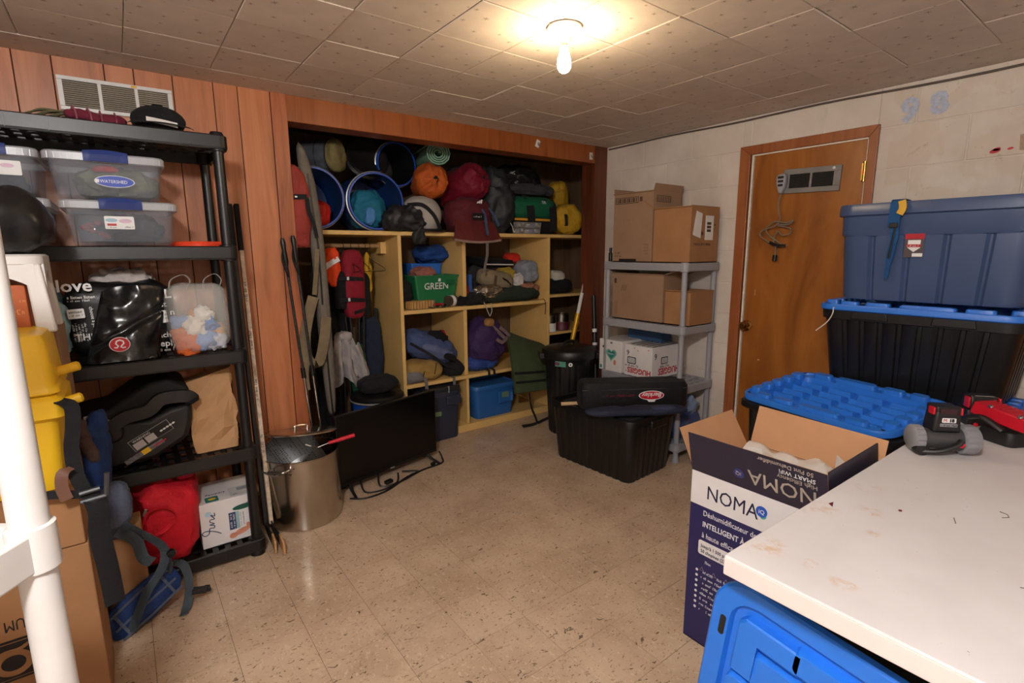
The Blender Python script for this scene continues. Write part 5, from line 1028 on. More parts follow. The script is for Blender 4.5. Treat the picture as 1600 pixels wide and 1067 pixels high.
# --- bottom tier totes
def lidtote(name, label, loc, L, W, H, body, lid, rz=0, ribs=(4, 3), handle=True, depth=.006, group=None):
    t = thing(name, label, 'storage box', loc, rz, group)
    B().loft([ringpts(L*.84, W*.84, .035, 0, 5, ribs, depth), ringpts(L*.86, W*.86, .04, .012, 5, ribs, depth), ringpts(L*.94, W*.93, .045, H*.80, 5, ribs, depth), ringpts(L*.94, W*.93, .045, H*.805, 5, ribs, 0), ringpts(L*.965, W*.955, .045, H*.81, 5, ribs, 0), ringpts(L*.975, W*.965, .045, H-.03, 5, ribs, 0)]).obj('tote_body', body, t)
    B().loft([ringpts(L*.98, W*.97, .05, H-.034), ringpts(L, W, .05, H-.03), ringpts(L, W, .05, H-.012), ringpts(L*.985, W*.98, .05, H-.002), ringpts(L*.90, W*.87, .04, H), ringpts(L*.88, W*.85, .04, H-.008)]).obj('lid', lid, t)
    if handle:
        for s_ in (-1, 1): B().box((s_*L*.492, 0, H*.72), (.03, W*.4, .045)).obj('handle', body, t, bevel=.006)
    return t
DNAVY = PLA('dark_navy_plastic', (42, 48, 66), .45)
t = lidtote('storage_tote', 'dark navy lidded tote at the bottom of the closet behind the television', (1.80, 3.34, .0), .29, .30, .405, DNAVY, PLA('charcoal_lid', (36, 37, 42), .45), 0, 0)
decal('label', rectp(.085, .034), M('green_tape', (118, 146, 104), .6), t, (-.115, -.1355, .195), (1, 0, -.04), (0, -.03, 1)); B().box((.03, -.148, .385), (.008, .006, .05)).obj('lid_mark', GREYP, t); B().box((.07, -.142, .30), (.12, .03, .07)).obj('front_handle', DNAVY, t, bevel=.006)
t = lidtote('storage_tote', 'bright blue lidded tote in the bottom right closet cubby', (2.325, 3.43, .057), .42, .30, .27, PLA('tote_blue', (36, 92, 160), .4), PLA('tote_blue_lid', (42, 98, 164), .4), 0, 0)
B().box((.09, -.147, .155), (.15, .016, .10)).obj('front_handle', MC['tote_blue'], t, bevel=.006); decal('label', rectp(.07, .045), M('olive_label', (104, 130, 104), .6), t, (.045, -.1565, .15), X_, Y_); decal('label', rectp(.018, .07), M('cyan_tape', (70, 130, 196), .6), t, (.135, -.1565, .11), X_, Y_)
# --- right bay
blobthing('cap', 'white baseball cap on the right closet side shelf', 'cap', (3.05, 3.40, 1.115), (.15, .16, .10), FAB('white_cap', (200, 194, 184)), .006, 8, 4)
blobthing('clothing_bundle', 'black clothing heap on the right closet side shelf', 'clothes', (3.05, 3.44, 1.013), (.34, .26, .13), BLKF, .025, 8, 5)
for i, (x, y) in enumerate(((2.95, 3.36), (3.10, 3.36))):
    t = thing('paint_can', ('metal paint can beside the yellow divider in the right closet bay', 'metal paint can behind the gold tube in the right closet bay')[i], 'paint can', (x, y, .690+.1), group='paint cans')
    t.location.z = .688
    B().lathe([(0, 0), (.062, 0), (.064, .004), (.062, .008), (.062, .075)], 30).obj('can_label', (WPRINT, M('maroon_label', (90, 36, 46), .5))[i], t)
    B().lathe([(.062, .075), (.062, .135), (.065, .138), (.065, .145), (.055, .145), (.053, .140), (0, .140)], 30).obj('can_body', STEEL, t)
blobthing('clothing_bundle', 'black cloth with cords at the front of the middle shelf centre', 'clothes', (2.13, 3.30, ZM), (.20, .09, .085), FAB('black_cords', (26, 26, 28)), .02, 14, 9)
t = thing('trash_can', 'black plastic trash can with lid standing before the closet right bay', 'trash can', (2.675, 2.81, 0), 0)
rg = lambda r, z, d=.006: [((r-d*(k % 4 in (1, 2)))*math.cos(k*2*PI/96), (r-d*(k % 4 in (1, 2)))*math.sin(k*2*PI/96), z) for k in range(96)]
B().loft([rg(.148, 0), rg(.153, .01), rg(.182, .55), rg(.182, .552, 0), rg(.188, .60, 0)]).obj('can_body', BLKP, t)
B().lathe([(.182, .585), (.206, .588), (.21, .60), (.21, .64), (.202, .652), (.18, .656), (.17, .664), (.07, .675), (0, .678)], 48).obj('lid', BLKP, t)
B().tube(catmull([(-.05, 0, .672), (-.04, 0, .70), (.04, 0, .70), (.05, 0, .672)], 4), .012, 8).obj('lid_handle', BLKP, t)
for a in (-.62, 2.5): B().box((.211*math.cos(a), .211*math.sin(a), .60), (.05, .13, .05), (0, 0, a)).obj('side_handle', BLKP, t, bevel=.01)
a0 = math.atan2(-2.80, -2.665); q = a0-.38
decal('label', rectp(.085, .04), M('teal_label', (84, 150, 130), .5), t, (.202*math.cos(q)-.03*math.sin(-q), .202*math.sin(q)-.03*math.cos(q), .545), (-math.sin(q), math.cos(q), 0), Y_); decal('label', rectp(.035, .022), M('plum_label', (124, 58, 100), .5), t, (.204*math.cos(q)-.03*math.sin(-q), .204*math.sin(q)-.03*math.cos(q), .556), (-math.sin(q), math.cos(q), 0), Y_)
q = a0+.05; decal('sticker', ell(.015, .015, 16), WPRINT, t, (.2005*math.cos(q), .2005*math.sin(q), .563), (-math.sin(q), math.cos(q), 0), Y_); decal('sticker', ell(.006, .006, 10), INK, t, (.2015*math.cos(q), .2015*math.sin(q), .563), (-math.sin(q), math.cos(q), 0), Y_)
def leanrod(name, label, cat, P0, P1, parts, group=None):
    t = thing(name, label, cat, P0, group=group); d = V(*P1)-V(*P0)
    for n_, a, b_, r_, m_ in parts: B().tube([tuple(d*a), tuple(d*b_)], r_, 12).obj(n_, m_, t)
    return t
leanrod('pole', 'thin pinkish clear pole leaning in the closet behind the trash can', 'pole', (2.80, 3.10, 0), (3.055, 3.03, 1.20), [('shaft', 0, 1, .009, GLASSY('pink_clear', (196, 160, 160), .75, .2))])
leanrod('wrapping_tube', 'gold and white wrapping tube leaning behind the trash can', 'tube', (2.76, 3.05, 0), (3.02, 3.03, 1.04), [('gold_wrap', 0, .84, .020, M('gold_wrap', (206, 154, 30), .35, .3)), ('white_core', .84, 1, .015, PAPERW)])
leanrod('ski', 'narrow black ski with white spots leaning between trash can and grey shelf', 'ski', (2.90, 2.72, 0), (3.00, 2.88, 1.03), [('ski_blade', 0, 1, [.02, .016], BLKP), ('white_spot', .72, .745, .0195, WPRINT), ('white_spot', .62, .64, .0198, WPRINT)])
# --- television, its cords, the stock pot
t = thing('television', 'black flat-screen television standing on the floor before the closet', 'television', (1.215, 2.866, 0), .225)
TW, TH = .735, .425
B().box((0, 0, .055+TH/2), (TW, .03, TH)).obj('bezel', PLA('tv_black', (12, 12, 13), .3), t, bevel=.004, smooth=False)
B().box((0, -.0152, .062+TH/2), (TW-.018, .001, TH-.028)).obj('screen', M('tv_screen', (6, 6, 7), .22, spec=.35, var=0), t, smooth=False)
B().box((0, .03, .055+TH*.42), (TW*.7, .04, TH*.6)).obj('rear_housing', BLKP, t, bevel=.01)
B().box((0, -.016, .062), (.03, .004, .006)).obj('logo_bar', GREYP, t)
for s_ in (-1, 1): b = B(); b.tube([(s_*.29, 0, .06), (s_*.30, -.03, .03), (s_*.315, -.10, .006)], [.012, .010, .008], 8); b.tube([(s_*.29, 0, .06), (s_*.30, .03, .03), (s_*.315, .10, .006)], [.012, .010, .008], 8); b.obj('stand_foot', BLKP, t)
t = thing('power_cord', 'black power cords tangled on the floor under the television', 'cord', (1.22, 2.72, 0))
for P in ([(-.32, .0, .006), (-.24, -.05, .006), (-.10, -.03, .006), (.06, .06, .007), (.20, .10, .006), (.34, .12, .006), (.37, .17, .02), (.36, .19, .06)], [(-.22, .10, .05), (-.22, .02, .007), (-.12, -.01, .006), (-.02, .03, .008), (.02, .10, .03)], [(-.10, .12, .06), (-.12, .04, .008), (-.02, .02, .008), (.10, .06, .010), (.16, .10, .006), (.06, .13, .02)]): B().tube(catmull(P, 7), .0055, 8).obj('cord', BLKP, t)
B().box((.28, .13, .012), (.03, .02, .02), (0, 0, .4)).obj('plug', BLKP, t, bevel=.004); B().box((-.06, .06, .012), (.05, .03, .02), (0, 0, .3)).obj('adapter', BLKP, t, bevel=.004)
t = thing('stock_pot', 'tall stainless steel stock pot on the floor by the closet jamb', 'pot', (.652, 2.70, 0))
POT = M('pot_steel', (186, 178, 166), .22, 1, var=.1, vs=4, bump=.04, bs=60)
B().lathe([(0, .0), (.178, .0), (.186, .008), (.187, .02), (.187, .362), (.192, .366), (.192, .370), (.184, .370), (.184, .02), (.17, .008), (0, .008)], 56).obj('pot_body', POT, t)
for a in (-2.35, .8):
    hm = Matrix.Rotation(a, 4, 'Z')
    B().tube([tuple(hm @ V(*p)) for p in catmull([(.187, -.045, .335), (.215, -.045, .338), (.228, -.03, .34), (.228, .03, .34), (.215, .045, .338), (.187, .045, .335)], 4)], .005, 8).obj('handle', STEEL, t)
    for q in (-.045, .045):
        for z in (.325, .308): B().lathe([(0, .004), (.005, .003), (.006, 0)], 10, hm @ Matrix.Translation((.187, q, z)) @ Matrix.Rotation(PI/2, 4, 'Y')).obj('rivet', CHROME, t)
k = N('perforated_aluminium'); co = k.co(); vo = k.n('ShaderNodeTexVoronoi'); vo.inputs['Scale'].default_value = 75; vo.inputs['Randomness'].default_value = .25; k.l(co, vo.inputs['Vector'])
k.l(k.ramp(vo.outputs['Distance'], [(.22, (50, 48, 46)), (.28, (190, 190, 190))]), k.b.inputs['Base Color']); k.set(Roughness=.35, Metallic=.9); PERF = k.m
t = thing('strainer_basket', 'perforated aluminium strainer basket tilted inside the stock pot', 'strainer', (.625, 2.70, .30), rot=(.15, -.55, .3))
B().lathe([(0, -.12), (.13, -.12), (.14, -.11), (.142, .10), (.148, .105), (.148, .11), (.138, .11), (.136, -.10), (0, -.112)], 44).obj('basket', PERF, t)
t = thing('basket_handle', 'red rubber-gripped steel handle sticking out over the stock pot rim', 'handle', (.79, 2.60, .395), rot=(0, -.10, -.12))
B().tube(catmull([(-.02, 0, .012), (.04, 0, .014), (.10, 0, .016), (.115, 0, .017)], 4), [.009]*4+[.0105]*8+[.006], 12).obj('grip', PLA('red_rubber', (200, 26, 48), .45), t); B().tube([(-.13, .02, .03), (-.08, .01, .0), (-.02, 0, .012)], .004, 8).obj('rod', CHROME, t)
t = thing('pot_lid', 'flat stainless steel lid resting tilted on top of the strainer basket', 'lid', (.665, 2.71, .462), rot=(-.20, .09, 0))
B().lathe([(0, .012), (.05, .012), (.155, .006), (.178, .004), (.183, 0), (.180, -.006), (.176, -.002), (.0, .006)], 48).obj('lid_disc', POT, t)
B().tube(catmull([(-.03, 0, .012), (-.028, 0, .03), (.028, 0, .03), (.03, 0, .012)], 4), .005, 8).obj('lid_handle', STEEL, t)
# ================================================================== RIGHT SIDE
# --- grey resin shelf
t = thing('shelving_unit', 'grey plastic four-tier shelving unit against the white block wall', 'shelf', (2.957, 2.23, 0), PI/2)
for z in (.125, .512, .902, 1.302): deck('shelf_deck', GREYP, t, z, .69, .375, .05, .06, False)
for sx in (-1, 1):
    for sy in (-1, 1):
        pr = [(0, 0), (.026, 0), (.023, .015), (.018, .04)]
        for z in (.125, .512, .902, 1.302): pr += [(.0175, z-.056), (.026, z-.054), (.026, z+.004), (.0175, z+.006)]
        B().lathe(pr[:-1]+[(0, 1.306)], 18, Matrix.Translation((sx*.317, sy*.160, 0))).obj('post', GREYP, t)
XL, ZL = (0, -1, 0), (0, 0, 1)      # lettering on faces that look towards -x
BAR = M('print_brown', (74, 56, 44), .7)
t = carton('cardboard_box', 'tall plain cardboard box with open flaps, left on top of the grey shelf', (2.95, 2.342, 1.304), .30, .335, .455, CARD2, 0, [('f', .05, .25), ('b', .04, .1), ('l', .012, 1.4), ('r', .05, .3)])
decal('print', rectp(.20, .042), BAR, t, (-.1505, .155, .39), XL, ZL); decal('print', rectp(.19, .034), CARD2, t, (-.1512, .150, .394), XL, ZL)
for i in range(14): decal('print', rectp(.004+.004*(i % 3), .028), BAR, t, (-.1518, .145-.013*i, .397), XL, ZL)
decal('print', rectp(.022, .03), BAR, t, (-.1505, -.055, .398), XL, ZL); scribble(.12, .018, M('print_faint_brown', (136, 106, 82), .7), t, (-.1506, .11, .275), XL, ZL); scribble(.05, .016, BAR, t, (-.1506, .16, .055), XL, ZL, 2); scribble(.07, .012, BAR, t, (-.1506, .16, .033), XL, ZL, 3)
for i in range(4): decal('print', rectp(.04, .012), M('print_faint_brown', (136, 106, 82), .7), t, (-.1506, -.10, .05+.02*i), XL, ZL)
decal('tape', rectp(.15, .016), INK, t, (-.1508, .11, .006), XL, ZL)
decal('print', rectp(.15, .042), BAR, t, (-.12, -.1681, .39), (1, 0, 0), ZL); decal('print', rectp(.14, .034), CARD2, t, (-.115, -.1688, .394), (1, 0, 0), ZL)
for i in range(8): decal('print', rectp(.006, .028), BAR, t, (-.11+.018*i, -.1694, .397), (1, 0, 0), ZL)
t = carton('cardboard_box', 'cardboard box with two white labels on the grey shelf top, open on one side', (2.945, 2.024, 1.304), .30, .275, .335, CARD, 0, [('l', .01, 1.2), ('b', .11, .95), ('f', .012, .2)])
decal('label', [(0, .02), (.085, 0), (.095, .15), (.03, .165)], PAPERW, t, (-.13, -.1382, .15), (1, 0, 0), ZL); decal('label', rectp(.09, .15), PAPERW, t, (.0, -.1382, .14), (1, 0, 0), ZL)
for i in range(3): decal('print', rectp(.045, .016), BAR, t, (.018, -.1389, .19+.022*i), (1, 0, 0), ZL)
text('MADE IN CHINA', .024, BAR, t, (-.11, -.1382, .105), (1, 0, 0), ZL, bold=.02); decal('print', ell(.012, .012, 10), BAR, t, (-.03, -.1386, .18), (1, 0, 0), ZL); decal('print', ell(.007, .007, 10), BAR, t, (.105, -.1386, .235), (1, 0, 0), ZL)
t = carton('cardboard_box', 'wide cardboard box with crushed flaps on the second tier of the grey shelf', (2.955, 2.30, .904), .27, .43, .315, CARD2, 0, [('l', .012, 1.3), ('f', .11, 1.25), ('b', .06, .9)])
text('///', .06, BAR, t, (-.1356, .14, .20), XL, ZL); decal('print', rectp(.03, .10), M('print_faint_brown', (136, 106, 82), .7), t, (-.1356, .205, .03), XL, ZL); decal('print', rectp(.02, .035), BAR, t, (-.1356, .205, .25), XL, ZL)
t = carton('cardboard_box', 'plain cardboard box at the front right of the grey shelf second tier', (2.955, 1.98, .904), .25, .19, .215, CARD, 0, [('l', .015, 1.2), ('r', .015, 1.2), ('b', .07, 1.3)])
t = thing('diaper_box', 'white diaper carton with a green heart on the third tier of the grey shelf', 'box', (2.93, 2.495, .513))
B().box((0, 0, .115), (.29, .215, .23)).obj('carton', PW, t, bevel=.003, smooth=False); xb = -.1458
hp = [(.05*(16*math.sin(a)**3)/16, .05*(13*math.cos(a)-5*math.cos(2*a)-2*math.cos(3*a)-math.cos(4*a))/16) for a in [i*2*PI/36 for i in range(36)]]
decal('heart', hp, M('print_mint', (120, 178, 160), .5), t, (xb, -.01, .125), XL, ZL); decal('heart', [(x*.72, y*.72) for x, y in hp], TEAL, t, (xb-.0008, -.01, .125), XL, ZL)
text('Pampers', .018, WPRINT, t, (xb-.0016, .024, .125), XL, ZL); decal('print', ell(.012, .008), GRN, t, (xb, .065, .175), XL, ZL); decal('print', ell(.010, .014), TEAL, t, (xb, .088, .025), XL, ZL); decal('print', ell(.012, .02), SK, t, (xb-.001, -.045, .07), XL, ZL)
for y, z in ((.05, .205), (.0, .205), (-.01, .205)): decal('print', rectp(.008, .012), INK, t, (xb, y, z), XL, ZL)
t = thing('diaper_box', 'white diaper carton with upside-down red lettering on the third tier', 'box', (2.955, 2.252, .513))
B().box((0, 0, .11), (.32, .238, .22)).obj('carton', PW, t, bevel=.003, smooth=False); xb = -.1608; RH = M('print_red', (186, 30, 40), .5)
text('HUGGIES', .052, RH, t, (xb, -.115, .058), (0, 1, 0), (0, 0, -1), bold=.03, sx=.95); text('9', .052, INK, t, (xb, .10, .145), XL, ZL); text('HUGGIES', .062, RH, t, (.145, -.1196, .066), (-1, 0, 0), (0, 0, -1), bold=.03, sx=.9); text('9', .06, INK, t, (-.135, -.1196, .135), (1, 0, 0), ZL)
scribble(.10, .014, INK, t, (xb, .10, .066), XL, ZL); scribble(.11, .016, INK, t, (-.07, -.1196, .072), (1, 0, 0), ZL, 4)
for o_, xd, yd in (((xb, .09, .085), XL, ZL), ((-.06, -.1196, .095), (1, 0, 0), ZL)):
    decal('print', rectp(.075, .05, .008), INK, t, o_, xd, yd); q = V(*o_)+V(*xd)*.006+V(*yd)*.006+V(*xd).cross(V(*yd))*.0008; decal('print', rectp(.063, .038, .006), M('print_pale_grey', (196, 194, 196), .6), t, tuple(q), xd, yd)
for y, z in ((.10, .03), (.03, .20), (-.0, .185), (-.09, .20), (.105, .07)): decal('print', ell(.005, .004, 8), RH, t, (xb, y, z), XL, ZL)
for i in range(5): decal('print', [(0, 0), (.26, .0), (.24, .014), (.02, .014)], BAR, t, (-.14, -.105+.045*i, .2206), (1, 0, .0), (0, 1, 0))
t = carton('cardboard_box', 'flat dark blue box at the back of the grey shelf third tier', (3.05, 2.36, .737), .12, .30, .07, M('denim_card', (52, 84, 124), .6))
t = thing('shopping_bag', 'blue glossy carrier bag on the bottom tier of the grey shelf', 'bag', (2.95, 2.08, .127))
B().blob((0, 0, .12), (.30, .33, .24), (.6, .6), .025, 7, 4, floor=-.118).obj('bag_body', M('blue_bag_film', (44, 74, 130), .3, bump=.6, bs=14, bd=.015), t, ang=60)
B().blob((.02, -.1, .22), (.2, .12, .12), (.8, .8), .025, 9, 5).obj('crumpled_top', M('pale_blue_film2', (130, 150, 180), .3, bump=.6, bs=14, bd=.015), t, ang=60)
for y in (-.02, .06): B().lathe([(0, .002), (.008, .002), (.009, 0)], 12, Matrix.Translation((-.152, y, .16)) @ Matrix.Rotation(-PI/2, 4, 'Y')).obj('rivet', WPRINT, t)
t = thing('spray_bottle', 'small black bottle at the left end of the grey shelf top', 'bottle', (2.815, 2.545, 1.303))
B().lathe([(0, 0), (.013, 0), (.014, .004), (.014, .06), (.008, .068), (.008, .075)], 18).obj('bottle_body', BLKP, t); B().lathe([(.010, .072), (.010, .098), (0, .099)], 16).obj('cap', BLKP, t)
# --- black bin with fishing gear
def opentote(name, label, loc, L, W, H, mat, rz, ribs=(9, 6), depth=.006):
    t = thing(name, label, 'storage box', loc, rz)
    B().loft([ringpts(L*.86, W*.82, .05, 0, 5, ribs, depth), ringpts(L*.88, W*.85, .055, .015, 5, ribs, depth), ringpts(L*.96, W*.95, .06, H-.05, 5, ribs, depth), ringpts(L*.96, W*.95, .06, H-.045, 5, ribs, 0), ringpts(L, W, .065, H-.04, 5, ribs, 0), ringpts(L, W, .065, H-.012, 5, ribs, 0), ringpts(L*.99, W*.985, .06, H, 5, ribs, 0), ringpts(L*.94, W*.92, .055, H, 5, ribs, 0), ringpts(L*.84, W*.80, .05, .03, 5, ribs, 0)], True, True).obj('bin_body', mat, t)
    return t
t = opentote('storage_bin', 'open black plastic bin on the floor in front of the grey shelf', (2.475, 2.19, 0), .70, .50, .40, BLKP, PI/2+.06)
for s_ in (-1, 1): B().box((s_*.352, 0, .355), (.03, .16, .05)).obj('handle', BLKP, t, bevel=.008)
t = thing('tackle_bag', 'black fishing bag with upside-down Berkley logo lying across the black bin', 'bag', (2.52, 2.07, .402), -.60)
BAGB = FAB('black_nylon_bag', (22, 21, 24), .6)
B().loft([ringpts(.66, .16, .05, .0), ringpts(.69, .18, .06, .02), ringpts(.69, .18, .06, .145), ringpts(.66, .15, .05, .17)]).obj('bag_body', BAGB, t)
B().tube([(-.33, -.085, .128), (0, -.091, .132), (.33, -.085, .135)], .003, 6).obj('zip', M('zip_dark', (54, 52, 54), .4), t)
decal('logo_edge', ell(.083, .030), WPRINT, t, (.085, -.0905, .09), (-1, 0, 0), (0, 0, -1)) if False else None
LX_, LY_ = (1, 0, 0), (0, 0, 1)
decal('logo_edge', ell(.080, .030), WPRINT, t, (.10, -.0906, .092), LX_, LY_); decal('logo', ell(.075, .0255), M('logo_crimson', (190, 22, 48), .4), t, (.10, -.0914, .092), LX_, LY_); decal('logo_edge', [(-.03, .0), (.03, .0), (.02, -.016), (-.015, -.016)], WPRINT, t, (.10, -.0910, .066), LX_, LY_)
text('Berkley', .040, WPRINT, t, (.165, -.0922, .108), (-1, 0, .0), (0, 0, -1), bold=.02, italic=.2); scribble(.20, .014, M('logo_magenta', (110, 16, 44), .5), t, (-.205, -.0906, .086), LX_, LY_)
t = thing('rod_sleeve', 'dark navy fabric sleeve lying across the front of the black bin', 'sleeve', (2.40, 1.93, .402), -.55)
B().blob((0, 0, .025), (.62, .10, .055), (.5, .8), .008, 7, 5, floor=-.024).obj('sleeve', FAB('navy_sleeve', (38, 42, 62), .6), t, ang=60); B().blob((.16, -.02, .04), (.15, .05, .035), (.5, .8), .004, 7, 6).obj('sleeve_patch', FAB('steel_navy', (52, 58, 84), .6), t, ang=60)
leanrod('fishing_rod', 'thin fishing rod with pale cork grip lying across the black bin', 'fishing rod', (2.18, 2.36, .408), (2.78, 1.90, .44), [('cork_grip', 0, .16, .012, M('cork', (190, 160, 120), .8)), ('rod_blank', .16, 1, [.005, .002], BLKP)])
t = thing('bait_jar', 'small jar with red lid in the corner of the black bin', 'jar', (2.33, 2.33, .40)); B().lathe([(0, 0), (.02, 0), (.022, .005), (.022, .03), (.018, .034)], 20).obj('jar_body', GLASSY('bait_glass', (200, 190, 176), .6, .1), t); B().lathe([(.021, .03), (.021, .042), (0, .042)], 20).obj('lid', REDP, t)
B().slab(-.28, .28, -.18, .18, .03, .39).obj('gear_fill', BLKF, bpy.data.objects['storage_bin'], smooth=False)

# --- microphone and cord on the door
GRC = M('grey_cord', (120, 108, 94), .6)
t = thing('radio_microphone', 'grey handset microphone with tangled cord hanging on the door', 'microphone', (3.150, 1.527, 1.765))
B().loft([[(0+o_, y*s_, z*s_) for y, z in [(-.028, .035), (-.014, .052), (.014, .052), (.028, .035), (.028, .0), (.018, -.035), (.009, -.06), (-.009, -.06), (-.018, -.035), (-.028, .0)]] for o_, s_ in ((0, .92), (-.006, 1), (-.022, 1), (-.03, .86))]).obj('handset', GREYP, t, bevel=.002)
for i in range(3): B().box((-.030, 0, .030-.022*i), (.004, .034-.003*i, .013)).obj('grille_bar', INK, t, bevel=.002)
def cordp(P): return [(x-3.150, y-1.527, z-1.765) for x, y, z in P]
B().tube(catmull(cordp([(3.14, 1.527, 1.705), (3.135, 1.535, 1.65), (3.138, 1.53, 1.60), (3.14, 1.52, 1.56), (3.138, 1.545, 1.52), (3.135, 1.61, 1.50), (3.138, 1.635, 1.47), (3.14, 1.60, 1.44), (3.135, 1.54, 1.41), (3.14, 1.49, 1.40), (3.14, 1.52, 1.425), (3.135, 1.57, 1.46), (3.14, 1.60, 1.50), (3.135, 1.55, 1.545), (3.14, 1.48, 1.535), (3.14, 1.445, 1.55), (3.14, 1.47, 1.525), (3.138, 1.54, 1.53)]), 5), .0045, 6).obj('cord', GRC, t)
B().tube(catmull(cordp([(3.14, 1.53, 1.52), (3.135, 1.46, 1.505), (3.14, 1.455, 1.475), (3.135, 1.50, 1.465), (3.14, 1.53, 1.49), (3.138, 1.55, 1.44), (3.14, 1.535, 1.40), (3.14, 1.533, 1.35)]), 5), .004, 6).obj('cord', GRC, t)
B().ribbon(cordp([(3.135, 1.57, 1.425), (3.132, 1.52, 1.405), (3.135, 1.475, 1.405)]), .016, .006, (0, 0, 1)).obj('cord_tie', BLKP, t); B().cyl(*cordp([(3.14, 1.533, 1.35), (3.14, 1.535, 1.315)]), .013, n=14).obj('plug', BLKP, t)

# --- big totes
def bigtote(label, loc, rz, L, W, H, lidmat=None, lidtilt=0, group=None, rot=None, body=BLKP, openlip=False, lift=0):
    t = thing('storage_tote', label, 'storage box', loc, rz, group, rot)
    R = (8, 5); d = .010
    B().loft([ringpts(L*.82, W*.80, .05, .0, 5, R, d, .35), ringpts(L*.84, W*.82, .055, .015, 5, R, d, .35), ringpts(L*.935, W*.915, .06, H-.075, 5, R, d, .35), ringpts(L*.94, W*.92, .06, H-.072, 5, R, 0), ringpts(L*.965, W*.95, .06, H-.07, 5, R, 0), ringpts(L*.975, W*.96, .06, H-.03, 5, R, 0)], True, False).obj('tote_body', body, t)
    for s_ in (-1, 1):
        for x in (-.2, .2): B().box((x*L, s_*W*.475, H-.048), (L*.2, .016, .035), top=(.9, 1)).obj('rim_tab', body, t, bevel=.004)
        B().box((s_*L*.478, 0, H-.048), (.016, W*.4, .04)).obj('end_grip', body, t, bevel=.004)
    if lidmat: biglid(t, L, W, lidmat, (0, 0, H-.03+lift), (lidtilt, 0, 0))
    return t
def biglid(par, L, W, mat, loc, rot):
    b = B()
    b.loft([ringpts(L*.985, W*.98, .07, 0), ringpts(L, W, .075, .004), ringpts(L, W, .075, .022), ringpts(L*.992, W*.988, .072, .028), ringpts(L*.955, W*.93, .06, .028), ringpts(L*.945, W*.915, .055, .020), ringpts(L*.84, W*.76, .04, .020), ringpts(L*.82, W*.74, .04, -.010)], False, True)
    def pad(x, y, sx, sy, z0, z1, tp=.88): b.loft([ringpts(sx, sy, .012, z0, 3, ox=x, oy=y), ringpts(sx*(1-(1-tp)*.4), sy*(1-(1-tp)*.6), .012, z1-.004, 3, ox=x, oy=y), ringpts(sx*tp, sy*tp, .010, z1, 3, ox=x, oy=y)])
    for c in range(4):                                   # four columns of louvre bars
        x0, x1 = L*(-.302+.2013*c-.079), L*(-.302+.2013*c+.079)
        for r_ in range(5):
            y = -W*.285+W*.1425*r_
            b.loft([[(x0, y-W*.058, -.0105), (x1, y-W*.058, -.0105), (x1, y+W*.058, -.0105), (x0, y+W*.058, -.0105)], [(x0+.004, y-W*.050, .0), (x1-.004, y-W*.050, .0), (x1-.004, y+W*.042, .016), (x0+.004, y+W*.042, .016)]])
    for s_ in (-1, 1):
        for r_ in range(5): pad(s_*L*.443, -W*.30+W*.15*r_, L*.075, W*.10, .018, .042)
        for c, wd in ((-.30, .13), (-.07, .27), (.17, .13), (.32, .10)): pad(L*c*s_, s_*W*.425, L*wd, W*.085, .018, .042)
    o = b.obj('lid', mat, par, bevel=0, loc=loc, rot=rot, ang=30)
    for sx in (-1, 1):
        for sy in (-1, 1): B().box((sx*L*.445, sy*W*.425, .0285), (L*.018, W*.018, .002)).obj('lid_hole', INK, o, smooth=False)
    return o
XS, YS = 2.905, .712
G = 'black totes with blue lids stacked by the door'
bigtote('lowest black tote with blue lid in the tall stack by the door', (XS, YS, 0), PI/2, .735, .49, .352, BLUEP, 0, G)
bigtote('second lowest black tote with blue lid in the tall stack', (XS, YS+.005, .372), PI/2, .735, .49, .352, BLUEP, 0, G)
t = bigtote('black ribbed tote with blue lid directly under the slate blue tote', (XS, YS, .745), PI/2, .745, .49, .385, BLUEP, 0, G)
B().tube(catmull([(.29, .235, .362), (.29, .255, .368), (.29, .258, .34), (.305, .27, .30), (.345, .285, .255)], 4), .0025, 6).obj('zip_tie', M('clear_tie', (216, 206, 196), .4), t)
# slate blue tote on top of the stack
t = thing('storage_tote', 'slate blue lidded tote with hanging strap on top of the stack', 'storage box', (XS-.005, .690, 1.156), PI/2)
L, W, H = .70, .46, .425; Rb = (4, 3)
B().loft([ringpts(L*.88, W*.86, .06, 0, 6, Rb, .012, .22), ringpts(L*.90, W*.88, .065, .012, 6, Rb, .012, .22), ringpts(L*.945, W*.935, .065, H*.66, 6, Rb, .012, .22), ringpts(L*.945, W*.935, .065, H*.665, 6, Rb, 0), ringpts(L*.965, W*.955, .065, H*.68, 6, Rb, 0), ringpts(L*.975, W*.965, .065, H-.045, 6, Rb, 0)]).obj('tote_body', NAVYP, t)
B().loft([ringpts(L*.98, W*.975, .068, H-.055, 8), ringpts(L*1.015, W*1.02, .075, H-.05, 8), ringpts(L*1.015, W*1.02, .075, H-.018, 8), ringpts(L*1.0, W*1.0, .07, H-.002, 8), ringpts(L*.95, W*.93, .06, H, 8), ringpts(L*.92, W*.89, .055, H-.006, 8)]).obj('lid', NAVYP, t)
for s_ in (-1, 1): B().box((s_*L*.497, 0, H-.075), (.03, .12, .05)).obj('handle', NAVYP, t, bevel=.006)
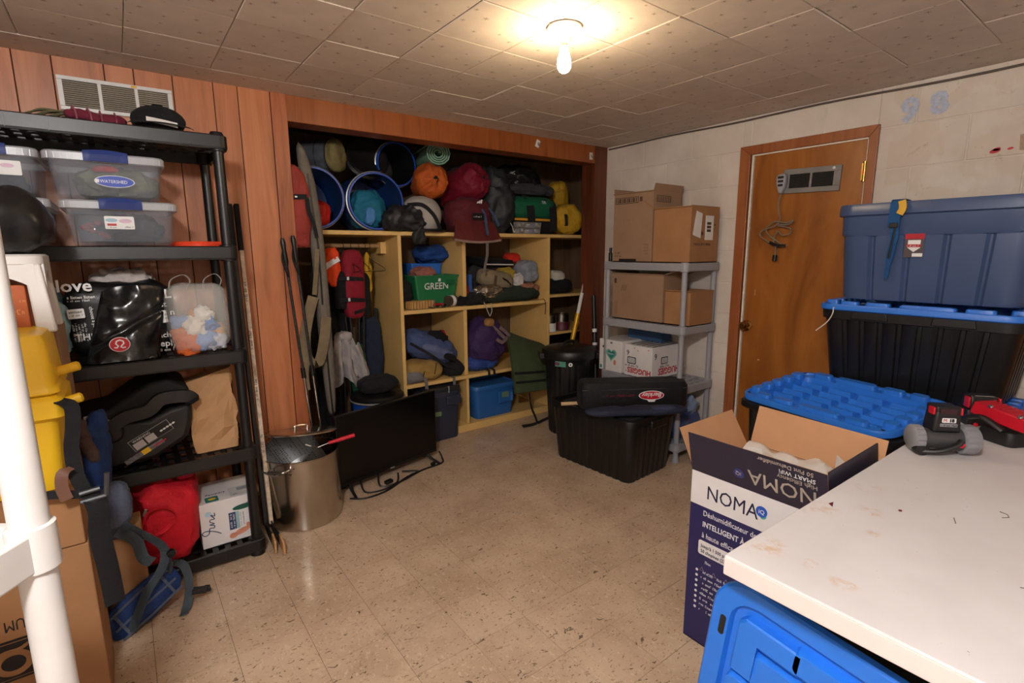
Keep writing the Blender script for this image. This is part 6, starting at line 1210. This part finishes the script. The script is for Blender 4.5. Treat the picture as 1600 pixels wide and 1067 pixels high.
# -x side of the stack is local +y
yb = W*.958/2+.002
def onl(name, poly, mat, x, z, lift=0): decal(name, poly, mat, t, (x, yb-.004-(.30-z)*.035+lift, z), (-1, 0, 0), (0, .035, 1))
onl('label', rectp(.068, .098), M('label_dark', (76, 66, 70), .4), .075, .19, .0); onl('label', rectp(.068, .022), RL, .075, .266, .001); onl('label', [(0, .05), (.044, .05), (.044, .018), (.022, 0), (0, .018)], WPRINT, .063, .212, .0015); onl('label', rectp(.048, .012), RL, .066, .232, .0022); onl('label', rectp(.036, .014), WPRINT, .045, .193, .0015)
scribble(.04, .006, WPRINT, t, (.064, yb-.0005, .2345), (-1, 0, 0), (0, .035, 1))
STB = FAB('blue_webbing', (28, 74, 122), .7)
B().ribbon(catmull([(.11, .15, H+.004), (.11, .225, H+.006), (.11, .250, H-.006), (.112, .252, H-.05), (.115, .245, H-.105)], 4), .042, .006, (1, 0, 0)).obj('strap', STB, t); B().ribbon(catmull([(.092, .25, H-.0), (.085, .256, H-.03), (.095, .254, H-.055)], 4), .026, .008, (1, 0, 0)).obj('strap_pad', M('mustard_foam', (206, 160, 50), .7), t)
B().ribbon(catmull([(.112, .244, H-.09), (.108, .242, H-.15), (.118, .236, H-.24), (.125, .232, H-.33)], 4), [.03]*5+[.026]*4+[.018]*3+[.010], .003, (1, 0, 0)).obj('strap_tail', STB, t); B().tube([(.105, .248, H-.09), (.118, .246, H-.24)], .004, 6).obj('strap_cord', BLKP, t)
B().box((.113, .250, H-.10), (.03, .010, .02)).obj('strap_buckle', BLKP, t, bevel=.002)
# lower tote in front of the stack
rz = math.radians(78.5)
t = bigtote('low black tote whose ribbed bright blue lid sits askew, beside the open carton', (2.44, .865, 0), rz, .66, .47, .73, BLUEP, -.12, None, None, BLKP, False, .018)
B().loft([ringpts(.665, .475, .07, .655), ringpts(.675, .485, .07, .66), ringpts(.675, .485, .07, .685), ringpts(.66, .47, .07, .69)]).obj('nested_rim', BLKP, t)
# plywood sheet by the right wall
t = thing('wood_board', 'brown wooden board leaning on the wall behind the tote stack', 'board', (3.12, -.02, 0), rot=(0, .02, 0))
B().slab(-.012, .012, -.34, .345, 0, 1.13).obj('board', DOORW, t, smooth=False); B().slab(-.016, -.012, -.34, .345, 1.09, 1.13).obj('edge_strip', TRIMD, t, smooth=False)

# --- open dehumidifier carton
NAVYC = M('navy_print_card', (34, 32, 84), .4, var=.05); DARKC = M('dark_print_card', (36, 33, 52), .4, var=.06); KRAFT = M('kraft_inner', (184, 138, 100), .8, var=.05)
t = thing('open_carton', 'open navy and white NOMA dehumidifier carton standing beside the table', 'box', (1.50, .955, 0))
BW, BD, BH, th = .385, .43, .64, .004           # depth along x, width along -y
b = B(); b.slab(0, th, -BD, 0, 0, BH); b.slab(BW-th, BW, -BD, 0, 0, BH); b.slab(th, BW-th, -th, 0, 0, BH); b.slab(th, BW-th, -BD, -BD+th, 0, BH); b.slab(0, BW, -BD, 0, 0, th); b.obj('carton_body', NAVYC, t, smooth=False)
b = B(); b.slab(th, th+.002, -BD+th, -th, .01, BH); b.slab(BW-th-.002, BW-th, -BD+th, -th, .01, BH); b.slab(th, BW-th, -th-.002, -th, .01, BH); b.slab(th, BW-th, -BD+th, -BD+th+.002, .01, BH); b.obj('carton_lining', KRAFT, t, smooth=False)
def flap(face, loc, rot, poly):
    o = bpy.data.objects.new('flap', None)
    b = B(); b.prism(poly, .003); o = b.obj('flap', DARKC, t, smooth=False); o.matrix_local = Matrix.Translation(loc) @ rot
    b = B(); b.prism(poly, .0012); i = b.obj('flap_inner_face', KRAFT, o, smooth=False); i.location = (0, 0, face)
    return o
# front flap: hinge along y at x=0, rising and leaning out; its outer side looks to -x
rf = frame((0, 0, 0), (0, -1, 0), (-.25, 0, 1)); f1 = flap(-.0014, (0, 0, BH), rf, [(0, 0), (BD, 0), (BD, .145), (-.0, .145)])
GP = M('print_taupe', (176, 164, 150), .5)
text('NOMA', .070, GP, f1, (.405, .076, .0034), (-1, 0, 0), (0, -1, 0), bold=.006, sx=.95); text('High Efficiency', .019, GP, f1, (.405, .097, .0034), (-1, 0, 0), (0, -1, 0)); text('SMART WiFi', .019, WPRINT, f1, (.40, .116, .0034), (-1, 0, 0), (0, -1, 0), bold=.02); text('50 Pint Dehumidifier', .019, GP, f1, (.395, .136, .0034), (-1, 0, 0), (0, -1, 0))
decal('logo', ell(.017, .017, 24), M('logo_dusk_blue', (44, 52, 110), .4), f1, (.172, .05, .003), (-1, 0, 0), (0, -1, 0)); text('iQ', .019, GP, f1, (.181, .056, .0042), (-1, 0, 0), (0, -1, 0))
rb = frame((0, 0, 0), (0, -1, 0), (.35, 0, 1)); flap(.0032, (BW, 0, BH), rb, [(0, 0), (BD, 0), (BD-.0, .135), (.0, .15)])
rl = frame((0, 0, 0), (1, 0, 0), (0, .42, 1)); flap(.0032, (0, 0, BH), rl, [(0, 0), (BW-.03, 0), (BW-.06, .145), (-.01, .145)])
rr_ = frame((0, 0, 0), (1, 0, 0), (0, .10, 1)); flap(-.0014, (.01, -BD+.004, BH), rr_, [(0, 0), (BW-.02, 0), (BW-.02, .13), (0, .13)])
# print on the front face
FX, FY = (0, -1, 0), (0, 0, 1); x0 = -.0006
decal('white_band', rectp(BD, .118), PW, t, (x0+.0002, 0, BH-.120), FX, FY)
text('NOMA', .068, M('print_deep_navy', (26, 26, 58), .4), t, (x0-.001, -.058, BH-.087), FX, FY, bold=.008, sx=.86)
decal('logo', ell(.018, .018, 24), M('logo_blue', (40, 84, 180), .4), t, (x0-.0008, -.246, BH-.056), FX, FY); decal('logo', ell(.010, .007, 16), M('logo_green', (70, 170, 150), .4), t, (x0-.0006, -.253, BH-.071), (0, -1, .6), (0, .6, 1)); text('iQ', .019, WPRINT, t, (x0-.002, -.2365, BH-.0625), FX, FY)
for i, (s_, bd) in enumerate((('Déshumidificateur de 50 pintes', 0), ('INTELLIGENT À CONNEXION', .014), ('à haute efficacité', 0))): text(s_, .027, WPRINT, t, (x0, -.050, BH-.152-.040*i), FX, FY, bold=bd, sx=.80)
decal('white_panel', rectp(.33, .052, .008), PW, t, (x0, -.040, BH-.296), FX, FY)
for i, s_ in enumerate(('Jusqu’à 1 500 pi² (139 m²)', '50 chopines (23,7 L)')): text(s_, .0165, M('print_deep_navy', (26, 26, 58), .4), t, (x0-.001, -.050, BH-.268-.020*i), FX, FY, bold=.012, sx=.85)
scribble(.04, .010, WPRINT, t, (x0, -.055, BH-.325), FX, FY, 8)
for i in range(3): b = B(); b.tube([(.009*math.cos(a), .009*math.sin(a), 0) for a in (PI/2, PI*7/6, PI*11/6)], .0012, 5, True, flat=.3); o = b.obj('icon', GP, t); o.matrix_local = frame((x0, -.058-.045*i, BH-.352), FX, FY)
for i in range(8):
    decal('icon', ell(.005, .005, 10), WPRINT, t, (x0, -.040, BH-.360-.0205*i), FX, FY)
    scribble((.11, .085, .12, .13, .12, .13, .06, .11)[i], .0085, WPRINT, t, (x0, -.056, BH-.364-.0205*i), FX, FY, i)
B().loft([[(x+BW/2, y-BD/2, z) for x, y, z in ringpts(BW-.02, BD-.02, .03, .3)], [(x+BW/2, y-BD/2, z) for x, y, z in ringpts(BW-.02, BD-.02, .03, .61)], [(x+BW/2, y-BD/2, z) for x, y, z in ringpts(BW-.05, BD-.05, .04, .628)]]).obj('styrofoam_block', M('styrofoam', (240, 238, 234), .8, bump=.3, bs=160), t)
FILM = GLASSY('packing_film', (232, 228, 224), .6, .25)
t = thing('packing_film', 'crumpled white packing film lying in the open carton', 'packing', (1.695, .74, .629))
def ff(u, v):
    x, y = (u-.5)*.26, (v-.5)*.36; q = V(x*9, y*9, 2.2); return (x, y, .022+.022*abs(noise.noise(q))*2+.012*noise.noise(q*2.7)+.03*max(0, u-.8))
B().grid(ff, 22, 26, .001).obj('film_sheet', FILM, t, ang=25)
B().prism([(0, 0), (.05, .01), (.035, .07), (.0, .05)], .001).obj('film_tab', FILM, t, loc=(.12, -.15, .02), rot=(1.3, 0, 1.2)); B().prism([(0, 0), (.08, .01), (.06, .05), (.01, .045)], .001).obj('film_tab', FILM, t, loc=(-.02, .13, .03), rot=(1.2, .3, -.6))

# --- white table
def m_table():
    k = N('white_painted_top'); g = k.n('ShaderNodeNewGeometry'); ps = g.outputs['Position']
    c = k.ramp(k.noise(ps, 4, 5, .6), [(.3, (206, 202, 203)), (.7, (218, 215, 217))]); tot = None
    for x, y, r_ in ((1.06, .49, .055), (1.02, .495, .03), (1.33, .50, .06), (1.40, .41, .04), (1.42, .40, .02), (1.30, .36, .02), (1.07, .40, .03), (1.05, .33, .03), (1.55, .45, .04)):
        d = k.n('ShaderNodeVectorMath', operation='DISTANCE'); k.l(ps, d.inputs[0]); d.inputs[1].default_value = (x, y, .745)
        m = k.math('MAXIMUM', k.math('SUBTRACT', 1.0, k.math('DIVIDE', d.outputs['Value'], r_)), 0.0); tot = m if tot is None else k.math('MAXIMUM', tot, m)
    blot = k.ramp(k.noise(ps, 33, 8, .75, .5), [(.47, (0, 0, 0)), (.62, (255, 255, 255))])
    st = k.math('MULTIPLY', k.math('MINIMUM', k.math('MULTIPLY', tot, 1.8), 1.0), blot); c = k.mix(k.math('MULTIPLY', st, .6), c, lin((196, 156, 104)))
    sp = k.ramp(k.noise(ps, 85, 2, .5), [(.765, (0, 0, 0)), (.775, (255, 255, 255))]); c = k.mix(k.math('MULTIPLY', sp, .7), c, lin((110, 96, 88)))
    k.l(c, k.b.inputs['Base Color']); k.set(Roughness=.42); k.b.inputs['Specular IOR Level'].default_value = .35; k.bump(k.noise(ps, 30, 4), .06, .002); return k.m
TT = m_table(); TP = M('white_painted_wood', (222, 214, 210), .5, var=.04)
t = thing('work_table', 'white painted work table with brown stains in the lower right corner', 'table', (1.70, .0, 0))
ang = -.021
TX0, TX1, TY0, TY1 = .955, 2.60, -.62, .523
B().loft([[(x-1.70, y, z) for x, y in ((TX0, TY0), (TX1, TY0), (TX1, TY1-.03), (TX0, TY1))] for z in (.700, .745)]).obj('table_top', TT, t, bevel=.004, smooth=False)
B().slab(TX0-.004-1.70, TX0-1.70, TY0, TY1-.004, .705, .7425).obj('edge_band', TP, t, bevel=.001, smooth=False)
for y0, y1 in ((.455, .475), (-.58, -.56)): B().slab(1.09-1.70, 2.50-1.70, y0, y1, .62, .70).obj('apron', TP, t, smooth=False)
for x in (1.42, 2.50):
    for y in (.40, -.54): B().slab(x-1.70, x+.055-1.70, y, y+.055, 0, .70).obj('leg', TP, t, bevel=.003, smooth=False)
for pts in ([(1.62, .20), (1.635, .19), (1.65, .195), (1.655, .21)], [(1.30, .12), (1.31, .10), (1.33, .095)], [(1.75, .05), (1.78, .04), (1.79, .05)], [(1.5, .26), (1.53, .27)]): B().tube([(x-1.70, y, .7455) for x, y in pts], .0010, 5).obj('scratch', M('dark_scratch', (90, 80, 76), .8), t)
decal('paint_chip', [(0, 0), (.03, .006), (.012, .012)], M('chip_maroon', (104, 30, 34), .6), t, (1.36-1.70, .47, .7455), (1, .1, 0), (0, 1, 0)); decal('paint_chip', ell(.006, .004, 9), M('chip_maroon', (104, 30, 34), .6), t, (1.47-1.70, .36, .7455), (1, .1, 0), (0, 1, 0))
# tote on its side under the table, lid towards the room
t = thing('storage_tote', 'black tote lying on its side under the table with a bright blue lid', 'storage box', (1.03, .231, .340), rot=(Matrix.Rotation(.115, 3, 'X') @ Matrix.Rotation(-PI/2, 3, 'Y')).to_euler())
# local z -> -x world, local x -> +z world, local y -> y world
LL, LW = .55, .75
b = B(); b.loft([ringpts(LL*.985, LW*.98, .08, -.024), ringpts(LL, LW, .085, -.020), ringpts(LL, LW, .085, -.004), ringpts(LL*.985, LW*.985, .08, .002), ringpts(LL*.86, LW*.88, .06, .002), ringpts(LL*.845, LW*.865, .055, -.012)])
def pad2(x, y, sx, sy, z0, z1): b.loft([ringpts(sx, sy, .014, z0, 3, ox=x, oy=y), ringpts(sx*.93, sy*.93, .014, z1-.004, 3, ox=x, oy=y), ringpts(sx*.88, sy*.88, .012, z1, 3, ox=x, oy=y)])
hx, hy = LL/2, LW/2
def Lshape(pts, z0, z1):
    b.loft([[(x, y, z0) for x, y in pts], [(x, y, z1-.004) for x, y in pts], [(x*.985+.0, y*.985, z1) for x, y in pts]])
for sy in (1, -1):
    P = [(hx-.07, sy*(hy-.20)), (hx-.07, sy*(hy-.085)), (hx-.085, sy*(hy-.07)), (hx-.21, sy*(hy-.07)), (hx-.21, sy*(hy-.115)), (hx-.115, sy*(hy-.115)), (hx-.115, sy*(hy-.20))]
    Lshape(P, -.012, .012)
    P = [(-x, y) for x, y in P]; Lshape(P, -.012, .012)
for i in range(3): pad2(hx-.09, -.13+.13*i, .055, .12, -.012, .012)
for i in range(3):
    for j_ in range(4): pad2(.09-.10*i-.0, .21-.14*j_, .085, .115, -.012, .004)
for sy in (1, -1): pad2(0, sy*(hy-.09), .10, .05, -.012, .012)
o = b.obj('lid', PLA('bright_blue_plastic', (36, 116, 222), .38), t, ang=30)
for sy in (1, -1): B().loft([ringpts(.052, .014, .006, .0022, 3, ox=hx-.13, oy=sy*(hy-.032)), ringpts(.052, .014, .006, .003, 3, ox=hx-.13, oy=sy*(hy-.032))]).obj('lid_slot', INK, o, smooth=False)
B().loft([ringpts(LL*.80, LW*.86, .06, -.36), ringpts(LL*.86, LW*.90, .06, -.03)]).obj('tote_body', BLKP, t, loc=(-.01, -.01, 0))
B().loft([ringpts(LL*.95, LW*.95, .07, -.055), ringpts(LL*.95, LW*.95, .07, -.022)]).obj('tote_rim', BLKP, t)

# --- cordless tools on the table
TZ = .7458
DG = PLA('tool_black', (24, 23, 25), .45); LG = PLA('tool_grey', (132, 132, 138), .45); DGR = PLA('tool_charcoal', (58, 57, 60), .45); TR = PLA('tool_red', (186, 20, 40), .35)
t = thing('flashlight', 'cordless black and grey work flashlight on the white table', 'flashlight', (2.005, .412, TZ), math.radians(-47)); t.scale = (.92, .92, .92)
ax = Matrix.Translation((0, 0, .052)) @ Matrix.Rotation(PI/2, 4, 'Y')
B().lathe([(0, -.075), (.030, -.075), (.034, -.06), (.036, .02), (.040, .045), (.040, .05), (0, .05)], 28, ax).obj('body', DGR, t)
rl_ = lambda r, z, d: [tuple(ax @ V((r-d*(k % 5 == 0))*math.cos(k*2*PI/60), (r-d*(k % 5 == 0))*math.sin(k*2*PI/60), z)) for k in range(60)]
B().loft([rl_(.042, .048, 0), rl_(.050, .054, .003), rl_(.051, .088, .003), rl_(.047, .096, 0)]).obj('bezel_ring', LG, t)
B().lathe([(.046, .096), (.043, .094), (.030, .085), (.0, .080)], 28, ax).obj('lens', M('lens_glass', (70, 70, 76), .08, .6), t)
B().loft([rl_(.036, -.098, 0), rl_(.044, -.092, .003), rl_(.044, -.068, .003), rl_(.036, -.062, 0)]).obj('tail_ring', LG, t)
B().box((-.006, 0, .125), (.085, .066, .085), top=(.86, .9)).obj('battery_mount', DG, t, bevel=.008); B().box((-.006, 0, .160), (.074, .060, .022)).obj('battery', DG, t, bevel=.005)
for s_ in (-1, 1): B().box((-.006+s_*.041, -.012, .154), (.008, .03, .026)).obj('battery_latch', TR, t, bevel=.003)
decal('badge', rectp(.042, .016, .003), WPRINT, t, (-.025, -.0322, .117), (1, 0, 0), (0, .039, 1)); text('M', .015, RL, t, (-.022, -.0332, .120), (1, 0, 0), (0, .039, 1), bold=.06); text('18', .015, INK, t, (-.004, -.0332, .120), (1, 0, 0), (0, .039, 1), bold=.06); decal('badge', rectp(.052, .011, .002), LG, t, (-.030, -.0328, .103), (1, 0, 0), (0, .039, 1)); scribble(.044, .005, INK, t, (-.027, -.0338, .1055), (1, 0, 0), (0, .039, 1))
decal('badge', rectp(.05, .016), M('badge_maroon', (60, 24, 28), .5), t, (-.032, -.0312, .148), (1, 0, 0), (0, .0, 1))
B().tube(catmull([(-.085, -.025, .012), (-.03, -.045, .022), (.02, -.048, .045), (.035, -.042, .06)], 5), .012, 10, flat=.7).obj('grip', DG, t); B().lathe([(0, .012), (.020, .010), (.023, 0), (.023, -.012), (0, -.012)], 20, Matrix.Translation((-.075, -.03, .022)) @ Matrix.Rotation(PI/2, 4, 'X')).obj('pivot_foot', DG, t)
B().lathe([(0, .007), (.009, .006), (.0105, 0)], 18, Matrix.Translation((.03, -.0495, .048)) @ Matrix.Rotation(PI/2, 4, 'X')).obj('switch_button', TR, t)
t = thing('area_light', 'red cordless light housing with black base at the right edge of the table', 'light', (2.29, .31, TZ), math.radians(-118)); t.scale = (1.0, 1.0, 1.0)
B().loft([ringpts(.11, .09, .02, 0), ringpts(.12, .10, .025, .012), ringpts(.105, .09, .02, .045)]).obj('base', DG, t)
b = B(); b.box((.03, 0, .085), (.24, .085, .045), (0, .10, 0), top=(.97, .80)); b.obj('housing', TR, t, bevel=.006)
for i in range(13): B().box((-.07+.016*i, .012, .116-.0016*i), (.006, .055, .008), (0, .10, 0)).obj('cooling_fin', TR, t, bevel=.001, smooth=False)
for x in (-.03, .06): B().lathe([(0, .005), (.006, .004), (.0075, 0)], 14, Matrix.Translation((x, -.034, .111-.09*x)) @ Matrix.Rotation(.5, 4, 'X')).obj('screw', CHROME, t)
B().tube(catmull([(-.085, -.04, .06), (-.03, -.058, .078), (.03, -.05, .05)], 5), .012, 8, flat=.7).obj('handle', DG, t); B().lathe([(0, .006), (.006, .005), (.007, 0)], 12, Matrix.Translation((-.05, -.055, .045)) @ Matrix.Rotation(PI/2, 4, 'X')).obj('button', TR, t)
t = thing('tool_battery', 'black cordless battery with red side latches behind the red light', 'battery', (2.46, .415, TZ), math.radians(-52))
B().box((0, 0, .03), (.10, .075, .06)).obj('cell_block', DG, t, bevel=.006); B().box((0, -.005, .085), (.085, .065, .052), top=(.95, .8)).obj('terminal_block', DG, t, bevel=.006)
for s_ in (-1, 1): B().box((s_*.046, -.02, .085), (.008, .03, .04)).obj('latch', TR, t, bevel=.003)
decal('badge', rectp(.05, .026), M('badge_maroon', (60, 24, 28), .5), t, (-.025, -.0365, .072), (1, 0, 0), (0, .1, 1)); decal('badge', ell(.004, .004, 8), WPRINT, t, (-.016, -.0375, .087), (1, 0, 0), (0, .1, 1)); B().box((0, -.028, .1105), (.06, .003, .002)).obj('contact', CHROME, t)
